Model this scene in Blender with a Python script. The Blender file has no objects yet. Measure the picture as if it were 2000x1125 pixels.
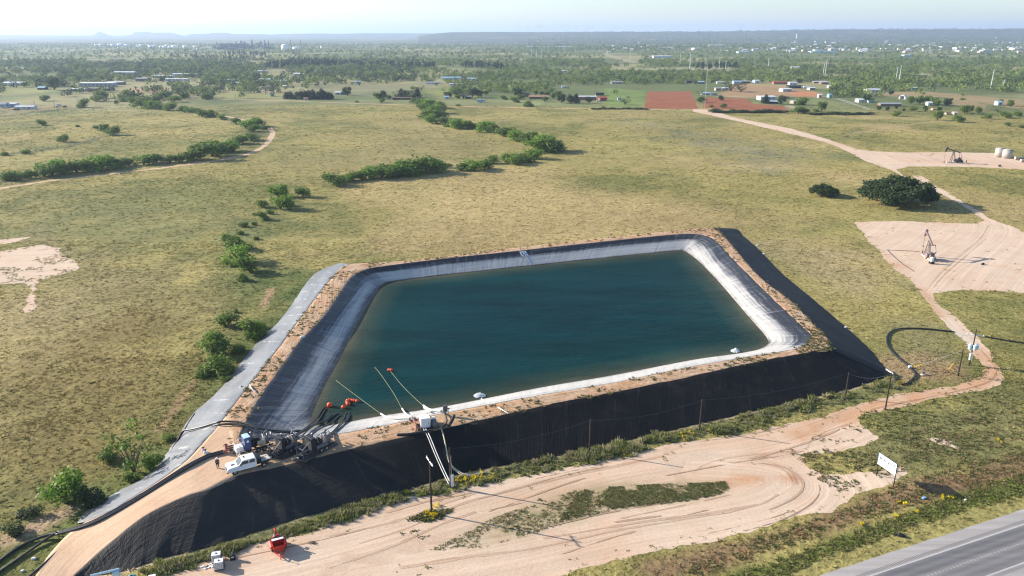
import bpy, bmesh, math, random
import numpy as np
from mathutils import Vector, Matrix, Euler
from mathutils.geometry import delaunay_2d_cdt

R = random.Random(11)
NR = np.random.default_rng(11)
sc = bpy.context.scene
COL = sc.collection

# ------------------------------------------------------------------ camera, sky, sun, exposure
F, PX, PY, CAMH, YH = 1500.0, 1000.0, 562.5, 64.0, 65.0
TH = math.atan((PY - YH) / F)
cam_d = bpy.data.cameras.new("camera")
cam = bpy.data.objects.new("camera", cam_d)
COL.objects.link(cam)
cam.location = (0, 0, CAMH)
cam.rotation_euler = (math.pi / 2 - TH, 0, 0)
cam_d.sensor_width = 36
cam_d.lens = 36 * F / 2000
cam_d.clip_start = 0.5
cam_d.clip_end = 200000
sc.camera = cam

SUN_EL = math.radians(22)
SHADOW = math.radians(-17.5)            # direction the shadows fall, from +x
sx, sy = -math.cos(SHADOW), -math.sin(SHADOW)
world = bpy.data.worlds.new("World")
sc.world = world
world.use_nodes = True
wn = world.node_tree.nodes
wl = world.node_tree.links
bg = wn["Background"]
sky = wn.new("ShaderNodeTexSky")
sky.sky_type = 'NISHITA'
sky.sun_disc = False
sky.sun_elevation = SUN_EL
sky.sun_rotation = math.atan2(sx, sy)
sky.altitude = 700
sky.air_density = 1.0
sky.dust_density = 1.0
sky.ozone_density = 2.2
wl.new(sky.outputs[0], bg.inputs[0])
bg.inputs[1].default_value = 0.098
sun_d = bpy.data.lights.new("sun", 'SUN')
sun_d.energy = 5.0
sun_d.angle = math.radians(0.5)
sun_d.color = (1.0, 0.91, 0.79)
sun = bpy.data.objects.new("sun", sun_d)
COL.objects.link(sun)
sv = Vector((sx * math.cos(SUN_EL), sy * math.cos(SUN_EL), math.sin(SUN_EL)))
sun.rotation_euler = sv.to_track_quat('Z', 'Y').to_euler()
sun.location = (-60, 20, 120)
vs = sc.view_settings
sc.display_settings.display_device = 'sRGB'
vs.view_transform = 'Standard'
vs.look = 'None'
vs.gamma = 1
vs.use_curve_mapping = False
vs.exposure = 1.16
sc.cycles.use_denoising = True
sc.cycles.denoiser = 'OPENIMAGEDENOISE'
sc.cycles.denoising_input_passes = 'RGB_ALBEDO_NORMAL'
sc.cycles.use_adaptive_sampling = False
sc.cycles.pixel_filter_type = 'BLACKMAN_HARRIS'
sc.cycles.filter_width = 1.2
try:
    sc.cycles.sampling_pattern = 'BLUE_NOISE'
except Exception:
    pass
sc.cycles.max_bounces = 6
sc.cycles.diffuse_bounces = 2
sc.cycles.transparent_max_bounces = 8

# ------------------------------------------------------------------ helpers
def P(x, y, z=0.0):
    """point at height z seen at photo position x, y"""
    u = (x - PX) / F
    v = -(y - PY) / F
    dy = math.cos(TH) + v * math.sin(TH)
    dz = -math.sin(TH) + v * math.cos(TH)
    t = (z - CAMH) / dz
    return np.array([t * u, t * dy, z])

def rows(pts, z=0.0):
    return np.array([P(p[0], p[1], p[2] if len(p) > 2 else z) for p in pts])

def top_h(xb, yb, yt, zb=0.0):
    """height of an upright thing whose foot is at xb, yb and whose top reaches photo row yt"""
    b = P(xb, yb, zb)
    v = -(yt - PY) / F
    dy = math.cos(TH) + v * math.sin(TH)
    dz = -math.sin(TH) + v * math.cos(TH)
    return CAMH + dz * b[1] / dy - zb

def mpp(p):
    """metres per photo pixel at a point"""
    f = p[1] * math.cos(TH) - (p[2] - CAMH) * math.sin(TH)
    return f / F

def _h(ix, iy, s):
    n = (ix.astype(np.int64) * 374761393 + iy.astype(np.int64) * 668265263 + s * 974711) & 0x7fffffff
    n = ((n ^ (n >> 13)) * 1274126177) & 0x7fffffff
    n = (n ^ (n >> 16)) & 0xffff
    return n / 65535.0

def vnoise(x, y, s=0):
    x = np.asarray(x, float); y = np.asarray(y, float)
    ix = np.floor(x); iy = np.floor(y)
    fx = x - ix; fy = y - iy
    fx = fx * fx * (3 - 2 * fx); fy = fy * fy * (3 - 2 * fy)
    a = _h(ix, iy, s); b = _h(ix + 1, iy, s); c = _h(ix, iy + 1, s); d = _h(ix + 1, iy + 1, s)
    return (a * (1 - fx) + b * fx) * (1 - fy) + (c * (1 - fx) + d * fx) * fy

def fbm(x, y, s=0, o=4):
    v = 0; a = 0.5; t = 0
    for k in range(o):
        v = v + a * vnoise(x * 2 ** k + 17.3 * k, y * 2 ** k - 9.1 * k, s + k)
        t += a; a *= 0.5
    return v / t

def sstep(a, b, x):
    t = np.clip((x - a) / (b - a), 0, 1)
    return t * t * (3 - 2 * t)

def inside(poly, x, y):
    x = np.asarray(x, float); y = np.asarray(y, float)
    r = np.zeros(x.shape, bool)
    n = len(poly); j = n - 1
    for i in range(n):
        xi, yi = poly[i][0], poly[i][1]; xj, yj = poly[j][0], poly[j][1]
        if yi != yj:
            c = ((yi > y) != (yj > y)) & (x < (xj - xi) * (y - yi) / (yj - yi) + xi)
            r ^= c
        j = i
    return r

def dist_line(pl, x, y, closed=False):
    """distance to a polyline, signed side and arclength"""
    best = np.full(np.shape(x), 1e18); side = np.zeros(np.shape(x)); arc = np.zeros(np.shape(x))
    n = len(pl); s0 = 0
    for i in range(n if closed else n - 1):
        a = pl[i]; b = pl[(i + 1) % n]
        dx, dy = b[0] - a[0], b[1] - a[1]
        L2 = dx * dx + dy * dy + 1e-12
        t = np.clip(((x - a[0]) * dx + (y - a[1]) * dy) / L2, 0, 1)
        ex = x - a[0] - t * dx; ey = y - a[1] - t * dy
        d = ex * ex + ey * ey
        m = d < best
        best = np.where(m, d, best)
        side = np.where(m, np.sign(dx * ey - dy * ex), side)
        arc = np.where(m, s0 + t * math.sqrt(L2), arc)
        s0 += math.sqrt(L2)
    return np.sqrt(best), side, arc

def sdist(poly, x, y):
    """signed distance, positive inside"""
    d, _, _ = dist_line(poly, x, y, True)
    return np.where(inside(poly, x, y), d, -d)

def catmull(pts, n=8, closed=False):
    pts = [np.array(p, float) for p in pts]
    out = []
    m = len(pts)
    for i in range(m if closed else m - 1):
        if closed:
            a, b, c, d = pts[i - 1], pts[i], pts[(i + 1) % m], pts[(i + 2) % m]
        else:
            a = pts[max(i - 1, 0)]; b = pts[i]; c = pts[i + 1]; d = pts[min(i + 2, m - 1)]
        for k in range(n):
            t = k / n
            out.append(0.5 * (2 * b + (c - a) * t + (2 * a - 5 * b + 4 * c - d) * t * t + (3 * b - a - 3 * c + d) * t ** 3))
    if not closed:
        out.append(pts[-1])
    return np.array(out)

def resample(pl, step):
    pl = np.array(pl, float)
    seg = np.hypot(*(np.diff(pl[:, :2], axis=0).T))
    s = np.concatenate([[0], np.cumsum(seg)])
    n = max(2, int(s[-1] / step) + 1)
    t = np.linspace(0, s[-1], n)
    return np.stack([np.interp(t, s, pl[:, k]) for k in range(pl.shape[1])], 1)

# ------------------------------------------------------------------ object tags
def tag(o, label=None, cat=None, group=None, kind=None):
    if label: o['label'] = label
    if cat: o['category'] = cat
    if group: o['group'] = group
    if kind: o['kind'] = kind
    return o

def thing(name, label, cat, loc=(0, 0, 0), rz=0.0, group=None):
    o = bpy.data.objects.new(name, None)
    o.empty_display_size = 0.2
    COL.objects.link(o)
    o.location = tuple(float(v) for v in loc)
    o.rotation_euler = (0, 0, rz)
    return tag(o, label, cat, group)

def link(name, me, parent=None, mats=()):
    o = bpy.data.objects.new(name, me)
    for m in mats:
        me.materials.append(m)
    COL.objects.link(o)
    if parent: o.parent = parent
    return o

def np_mesh(name, V, Fc, smooth=False):
    """V (n,3); Fc (m,3) or (m,4)"""
    V = np.asarray(V, np.float32); Fc = np.asarray(Fc, np.int32)
    me = bpy.data.meshes.new(name)
    k = Fc.shape[1]
    me.vertices.add(len(V)); me.vertices.foreach_set("co", V.ravel())
    me.loops.add(Fc.size); me.loops.foreach_set("vertex_index", Fc.ravel())
    me.polygons.add(len(Fc))
    me.polygons.foreach_set("loop_start", np.arange(0, Fc.size, k, dtype=np.int32))
    me.polygons.foreach_set("loop_total", np.full(len(Fc), k, np.int32))
    if smooth:
        me.polygons.foreach_set("use_smooth", np.ones(len(Fc), bool))
    me.update(calc_edges=True)
    return me

def set_col(me, name, C):
    a = me.attributes.new(name, 'FLOAT_COLOR', 'POINT')
    C = np.asarray(C, np.float32)
    if C.shape[1] == 3:
        C = np.concatenate([C, np.ones((len(C), 1), np.float32)], 1)
    a.data.foreach_set("color", C.ravel())

def set_flt(me, name, v):
    a = me.attributes.new(name, 'FLOAT', 'POINT')
    a.data.foreach_set("value", np.asarray(v, np.float32))

def set_vec(me, name, v):
    a = me.attributes.new(name, 'FLOAT_VECTOR', 'POINT')
    a.data.foreach_set("vector", np.asarray(v, np.float32).ravel())

class MB:
    """collects shapes, builds ONE mesh"""
    def __init__(s): s.v = []; s.f = []; s.m = []; s.mi = 0
    def add(s, vs, fs):
        o = len(s.v)
        s.v += [tuple(float(c) for c in v) for v in vs]
        s.f += [tuple(i + o for i in f) for f in fs]
        s.m += [s.mi] * len(fs)
        return s
    def box(s, c, d, rz=0.0, ry=0.0, rx=0.0, taper=1.0):
        M = Matrix.Translation(Vector(c)) @ Euler((rx, ry, rz)).to_matrix().to_4x4()
        x, y, z = d[0] / 2, d[1] / 2, d[2] / 2
        q = [(-x, -y, -z), (x, -y, -z), (x, y, -z), (-x, y, -z), (-x * taper, -y * taper, z), (x * taper, -y * taper, z), (x * taper, y * taper, z), (-x * taper, y * taper, z)]
        return s.add([M @ Vector(v) for v in q], [(3, 2, 1, 0), (4, 5, 6, 7), (0, 1, 5, 4), (1, 2, 6, 5), (2, 3, 7, 6), (3, 0, 4, 7)])
    def bevbox(s, c, d, b, rz=0.0):
        """box with chamfered vertical edges and top"""
        M = Matrix.Translation(Vector(c)) @ Matrix.Rotation(rz, 4, 'Z')
        x, y, z = d[0] / 2, d[1] / 2, d[2] / 2
        def ring(i, zz): return [(x - i, -y + b, zz), (x - i, y - b, zz), (x - b, y - i, zz), (-x + b, y - i, zz), (-x + i, y - b, zz), (-x + i, -y + b, zz), (-x + b, -y + i, zz), (x - b, -y + i, zz)]
        v = ring(0, -z) + ring(0, z - b) + ring(b * .7, z)
        f = [tuple(range(7, -1, -1)), tuple(range(16, 24))]
        for r in (0, 8):
            for k in range(8): f.append((r + k, r + (k + 1) % 8, r + 8 + (k + 1) % 8, r + 8 + k))
        return s.add([M @ Vector(p) for p in v], f)
    def prism(s, prof, y0, y1):
        """profile (x,z) pulled along y"""
        n = len(prof)
        v = [(p[0], y0, p[1]) for p in prof] + [(p[0], y1, p[1]) for p in prof]
        f = [tuple(range(n)), tuple(range(2 * n - 1, n - 1, -1))]
        f += [(i, i + n, (i + 1) % n + n, (i + 1) % n) for i in range(n)]
        return s.add(v, f)
    def tube(s, pts, r, n=6, cap=True):
        pts = [Vector(tuple(float(c) for c in p)) for p in pts]
        rr = r if hasattr(r, '__len__') else [r] * len(pts)
        v = []; f = []
        up = None
        for i, p in enumerate(pts):
            d = (pts[min(i + 1, len(pts) - 1)] - pts[max(i - 1, 0)])
            d = d.normalized() if d.length > 1e-9 else Vector((0, 0, 1))
            if up is None:
                up = Vector((0, 0, 1)) if abs(d.z) < 0.9 else Vector((1, 0, 0))
            a = d.cross(up)
            if a.length < 1e-5: a = d.cross(Vector((0, 1, 0)))
            a.normalize(); b = a.cross(d).normalized(); up = b
            for k in range(n):
                t = 2 * math.pi * k / n
                v.append(p + (a * math.cos(t) + b * math.sin(t)) * rr[i])
        for i in range(len(pts) - 1):
            for k in range(n):
                f.append((i * n + k, (i + 1) * n + k, (i + 1) * n + (k + 1) % n, i * n + (k + 1) % n))
        if cap:
            f.append(tuple(range(n))); m = (len(pts) - 1) * n
            f.append(tuple(m + k for k in range(n - 1, -1, -1)))
        return s.add(v, f)
    def lathe(s, prof, c=(0, 0, 0), n=16, axis='z'):
        """prof: (r,z)"""
        v = []; f = []
        for r, z in prof:
            for k in range(n):
                t = 2 * math.pi * k / n
                p = (r * math.cos(t), r * math.sin(t), z)
                if axis == 'x': p = (z, p[0], p[1])
                elif axis == 'y': p = (p[0], z, p[1])
                v.append((p[0] + c[0], p[1] + c[1], p[2] + c[2]))
        for i in range(len(prof) - 1):
            for k in range(n):
                f.append((i * n + k, i * n + (k + 1) % n, (i + 1) * n + (k + 1) % n, (i + 1) * n + k))
        f.append(tuple(range(n - 1, -1, -1))); m = (len(prof) - 1) * n
        f.append(tuple(m + k for k in range(n)))
        return s.add(v, f)
    def ball(s, c, r, n=10, sz=1.0):
        pr = [(max(r * math.sin(math.pi * i / 8), 0.02 * r), -r * sz * math.cos(math.pi * i / 8)) for i in range(9)]
        return s.lathe(pr, c, n)
    def build(s, name, mat, parent=None, smooth=False):
        me = bpy.data.meshes.new(name)
        me.from_pydata(s.v, [], s.f)
        mats = mat if isinstance(mat, (list, tuple)) else [mat]
        for m in mats: me.materials.append(m)
        me.polygons.foreach_set("material_index", s.m)
        if smooth: me.polygons.foreach_set("use_smooth", [len(f) <= 4 for f in s.f])
        me.update()
        bm = bmesh.new(); bm.from_mesh(me); bmesh.ops.recalc_face_normals(bm, faces=bm.faces); bm.to_mesh(me); bm.free()
        o = bpy.data.objects.new(name, me)
        COL.objects.link(o)
        if parent: o.parent = parent
        return o

def copy_thing(src, loc, rz=None, label=None, group=None, scale=None):
    """a copy of a thing with copies of its parts and sub-parts"""
    r = src.copy(); COL.objects.link(r)
    r.location = tuple(float(v) for v in loc)
    if rz is not None: r.rotation_euler = (0, 0, rz)
    if scale is not None: r.scale = scale
    if label: r['label'] = label
    if group: r['group'] = group
    for ch in list(src.children):
        c = ch.copy(); COL.objects.link(c); c.parent = r
        for g in list(ch.children):
            d = g.copy(); COL.objects.link(d); d.parent = c
    return r

# ------------------------------------------------------------------ materials
class NT:
    def __init__(s, name):
        s.mat = bpy.data.materials.new(name); s.mat.use_nodes = True
        s.n = s.mat.node_tree.nodes; s.l = s.mat.node_tree.links
        s.b = s.n["Principled BSDF"]; s.out = s.n["Material Output"]
    def node(s, t, **kw):
        x = s.n.new(t)
        for k, v in kw.items(): setattr(x, k, v)
        return x
    def put(s, sock, val):
        if isinstance(val, bpy.types.NodeSocket): s.l.new(val, sock)
        elif val is not None: sock.default_value = val
    def noise(s, vec=None, scale=1.0, detail=3.0, rough=0.6, dist=0.0):
        x = s.node("ShaderNodeTexNoise")
        s.put(x.inputs["Vector"], vec); x.inputs["Scale"].default_value = scale
        x.inputs["Detail"].default_value = detail; x.inputs["Roughness"].default_value = rough
        x.inputs["Distortion"].default_value = dist
        return x.outputs[0]
    def mapping(s, vec, scale=(1, 1, 1), rot=(0, 0, 0), loc=(0, 0, 0)):
        x = s.node("ShaderNodeMapping"); s.put(x.inputs[0], vec)
        x.inputs["Scale"].default_value = scale; x.inputs["Rotation"].default_value = rot; x.inputs["Location"].default_value = loc
        return x.outputs[0]
    def ramp(s, fac, stops, interp='LINEAR'):
        x = s.node("ShaderNodeValToRGB"); x.color_ramp.interpolation = interp
        e = x.color_ramp.elements
        while len(e) < len(stops): e.new(0.5)
        for i, (p, c) in enumerate(stops):
            e[i].position = p
            if not hasattr(c, '__len__'): c = (c, c, c)
            e[i].color = (c[0], c[1], c[2], 1)
        s.put(x.inputs[0], fac)
        return x.outputs[0]
    def mix(s, fac, a, b, mode='MIX'):
        x = s.node("ShaderNodeMix"); x.data_type = 'RGBA'; x.blend_type = mode
        s.put(x.inputs[0], fac)
        for sock, v in ((x.inputs[6], a), (x.inputs[7], b)):
            if hasattr(v, '__len__') and not isinstance(v, bpy.types.NodeSocket): v = (v[0], v[1], v[2], 1)
            s.put(sock, v)
        return x.outputs[2]
    def math(s, op, a, b=None, clamp=False):
        x = s.node("ShaderNodeMath"); x.operation = op; x.use_clamp = clamp
        s.put(x.inputs[0], a); s.put(x.inputs[1], b)
        return x.outputs[0]
    def attr(s, name, out="Color"):
        x = s.node("ShaderNodeAttribute"); x.attribute_name = name
        return x.outputs[out]
    def coord(s, out="Object"): return s.node("ShaderNodeTexCoord").outputs[out]
    def pos(s): return s.node("ShaderNodeNewGeometry").outputs["Position"]
    def bump(s, h, strength=0.5, dist=0.1):
        x = s.node("ShaderNodeBump"); s.put(x.inputs["Height"], h)
        x.inputs["Strength"].default_value = strength; x.inputs["Distance"].default_value = dist
        s.l.new(x.outputs[0], s.b.inputs["Normal"])
    def set(s, color=None, rough=None, metal=None, spec=None):
        if color is not None and hasattr(color, '__len__') and not isinstance(color, bpy.types.NodeSocket): color = (color[0], color[1], color[2], 1)
        s.put(s.b.inputs["Base Color"], color)
        s.put(s.b.inputs["Roughness"], rough); s.put(s.b.inputs["Metallic"], metal)
        if spec is not None: s.put(s.b.inputs["Specular IOR Level"], spec)
        return s

MATS = {}
def simple(name, col, rough=0.6, metal=0.0, var=0.25, scale=4.0, spec=0.4, bump=0.0, dirt=None):
    """painted or plain surface with grime-like unevenness"""
    if name in MATS: return MATS[name]
    n = NT(name)
    co = n.coord()
    f = n.noise(co, scale, 4, 0.65)
    c = n.mix(n.ramp(f, [(0.3, 0), (0.7, 1)]), tuple(v * (1 - var) for v in col), tuple(min(1, v * (1 + var * .6)) for v in col))
    if dirt:
        g = n.noise(co, scale * .45, 5, 0.7)
        c = n.mix(n.ramp(g, [(0.52, 0), (0.68, 0.7)]), c, dirt)
    n.set(c, n.ramp(f, [(0, max(0, rough - .12)), (1, min(1, rough + .12))]), metal, spec)
    if bump: n.bump(f, bump, 0.02)
    MATS[name] = n.mat
    return n.mat

def mat_foliage(name, c1, c2, c3):
    n = NT(name)
    info = n.node("ShaderNodeObjectInfo")
    f = n.noise(n.pos(), 0.55, 3, 0.6)
    g = n.noise(n.pos(), 3.5, 2, 0.6)
    c = n.mix(n.ramp(f, [(0.36, 0), (0.64, 1)]), c1, c2)
    c = n.mix(n.ramp(g, [(0.45, 0), (0.75, .8)]), c, c3)
    c = n.mix(n.math('MULTIPLY', info.outputs["Random"], 0.45), c, tuple(v * .62 for v in c1))
    n.set(c, 0.65, 0, 0.25)
    ge = n.node("ShaderNodeNewGeometry"); vm = n.node("ShaderNodeVectorMath"); vm.operation = 'ADD'
    n.put(vm.inputs[0], ge.outputs["Normal"]); vm.inputs[1].default_value = (0, 0, .45)
    vn = n.node("ShaderNodeVectorMath"); vn.operation = 'NORMALIZE'; n.put(vn.inputs[0], vm.outputs[0]); n.put(n.b.inputs["Normal"], vn.outputs[0])
    tr = n.node("ShaderNodeBsdfTranslucent"); n.put(tr.inputs[0], n.mix(1.0, c, (1.0, 1.25, .5), 'MULTIPLY'))
    mx = n.node("ShaderNodeMixShader"); mx.inputs[0].default_value = 0.28
    n.l.new(n.b.outputs[0], mx.inputs[1]); n.l.new(tr.outputs[0], mx.inputs[2]); n.l.new(mx.outputs[0], n.out.inputs[0])
    return n.mat

def mat_tinted(name, rough=0.9, nscale=1.2, amt=0.35, transl=0.0, up=0.0):
    """colour from the mesh's tint, broken up by noise"""
    n = NT(name)
    t = n.attr("tint")
    f = n.noise(n.pos(), nscale, 3, 0.6)
    c = n.mix(1.0, t, n.ramp(f, [(0.25, 1 - amt), (0.75, 1 + amt)]), 'MULTIPLY')
    n.set(c, rough, 0, 0.15)
    if up:
        ge = n.node("ShaderNodeNewGeometry"); vm = n.node("ShaderNodeVectorMath"); vm.operation = 'ADD'
        n.put(vm.inputs[0], ge.outputs["Normal"]); vm.inputs[1].default_value = (0, 0, up)
        vn = n.node("ShaderNodeVectorMath"); vn.operation = 'NORMALIZE'; n.put(vn.inputs[0], vm.outputs[0]); n.put(n.b.inputs["Normal"], vn.outputs[0])
    if transl:
        tr = n.node("ShaderNodeBsdfTranslucent"); n.put(tr.inputs[0], c)
        mx = n.node("ShaderNodeMixShader"); mx.inputs[0].default_value = transl
        n.l.new(n.b.outputs[0], mx.inputs[1]); n.l.new(tr.outputs[0], mx.inputs[2]); n.l.new(mx.outputs[0], n.out.inputs[0])
    return n.mat

# ------------------------------------------------------------------ where things lie on the land
LOT = [(60,1150),(150,1129),(232,1121),(262,1133),(330,1127),(395,1098),(455,1078),(520,1052),(600,1043),(640,1022),(700,1008),(752,986),(800,973),(881,958),(1005,936),(1183,897),(1350,863),(1460,844),(1584,819),(1655,795),(1720,777),(1798,763),(1876,752),(1912,739),(1924,719),(1906,701),(1885,666),(1855,641),(1815,598),(1799,574),(1790,558),(1816,558),(1822,570),(1826,588),(1869,623),(1911,659),(1936,691),(1955,719),(1957,744),(1933,760),(1869,772),(1798,785),(1727,801),(1673,815),(1680,830),(1716,853),(1673,872),(1620,881),(1563,889),(1575,910),(1613,930),(1700,922),(1760,912),(1775,925),(1725,950),(1668,966),(1620,999),(1549,1009),(1478,1034),(1407,1052),(1336,1066),(1254,1082),(1094,1118),(1060,1150)]
ISLAND = [(835,1075),(941,1070),(1034,1043),(1112,1020),(1205,995),(1350,979),(1403,967),(1424,956),(1417,940),(1350,943),(1237,947),(1130,953),(1052,981),(970,1009),(899,1045)]
PAD = [(1668,433),(1760,432),(1860,436),(1912,437),(1919,430),(1901,413),(1855,388),(1808,360),(1780,343),(1798,343),(1819,358),(1887,398),(1933,426),(2000,452),(2120,505),(2140,574),(2000,572),(1883,567),(1826,572),(1816,576),(1796,566),(1780,548),(1744,524),(1716,491),(1695,467)]
PAD2 = [(1382,214),(1442,231),(1549,252),(1620,273),(1673,291),(1698,295),(1762,298),(1855,297),(1947,299),(2000,318),(2080,330),(2080,334),(2000,331),(1904,326),(1775,325),(1752,331),(1762,341),(1806,361),(1788,357),(1744,334),(1691,315),(1666,301),(1620,280),(1513,254),(1442,237),(1353,218),(1355,213)]
BARE = [(-60,490),(0,492),(82,477),(117,483),(124,492),(142,506),(156,516),(153,527),(107,538),(73,548),(69,573),(65,605),(48,613),(48,600),(55,573),(58,553),(0,556),(-60,560)]
BARE2 = [(-60,470),(0,468),(64,462),(30,473),(0,478),(-60,482)]
CLEAR = [(1806,856),(1838,853),(1866,866),(1872,876),(1838,868)]
PLOW = [(1265,179),(1350,178),(1364,213),(1258,212)]
PLOW2 = [(1378,190),(1458,192),(1472,203),(1530,207),(1541,217),(1440,215),(1373,211)]
TRACK = [(-60,379),(0,368),(92,354),(167,345),(267,334),(338,325),(427,313),(473,304),(512,288),(528,270),(531,256),(512,243),(451,229),(427,226)]
TRACK2 = [(295,201),(355,195),(427,194),(520,196),(700,202),(830,206),(1000,210),(1200,213),(1360,215)]

# reservoir profiles: (toe z0, outer crest z4, inner crest z4, waterline z1), photo positions
CREST, WATER = 4.0, 1.0
PROF = [
 ('n', (462,1052),(468,930),(468,858),(606,827)),
 ('n', (560,1020),(540,914),(520,861),(622,832)),
 ('n', (650,995),(611,897),(600,856),(645,831)),
 ('n', (799,956),(740,866),(740,833),(751,812)),
 ('n', (899,926),(877,837),(870,806),(870,794)),
 ('n', (1059,896),(1059,794),(1059,771),(1059,757)),
 ('n', (1200,866),(1200,767),(1200,747),(1200,733)),
 ('n', (1350,832),(1350,736),(1350,716),(1350,704)),
 ('n', (1500,797),(1480,707),(1470,695),(1440,691)),
 ('n', (1645,764),(1580,689),(1548,682),(1485,682)),
 ('c', (1735,735),(1620,681),(1578,669),(1501,671)),
 ('e', (1722,711),(1617,660),(1583,656),(1499,660)),
 ('e', (1677,662),(1596,639),(1568,640),(1485,643)),
 ('e', (1595,591),(1546,588),(1515,590),(1450,603)),
 ('e', (1527,534),(1485,541),(1466,542),(1410,556)),
 ('e', (1485,491),(1438,488),(1420,495),(1372,516)),
 ('e', (1452,462),(1410,456),(1406,479),(1352,499)),
 ('c', (1425,446),(1391,445),(1384,463),(1336,490)),
 ('f', None,(1335,449),(1338,457),(1318,490)),
 ('f', None,(1200,463),(1200,470),(1180,504)),
 ('f', None,(1005,484),(1005,491),(1000,523)),
 ('f', None,(863,502),(863,506),(863,538)),
 ('f', None,(770,511),(745,521),(772,549)),
 ('c', (665,514),(682,517),(712,528),(751,553)),
 ('w', (612,538),(650,540),(684,545),(736,568)),
 ('w', (555,616),(593,612),(638,612),(705,618)),
 ('w', (494,680),(545,678),(588,666),(668,690)),
 ('w', (432,758),(487,751),(540,732),(633,754)),
 ('w', (377,810),(440,812),(498,794),(612,800)),
]
SALT = {'n': (.75,.85,.9,.9,.85,.5), 'e': (.03,.08,.45,.74,.82,.62), 'f': (.02,.16,.88,1.0,.95,.05), 'w': (.02,.08,.55,.92,.34,.06), 'c': (.10,.16,.5,.7,.6,.3)}
SALTK = (0, .3, .48, .7, .92, 1.0)
ring = {k: [] for k in 'toiw'}
saltk = []
for s, a, b, c, d in PROF:
    bo = P(*b, CREST)
    ring['o'].append(bo); ring['i'].append(P(*c, CREST)); ring['w'].append(P(*d, WATER))
    ring['t'].append(P(*a, 0.0) if a else np.array([bo[0] - 3.5, bo[1] + 10.0, 0.0]))
    saltk.append(SALT[s])
saltk[0] = saltk[1] = (.2, .28, .38, .44, .46, .4)
saltk[2] = (.5, .55, .6, .6, .6, .4)
saltk[-1] = (.02, .08, .50, .88, .36, .06)
NSUB = 14
RG = {k: catmull(v, NSUB, closed=True) for k, v in ring.items()}
SK = catmull(saltk, NSUB, closed=True)
NP_ = len(PROF)
for k_ in 'to':
    K_ = ring[k_]
    for a_, b_ in ((NP_ - 2, NP_ - 1), (NP_ - 1, 0), (0, 1)):
        for j_ in range(NSUB): RG[k_][a_ * NSUB + j_] = K_[a_] + (K_[b_] - K_[a_]) * (j_ / NSUB)
i_corner_r, i_corner_f, i_corner_l = 10 * NSUB, 17 * NSUB, 23 * NSUB
# the ramp down from the crest
RAMP_L = [(440,812,4),(427,828,4),(395,866,4),(359,903,3.95),(302,944,3.5),(227,991,2.4),(153,1028,1.2),(100,1078,.5),(60,1140,.08)]
RAMP_R = [(468,930,4),(430,948,4),(400,961,3.95),(363,971,3.8),(284,1009,2.9),(213,1066,1.5),(153,1120,.35),(130,1140,.08)]
RAMP_TL = [(377,810),(352,848),(334,874),(295,924),(227,963),(171,999),(150,1022),(146,1030)]
RAMP_TR = [(462,1052),(400,1071),(360,1081),(320,1091),(270,1107),(227,1119),(160,1127),(140,1140)]
rampL, rampR = catmull(rows(RAMP_L), 6), catmull(rows(RAMP_R), 6)
RES_POLY = np.concatenate([RG['t'][:28 * NSUB + 1, :2], rows(RAMP_TL)[:, :2], rows([(60,1150),(140,1150)])[:, :2], rows(RAMP_TR[::-1])[:, :2]])

W_ = {k: rows(v)[:, :2] for k, v in dict(LOT=LOT, ISLAND=ISLAND, PAD=PAD, PAD2=PAD2, BARE=BARE, BARE2=BARE2, CLEAR=CLEAR, PLOW=PLOW, PLOW2=PLOW2).items()}
trk, trk2 = resample(catmull(rows(TRACK), 6), 4), resample(catmull(rows(TRACK2), 4), 8)
hw0, hw1 = P(1599, 1125), P(2000, 994.5)
hdir = (hw1 - hw0)[:2] / np.hypot(*(hw1 - hw0)[:2]); hnor = np.array([hdir[1], -hdir[0]])   # towards the camera
def hw_off(x, y): return (x - hw0[0]) * hnor[0] + (y - hw0[1]) * hnor[1]

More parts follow.
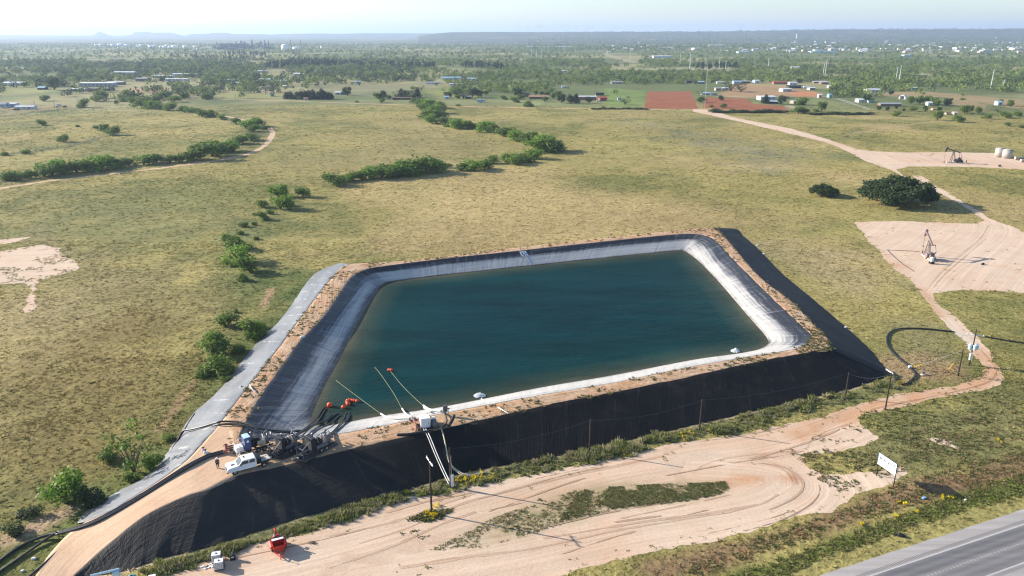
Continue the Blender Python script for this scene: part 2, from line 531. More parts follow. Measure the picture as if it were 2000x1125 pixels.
# colour patches of the land: (polygon or line, half width, feather, colour, strength)
G1, G2, G3 = np.array((.288,.243,.088)), np.array((.172,.168,.054)), np.array((.40,.305,.142))
GREEN, DKGREEN, TAN, RUST, PALE, GREY = (.115,.155,.030), (.060,.085,.026), (.31,.26,.13), (.36,.21,.12), (.60,.462,.345), (.20,.19,.125)
PATCH = [
 ('l', [(1700,746),(1650,763),(1500,797),(1350,832),(1200,866),(1059,897),(1005,911),(899,927),(799,957),(650,996),(560,1021),(462,1053),(400,1072),(320,1092),(227,1120)], .55, .5, (.56,.43,.30), .95),
 ('l', [(610,540),(552,616),(490,682),(428,760),(372,812),(330,874),(280,930),(200,975),(140,1030)], 5, 6, (.085,.115,.030), .85),
 ('l', [(500,520),(520,580),(480,640),(430,700),(400,790),(330,860),(240,930),(150,1000),(0,1080)], 6, 9, (.095,.125,.035), .8),
 ('l', [(560,400),(500,440),(450,490),(480,540)], 7, 8, (.11,.135,.045), .7),
 ('l', [(530,565),(512,600)], 1.0, .9, (.45,.29,.18), .95), ('l', [(378,745),(340,800),(312,838)], .7, .8, (.42,.27,.16), .9),
 ('l', [(120,1000),(70,1030),(20,1050)], 1.6, 1.6, (.45,.31,.21), .9), ('l', [(0,985),(50,960),(110,955)], 4, 5, (.07,.09,.03), .7),
 ('l', [(0,355),(92,340),(170,332),(270,320),(340,312),(400,300),(460,285),(500,262),(500,245),(440,225),(330,208)], 7, 8, (.115,.125,.06), .75),
 ('l', [(640,360),(760,340),(860,333),(980,315),(1060,295),(1080,280),(1000,262),(880,240),(840,225)], 5, 7, (.12,.13,.05), .6),
 ('l', [(0,302),(60,297),(130,285),(200,268),(235,262)], 3.5, 4, (.085,.10,.05), .8),
 ('l', [(0,228),(70,219),(150,212)], 3, 4, (.06,.075,.045), .85),
 ('p', [(0,212),(40,206),(110,205),(140,210),(60,218),(0,226)], 0, 6, (.30,.23,.12), .7),
 ('p', [(640,490),(800,455),(1100,420),(1380,400),(1620,420),(1500,455),(1392,444),(1200,462),(1000,482),(800,500)], 0, 14, (.31,.235,.105), .55),
 ('p', [(1440,470),(1560,470),(1680,500),(1760,560),(1700,600),(1620,560),(1540,510)], 0, 8, (.34,.27,.15), .55),
 ('p', [(1700,700),(1800,690),(1870,720),(1850,740),(1750,755)], 0, 3, (.42,.27,.16), .75),
 ('p', [(1760,760),(1750,620),(1830,630),(1880,690)], 0, 5, (.26,.22,.11), .5),
 ('l', [(1650,700),(1690,720),(1745,735),(1745,755),(1600,790),(1400,830),(1200,875),(1000,915),(830,955),(640,1005),(480,1055),(330,1100)], 1.6, 1.5, (.13,.135,.055), .9),
 ('p', [(1560,300),(1380,260),(1250,240),(1500,330)], 0, 30, (.23,.215,.14), .6), ('p', [(560,330),(820,225),(1000,290),(840,330)], 0, 25, (.27,.225,.10), .5),
 ('p', [(0,380),(200,370),(420,400),(500,430),(300,480),(0,450)], 0, 25, (.165,.165,.065), .5),
 ('p', [(130,480),(320,520),(420,620),(250,640),(120,600)], 0, 14, (.25,.20,.095), .6),
 ('p', [(60,440),(150,480),(180,530),(100,560),(60,560)], 0, 5, (.24,.20,.10), .6),
 ('p', [(0,590),(220,600),(250,650),(100,700),(0,660)], 0, 9, (.30,.24,.13), .35),
 ('p', [(0,700),(300,600),(400,760),(250,900),(0,980)], 0, 22, (.195,.150,.052), .85),
 ('l', [(1640,560),(1500,400),(1100,430),(700,500)], 1, 3, (.34,.27,.14), .3),
 ('l', [(1660,262),(1720,252),(1800,240),(1860,235)], 1.5, 2, (.40,.30,.18), .7), ('l', [(1600,300),(1680,250),(1740,243)], 1.2, 2, (.14,.14,.07), .5),
 ('p', [(1700,850),(2010,740),(2010,890),(1760,930),(1640,900)], 0, 4, (.17,.165,.07), .7),
 ('p', [(1250,1110),(1480,1045),(1650,990),(1750,950),(2010,890),(2010,935),(1750,990),(1500,1075),(1300,1130)], 0, 2.0, (.21,.135,.075), .9),
 ('p', [(1420,1130),(1520,1095),(1650,1048),(1780,1000),(1900,958),(2010,925),(2010,962),(1870,1000),(1740,1042),(1600,1090),(1530,1130)], 0, 1.2, (.105,.130,.030), .9),
 ('p', [(1530,1130),(1600,1095),(1740,1046),(1870,1004),(2010,966),(2010,1000),(1599,1130)], 0, .6, (.27,.235,.085), .95),
 ('p', [(600,200),(700,195),(900,195),(1250,190),(1250,212),(900,206),(600,202)], 0, 8, (.19,.20,.085), .8),
 ('p', [(820,178),(900,168),(960,170),(930,195),(860,192)], 0, 8, (.22,.23,.075), .9),
 ('p', [(1180,172),(1262,178),(1255,212),(1180,205)], 0, 5, (.16,.22,.06), .9), ('p', [(990,196),(1060,200),(1180,205),(1100,208),(1010,205)], 0, 4, (.22,.25,.10), .8),
 ('p', [(1440,163),(1530,168),(1600,180),(1610,189),(1540,189),(1440,190),(1400,186)], 0, 6, (.36,.22,.12), .8), ('p', [(1540,180),(1589,179),(1606,187),(1560,190)], 0, 3, (.42,.17,.08), .8),
 ('p', [(1590,190),(1640,200),(1700,220),(1620,218),(1570,205)], 0, 5, (.21,.22,.09), .8),
 ('p', [(1700,180),(1800,178),(1900,186),(2010,196),(2010,216),(1940,205),(1840,190),(1720,188)], 0, 8, (.31,.225,.12), .85),
 ('p', [(1850,190),(1930,205),(1920,215),(1860,205)], 0, 5, (.36,.24,.14), .7),
 ('l', [(1635,192),(1700,214)], 1.5, 1.5, (.42,.39,.34), .8), ('l', [(1420,188),(1480,192)], 2, 2, (.45,.36,.28), .8), ('l', [(1540,207),(1552,212)], 3, 2, (.45,.38,.3), .9),
 ('p', [(260,172),(325,172),(325,184),(250,178)], 0, 6, (.36,.22,.14), .9), ('p', [(505,174),(545,175),(545,181),(505,181)], 0, 5, (.36,.25,.17), .8),
 ('p', [(430,184),(560,182),(560,191),(420,193)], 0, 6, (.25,.24,.09), .9), ('p', [(0,168),(80,166),(120,178),(0,186)], 0, 8, (.23,.24,.085), .9),
 ('p', [(580,163),(760,165),(840,160),(860,168),(740,190),(640,188)], 0, 10, (.185,.185,.095), .75),
 ('p', [(1160,135),(1420,131),(1560,134),(1430,141),(1250,142)], 0, 30, (.33,.30,.17), .85), ('p', [(1760,148),(2010,140),(2010,150),(1800,160)], 0, 25, (.25,.24,.11), .6),
 ('l', [(1180,104),(1200,112),(1240,122)], 9, 9, (.36,.31,.2), .85), ('p', [(180,117),(260,116),(280,121),(190,122)], 0, 20, (.26,.22,.15), .8),
 ('p', [(0,118),(200,112),(420,118),(380,128),(0,136)], 0, 40, (.15,.165,.085), .6), ('p', [(480,132),(560,128),(620,136),(500,140)], 0, 30, (.2,.21,.1), .6),
]
PATCH_W = [(k, (rows(p)[:, :2] if k == 'p' else rows(p)[:, :2]), w, f, np.array(c), s) for k, p, w, f, c, s in PATCH]

def land_tint(x, y):
    x = np.asarray(x, float); y = np.asarray(y, float)
    d = np.hypot(x, y)
    n1 = fbm(x / 38, y / 38, 3, 4); n2 = fbm(x / 9, y / 9, 21, 3); n3 = fbm(x / 130, y / 130, 40, 3)
    c = G1 + (G2 - G1) * sstep(.42, .68, .6 * n1 + .4 * n2)[:, None]
    c = c + (G3 - c) * (sstep(.52, .72, .5 * fbm(x / 55, y / 70, 60, 4) + .5 * n3) * .8)[:, None]
    # beyond the fields: scrub with clearings
    far = sstep(690, 830, d + 60 * (n1 - .5))
    m = fbm(x / 190, y / 260, 80, 4)
    sc_ = np.array((.12,.145,.055)) + (np.array((.26,.24,.115)) - np.array((.12,.145,.055))) * sstep(.50, .62, m)[:, None]
    c = c + (sc_ - c) * far[:, None]
    vfar = sstep(3000, 5200, d)
    c = c + ((np.array((.075,.095,.05)) + .09 * sstep(.55, .7, fbm(x / 700, y / 900, 90, 3))[:, None]) - c) * (vfar * .8)[:, None]
    wob = (n2 - .5) * 2
    for k, p, w, f, col, s in PATCH_W:
        lo = p.min(0) - (w + 3 * f); hi = p.max(0) + (w + 3 * f)
        ix = np.nonzero((x > lo[0]) & (x < hi[0]) & (y > lo[1]) & (y < hi[1]))[0]
        if not len(ix): continue
        if k == 'p': sd = sdist(p, x[ix], y[ix])
        else: sd = w - dist_line(p, x[ix], y[ix])[0]
        a = sstep(-f, f, sd + wob[ix] * f * 1.1) * s
        c[ix] += (col - c[ix]) * a[:, None]
    return c

def dirt_tint(x, y):
    n = fbm(x / 14, y / 14, 7, 4); m = fbm(x / 3, y / 3, 8, 3)
    c = np.array(PALE) + (np.array((.56,.385,.265)) - np.array(PALE)) * (sstep(.45, .75, n) * .7)[:, None]
    c = c * (0.93 + .14 * m)[:, None]
    for k, p, w, f, col, s in DIRT_W:
        sd = sdist(p, x, y) if k == 'p' else w - dist_line(p, x, y)[0]
        a = sstep(-f, f, sd + (m - .5) * 2 * f) * s
        c = c + (np.array(col) - c) * a[:, None]
    return c
ORANGE = (.47,.255,.135)
DIRT = [
 ('p', ISLAND, 0, 1.2, (.30,.25,.13), .75),
 ('l', [(1560,845),(1640,815),(1720,790),(1800,772),(1880,760),(1940,735),(1935,712),(1915,690)], 2.0, 2.5, ORANGE, .85),
 ('l', [(1830,615),(1808,585),(1800,560)], 1.5, 2, (.50,.31,.19), .8), ('p', [(1845,625),(1875,650),(1900,668),(1885,672),(1850,645)], 0, 1, (.55,.48,.40), .8),
 ('l', [(1415,945),(1480,938),(1545,935)], .9, .9, ORANGE, .85), ('l', [(1300,880),(1390,870),(1420,862)], 1, 2, (.5,.32,.2), .5),
 ('l', [(640,1030),(800,990),(900,960)], 1.6, 2.5, (.45,.29,.185), .6), ('l', [(780,1060),(900,1010),(1000,975),(1100,955)], 2.5, 2.5, (.46,.31,.20), .55),
 ('p', [(1714,490),(1744,524),(1780,548),(1760,520),(1730,490)], 0, 1.5, (.50,.29,.18), .7), ('l', [(1700,489),(1795,491)], .8, 1.2, (.48,.33,.2), .6),
 ('l', [(1760,325),(1850,322),(1950,326)], 1.5, 2, (.55,.35,.24), .7), ('p', [(1860,470),(2010,430),(2010,560),(1880,560)], 0, 12, (.62,.485,.375), .6),
 ('p', [(480,1130),(620,1040),(800,1010),(1000,1060),(900,1130)], 0, 8, (.61,.48,.365), .7),
]
DIRT_W = [(k, rows(p)[:, :2], w, f, c, s) for k, p, w, f, c, s in DIRT]

# ------------------------------------------------------------------ ground
def ground_material():
    n = NT("ground_grass")
    po = n.pos(); t = n.attr("tint")
    a = n.noise(po, 1.1, 4, 0.7); b = n.noise(po, 0.22, 4, 0.65); c3 = n.noise(po, 0.012, 5, 0.7)
    c = n.mix(1.0, t, n.ramp(a, [(.3, .62), (.7, 1.38)]), 'MULTIPLY')
    c = n.mix(1.0, c, n.ramp(b, [(.3, .84), (.7, 1.16)]), 'MULTIPLY')
    c = n.mix(1.0, c, n.ramp(c3, [(.35, .85), (.65, 1.15)]), 'MULTIPLY')
    n.set(c, 0.95, 0, 0.1)
    h = n.math('ADD', n.math('MULTIPLY', a, .35), n.math('MULTIPLY', b, .8))
    n.bump(h, 0.9, 0.6)
    return n.mat
M_GROUND = ground_material()
dr = np.concatenate([np.linspace(-40, 66, 40), np.geomspace(67, 950, 520), np.geomspace(960, 60000, 190)])
cs = np.linspace(-1.12, 1.12, 470)
gx = (cs[None, :] * (np.maximum(dr, 0)[:, None] * .96 + 46)); gy = np.repeat(dr[:, None], len(cs), 1)
V = np.stack([gx.ravel(), gy.ravel(), np.zeros(gx.size)], 1)
nr, nc = gx.shape
idx = np.arange(nr * nc).reshape(nr, nc)
Fq = np.stack([idx[:-1, :-1].ravel(), idx[:-1, 1:].ravel(), idx[1:, 1:].ravel(), idx[1:, :-1].ravel()], 1)
me = np_mesh("ground", V, Fq)
set_col(me, "tint", land_tint(V[:, 0], V[:, 1]))
tag(link("ground", me, None, [M_GROUND]), "dry grassland with green patches stretching to the horizon", "ground", kind='structure')

# hills: a far line of mesas and a nearer wooded scarp
M_HILL = None
def hill_material():
    n = NT("hill_scrub")
    po = n.pos()
    f = n.noise(po, 0.012, 5, 0.75); g = n.noise(po, 0.0022, 4, 0.6)
    c = n.mix(n.ramp(f, [(.35, 0), (.62, 1)]), (.03, .05, .035), (.085, .095, .065))
    c = n.mix(n.ramp(g, [(.55, 0), (.72, .7)]), c, (.24, .20, .13))
    n.set(c, .95, 0, .1)
    n.bump(f, .8, 14)
    return n.mat
M_HILL = hill_material()
def hills(label, table, d0, d1, d2, rough, foot=0.0):
    xs = np.arange(table[0][0], table[-1][0] + .1, 3.0)
    yt = np.interp(xs, [t[0] for t in table], [t[1] for t in table])
    top = CAMH + (YH - yt) * d1 / F
    prof = [(0, 0), (.25, .10), (.45, .22), (.6, .34), (.7, .48), (.78, .66), (.84, .84), (.9, .96), (.95, 1), (1, 1)]
    pr = [(d0 + (d1 - d0) * a, b) for a, b in prof] + [(d1 + (d2 - d1) * .5, 1), (d2, .97)]
    V = []; 
    for i, (d, b) in enumerate(pr):
        sl = (xs - PX) / F / math.cos(TH) * 1.0
        wob = (fbm(xs / 40, np.full(len(xs), i * .35), 5, 3) - .5) * (d1 - d0) * rough * (0 if b >= .99 or i == 0 else 1)
        dd = d + wob
        z = np.maximum(top, 2) * b - (3.0 if i == 0 else 0)
        V.append(np.stack([sl * dd, dd, z], 1))
    nr, nc = len(V), len(xs)
    V = np.concatenate(V)
    ii = np.arange(nr * nc).reshape(nr, nc)
    Fq = np.stack([ii[:-1, :-1].ravel(), ii[:-1, 1:].ravel(), ii[1:, 1:].ravel(), ii[1:, :-1].ravel()], 1)
    o = link("hills", np_mesh("hills", V, Fq, True), None, [M_HILL])
    return tag(o, label, "hills", kind='structure')
hills("distant blue mesas and one lone pointed butte on the hazy skyline",
 [(-200,68.6),(100,68.4),(240,69.4),(263,68.9),(270,63),(272,62.2),(277,62.2),(281,64.5),(289,68.2),(297,69.8),(315,69.4),(328,68),(337,63.2),(341,62.8),(362,62.8),(371,65),(377,63.8),(401,63.8),(407,65.6),(414,67.8),(421,69.5),(428,68.8),(437,65.9),(452,66.2),(462,65.6),(467,65.9),(473,64.1),(500,64),(505,65.6),(512,66.4),(569,66.8),(575,68.2),(581,67.2),(620,65.8),(664,65.3),(700,66),(739,64.8),(842,65),(900,65.5),(1000,66)], 10000, 13500, 15500, .10)
hills("long wooded scarp rising behind the far town",
 [(835,70),(853,67),(870,64.8),(895,63.1),(960,62.6),(1077,62.9),(1200,62.7),(1350,62.1),(1420,61),(1495,59.7),(1602,58),(1691,58.4),(1697,57),(1705,58.2),(1833,57.9),(1911,56.2),(1945,57),(1960,58.2),(2011,57.4),(2200,57.5),(2500,58)], 5200, 8200, 10500, .16)
def hill_z(x, y):
    """height of the near scarp under a point"""
    px = PX + F * math.cos(TH) * x / max(y, 1)
    if px < 870 or y < 5200: return 0.0
    yt = np.interp(px, [870, 1350, 1602, 2011], [64.8, 62.1, 58, 57.4])
    top = CAMH + (YH - yt) * 8200 / F
    t = (y - 5200) / 3000
    return float(np.interp(t, [0, .25, .45, .6, .7, .78, .84, .9, .95, 1], [0, .10, .22, .34, .48, .66, .84, .96, 1, 1]) * top)

# ------------------------------------------------------------------ flat sheets with ragged outlines
def sheet(name, label, cat, poly, z, mat, tintf, step=.6, amp=.5, inner=2.5, attrs=None, seed=1, zf=None, kind='structure'):
    pl = np.array([p[:2] for p in poly], float)
    pl = np.concatenate([pl, pl[:1]])
    d0 = max(60, np.hypot(pl[:, 0], pl[:, 1]).mean())
    k = max(1.0, d0 / 140)
    b = resample(pl, step * k)[:-1]
    t = np.roll(b, -1, 0) - np.roll(b, 1, 0); t /= (np.hypot(t[:, 0], t[:, 1])[:, None] + 1e-9)
    nn = np.stack([t[:, 1], -t[:, 0]], 1)
    off = ((fbm(b[:, 0] / (1.6 * k), b[:, 1] / (1.6 * k), seed, 3) - .5) * 2.2 + (fbm(b[:, 0] / 9, b[:, 1] / 9, seed + 9, 2) - .5) * 2) * amp
    b = b + nn * off[:, None]
    lo, hi = b.min(0), b.max(0); s = inner * k
    X, Y = np.meshgrid(np.arange(lo[0], hi[0], s), np.arange(lo[1], hi[1], s))
    X = X.ravel() + NR.uniform(-.3, .3, X.size) * s; Y = Y.ravel() + NR.uniform(-.3, .3, Y.size) * s
    kp = sdist(b, X, Y) > s * .35
    pts = [Vector((float(p[0]), float(p[1]))) for p in b] + [Vector((float(a), float(c))) for a, c in zip(X[kp], Y[kp])]
    vo, eo, fo, _, _, _ = delaunay_2d_cdt(pts, [], [list(range(len(b)))], 1, 1e-5)
    V = np.array([(v.x, v.y, 0) for v in vo])
    V[:, 2] = z if zf is None else zf(V[:, 0], V[:, 1])
    Ft = np.array([f for f in fo if len(f) == 3])
    a, bb, c = V[Ft[:, 0]], V[Ft[:, 1]], V[Ft[:, 2]]
    fl = ((bb[:, 0] - a[:, 0]) * (c[:, 1] - a[:, 1]) - (bb[:, 1] - a[:, 1]) * (c[:, 0] - a[:, 0])) < 0
    Ft[fl] = Ft[fl][:, ::-1]
    me = np_mesh(name, V, Ft)
    set_col(me, "tint", tintf(V[:, 0], V[:, 1]))
    if attrs:
        for an, fn in attrs.items(): set_vec(me, an, fn(V[:, 0], V[:, 1]))
    return tag(link(name, me, None, [mat]), label, cat, kind=kind), b

def dirt_material(name, bump=.5):
    n = NT(name)
    po = n.pos(); t = n.attr("tint"); fl = n.attr("flow", "Vector")
    st = n.noise(n.mapping(fl, (.035, 1.5, 1)), 1.0, 4, .7)
    st2 = n.noise(n.mapping(fl, (.012, .45, 1)), 1.0, 3, .6)
    a = n.noise(po, 2.2, 4, .7); b = n.noise(po, .18, 4, .6)
    c = n.mix(1.0, t, n.ramp(st, [(.30, .88), (.62, 1.04)]), 'MULTIPLY')
    c = n.mix(1.0, c, n.ramp(st2, [(.3, .90), (.65, 1.05)]), 'MULTIPLY')
    c = n.mix(1.0, c, n.ramp(a, [(.3, .90), (.7, 1.08)]), 'MULTIPLY')
    c = n.mix(n.ramp(b, [(.5, 0), (.75, .45)]), c, n.mix(1.0, c, (.86, .68, .56), 'MULTIPLY'))
    # sparse weeds and stones
    w = n.noise(po, 3.0, 2, .8)
    c = n.mix(n.math('MULTIPLY', n.ramp(w, [(.66, 0), (.72, .8)]), n.ramp(n.noise(po, .12, 3, .6), [(.45, 0), (.65, 1)])), c, (.13, .12, .06))
    n.set(c, .95, 0, .08)
    n.bump(n.math('ADD', n.math('MULTIPLY', st, 1.0), n.math('MULTIPLY', a, .5)), bump, .14)
    return n.mat
M_DIRT = dirt_material("pale_dirt")
FLOW = {
 'LOT': catmull(rows([(300,1150),(620,1075),(800,1025),(950,985),(1150,925),(1350,890),(1480,870),(1600,838),(1720,790),(1850,763),(1930,740),(1940,720),(1915,690),(1880,655),(1840,615),(1808,575)]), 6),
 'LOT2': catmull(rows([(700,1135),(1000,1085),(1200,1040),(1380,1010),(1500,985),(1560,950),(1530,915),(1430,900),(1300,895)]), 6),
 'PAD': catmull(rows([(1810,570),(1850,525),(1920,470),(1935,440),(1900,408),(1860,385),(1800,355)]), 6),
 'PAD2': catmull(rows([(1360,215),(1500,247),(1640,285),(1700,308),(1745,330),(1790,352)]), 6),
 'BARE': rows([(-60,525),(150,515)]), 'CLEAR': rows([(1800,855),(1870,872)]), 'BARE2': rows([(-60,476),(60,466)]),
}
def flowf(*keys):
    def fn(x, y):
        best = None
        for k in keys:
            d, s, a = dist_line(FLOW[k], x, y)
            v = np.stack([a, d * s + 60 * keys.index(k), np.zeros(len(x))], 1)
            if best is None: best, bd = v, d
            else:
                m = (d < bd)[:, None]
                best = np.where(m, v, best); bd = np.minimum(bd, d)
        return best
    return fn
_, LOT_B = sheet("dirt_lot", "pale sandy lot and curving dirt road in front of the reservoir", "dirt lot", W_['LOT'], .004, M_DIRT, dirt_tint, .55, .55, 1.8, {'flow': flowf('LOT', 'LOT2')}, 1)
_, PAD_B = sheet("dirt_pad", "pale bare well pad and track around the nearer pumpjack", "dirt pad", W_['PAD'], .009, M_DIRT, dirt_tint, .6, .7, 2.5, {'flow': flowf('PAD')}, 2)
_, PAD2_B = sheet("dirt_pad", "pale bare well pad and long dirt road to the plowed fields", "dirt pad", W_['PAD2'], .014, M_DIRT, dirt_tint, .6, .6, 2.5, {'flow': flowf('PAD2')}, 3)
sheet("bare_ground", "bare pinkish dirt clearing in the grassland, widest of the two", "bare ground", W_['BARE'], .004, M_DIRT, dirt_tint, .6, 1.1, 2.5, {'flow': flowf('BARE')}, 4)
sheet("bare_ground", "narrow bare dirt strip at the edge of the grassland clearing", "bare ground", W_['BARE2'], .004, M_DIRT, dirt_tint, .6, .6, 2.5, {'flow': flowf('BARE2')}, 5)
sheet("bare_ground", "small pale gravel patch in the grass above the roadside sign", "bare ground", W_['CLEAR'], .004, M_DIRT, dirt_tint, .5, .3, 2, {'flow': flowf('CLEAR')}, 6)

def ribbon_poly(pl, w):
    t = np.gradient(pl[:, :2], axis=0); t /= np.hypot(t[:, 0], t[:, 1])[:, None]
    nn = np.stack([-t[:, 1], t[:, 0]], 1) * w / 2
    return np.concatenate([pl[:, :2] + nn, (pl[:, :2] - nn)[::-1]])
def track_tint(x, y): return dirt_tint(x, y) * np.array((.93, .87, .80))
FLOW['T'] = trk; FLOW['T2'] = trk2
sheet("dirt_track", "narrow sandy track following the curved row of mesquite bushes", "dirt track", ribbon_poly(trk, 3.6), .004, M_DIRT, track_tint, .8, .35, 3, {'flow': flowf('T')}, 7)
sheet("dirt_track", "faint tan farm track along the far edge of the grass field", "dirt track", ribbon_poly(trk2, 2.6), .012, M_DIRT, track_tint, .8, .7, 4, {'flow': flowf('T2')}, 8)

for i_, (w_, pts_) in enumerate([(.28, [(1577,876),(1583,862),(1600,850),(1625,838),(1660,829)]), (.28, [(1356,921),(1375,908),(1410,897),(1460,889),(1520,884),(1572,881)]), (.4, [(1490,905),(1520,912),(1540,925),(1548,942)]), (.35, [(1500,903),(1533,913),(1550,928),(1556,946)]),
  (.35, [(700,1062),(800,1030),(900,985),(960,968),(1050,945),(1180,915),(1300,890)]), (.35, [(640,1048),(760,1022),(850,990),(940,960)]), (.4, [(780,1110),(900,1090),(1050,1070),(1200,1037),(1330,1015),(1470,990),(1520,965)]), (.35, [(640,1110),(760,1070),(860,1025),(930,1000)]), (.4, [(1060,1052),(1240,1022),(1380,1003),(1480,985)]),
  (.3, [(1815,560),(1840,530),(1880,495),(1915,465),(1930,440)]), (.3, [(1822,562),(1848,533),(1890,497),(1926,466)]), (.3, [(1700,800),(1760,787),(1850,768),(1925,748),(1946,728),(1940,712),(1912,680)])]):
    rb_ = resample(catmull(rows(pts_), 5), 1.2)
    def tt_(x, y): return dirt_tint(x, y) * np.array((.80, .74, .70))
    FLOW['R%d' % i_] = rb_
    sheet("tyre_track", "faint curved tyre track pressed into the pale dirt", "tyre track", ribbon_poly(rb_, w_), .0165 + .001 * i_, M_DIRT, tt_, .5, .16, 1.5, {'flow': flowf('R%d' % i_)}, 50 + i_)

rt_ = random.Random(5)
for i_ in range(26):
    fc_ = resample(FLOW['LOT' if i_ % 3 else 'LOT2'], 1.0)
    n0_ = rt_.randrange(4, min(len(fc_) - 14, 120 if i_ % 3 else 70)); seg_ = fc_[n0_:n0_ + rt_.randrange(8, 24)][:, :2]
    tg_ = np.gradient(seg_, axis=0); tg_ /= np.hypot(tg_[:, 0], tg_[:, 1])[:, None]
    of_ = rt_.uniform(-4.5, 4.5) + np.linspace(0, rt_.uniform(-1.5, 1.5), len(seg_))
    rb_ = seg_ + np.stack([-tg_[:, 1], tg_[:, 0]], 1) * of_[:, None]
    kk_ = rt_.uniform(.62, .85)
    def tt_(x, y, kk_=kk_): return dirt_tint(x, y) * np.array((kk_, kk_ * .92, kk_ * .85))
    FLOW['S%d' % i_] = rb_
    if inside(LOT_B, rb_[:, 0], rb_[:, 1]).all():
        sheet("tyre_track", "short dark rut scored along the sandy lot", "tyre track", ribbon_poly(rb_, rt_.uniform(.10, .24)), .030 + .0007 * i_, M_DIRT, tt_, .5, .12, 1.5, {'flow': flowf('S%d' % i_)}, 80 + i_)

def plow_material():
    n = NT("plowed_soil")
    po = n.pos()
    w = n.node("ShaderNodeTexWave"); w.wave_type = 'BANDS'; w.bands_direction = 'X'
    n.put(w.inputs["Vector"], n.mapping(po, (1, 1, 1), (0, 0, math.radians(-14)))); w.inputs["Scale"].default_value = .32
    w.inputs["Distortion"].default_value = 1.2; w.inputs["Detail"].default_value = 2
    f = n.noise(po, .05, 4, .6); g = n.noise(po, .8, 3, .6)
    c = n.mix(n.ramp(f, [(.35, 0), (.65, 1)]), (.29, .100, .046), (.34, .14, .075))
    c = n.mix(1.0, c, n.ramp(w.outputs[0], [(.2, .72), (.8, 1.1)]), 'MULTIPLY')
    c = n.mix(1.0, c, n.ramp(g, [(.3, .85), (.7, 1.12)]), 'MULTIPLY')
    n.set(c, .95, 0, .08); n.bump(w.outputs[0], .6, .3)
    return n.mat
M_PLOW = plow_material()
one = lambda x, y: np.ones((len(x), 3))
sheet("plowed_field", "square of plowed rust red soil with straight furrows", "field", W_['PLOW'], .02, M_PLOW, one, .8, .5, 8, None, 9)
sheet("plowed_field", "plowed orange red field beside the white farm shed", "field", W_['PLOW2'], .02, M_PLOW, one, .8, .7, 8, None, 10)

# ------------------------------------------------------------------ highway
HL0, HL1 = -60.0, 130.0
def hstrip(o0, o1, z, l0=HL0, l1=HL1, n=60):
    V = []
    for l in np.linspace(l0, l1, n):
        for o in (o0, o1):
            q = hw0[:2] + hdir * l + hnor * o; V.append((q[0], q[1], z))
    Fq = [(2 * i, 2 * i + 1, 2 * i + 3, 2 * i + 2) for i in range(n - 1)]
    return V, Fq
OFF = lambda x, y: float(hw_off(*P(x, y)[:2]))
o_r0, o_r1, o_l, o_mid, o_l2 = OFF(2000,1015), OFF(2000,1021), OFF(2000,1023.5), OFF(2000,1059), OFF(2000,1098)
def road_material():
    n = NT("asphalt")
    f = n.attr("off", "Fac")
    po = n.pos()
    a = n.noise(po, 6, 3, .7); b = n.noise(n.mapping(po, (1, 1, 1), (0, 0, -math.atan2(hdir[1], hdir[0]))), 1, 1, .5)
    lane = n.noise(n.mapping(po, (.03, 1.2, 1), (0, 0, -math.atan2(hdir[1], hdir[0]))), 1, 3, .6)
    s = n.math('DIVIDE', f, 30.0)
    e = [0, o_r0, o_l + .1]
    w = (o_mid - o_l)
    stops = [(0, (.36,.335,.32)), ((o_l - .1) / 30, (.34,.315,.30)), ((o_l + .3) / 30, (.165,.16,.165)), ((o_l + w * .30) / 30, (.125,.122,.13)), ((o_l + w * .52) / 30, (.175,.17,.17)), ((o_l + w * .75) / 30, (.125,.122,.13)),
             ((o_mid) / 30, (.235,.225,.22)), ((o_mid + w * .28) / 30, (.155,.15,.155)), ((o_mid + w * .5) / 30, (.20,.195,.195)), ((o_mid + w * .72) / 30, (.15,.145,.15)), ((o_l2 - .1) / 30, (.19,.18,.18)), ((o_l2 + .3) / 30, (.32,.30,.29)), (1, (.33,.31,.30))]
    c = n.ramp(s, stops)
    c = n.mix(1.0, c, n.ramp(a, [(.3, .9), (.7, 1.1)]), 'MULTIPLY')
    c = n.mix(1.0, c, n.ramp(lane, [(.35, .88), (.65, 1.1)]), 'MULTIPLY')
    n.set(c, .85, 0, .25); n.bump(a, .25, .01)
    return n.mat
V = []; Fq = []
offs = np.linspace(0, 28, 57); ls = np.linspace(HL0, HL1, 120)
for l in ls:
    for o in offs:
        q = hw0[:2] + hdir * l + hnor * (o + (0.25 * (float(fbm(np.array([l / 2]), np.array([3.3]), 4, 3)[0]) - .5) if o == 0 else 0)); V.append((q[0], q[1], .022))
m_ = len(offs)
Fq = [(i * m_ + j, i * m_ + j + 1, (i + 1) * m_ + j + 1, (i + 1) * m_ + j) for i in range(len(ls) - 1) for j in range(m_ - 1)]
me = np_mesh("highway", V, Fq)
set_flt(me, "off", np.tile(offs, len(ls)))
HWY = tag(link("highway", me, None, [road_material()]), "grey asphalt highway with white edge lines and rumble strips", "road", kind='structure')
def line_material(nm, col, wear):
    n = NT(nm); po = n.pos()
    f = n.noise(po, 5, 4, .8)
    n.set(n.mix(n.ramp(f, [(wear - .12, 0), (wear + .12, 1)]), col, (.2, .19, .19)), .7)
    return n.mat
M_LINE = line_material("worn_line", (.52, .51, .50), .62); M_TICK = line_material("worn_tick", (.42, .40, .37), .5); M_RUM = line_material("rumble_dark", (.13, .125, .12), .7)
for o in (o_l, o_l2):
    V, Fq = hstrip(o, o + .14, .027); link("edge_line", np_mesh("edge_line", V, Fq), HWY, [M_LINE])
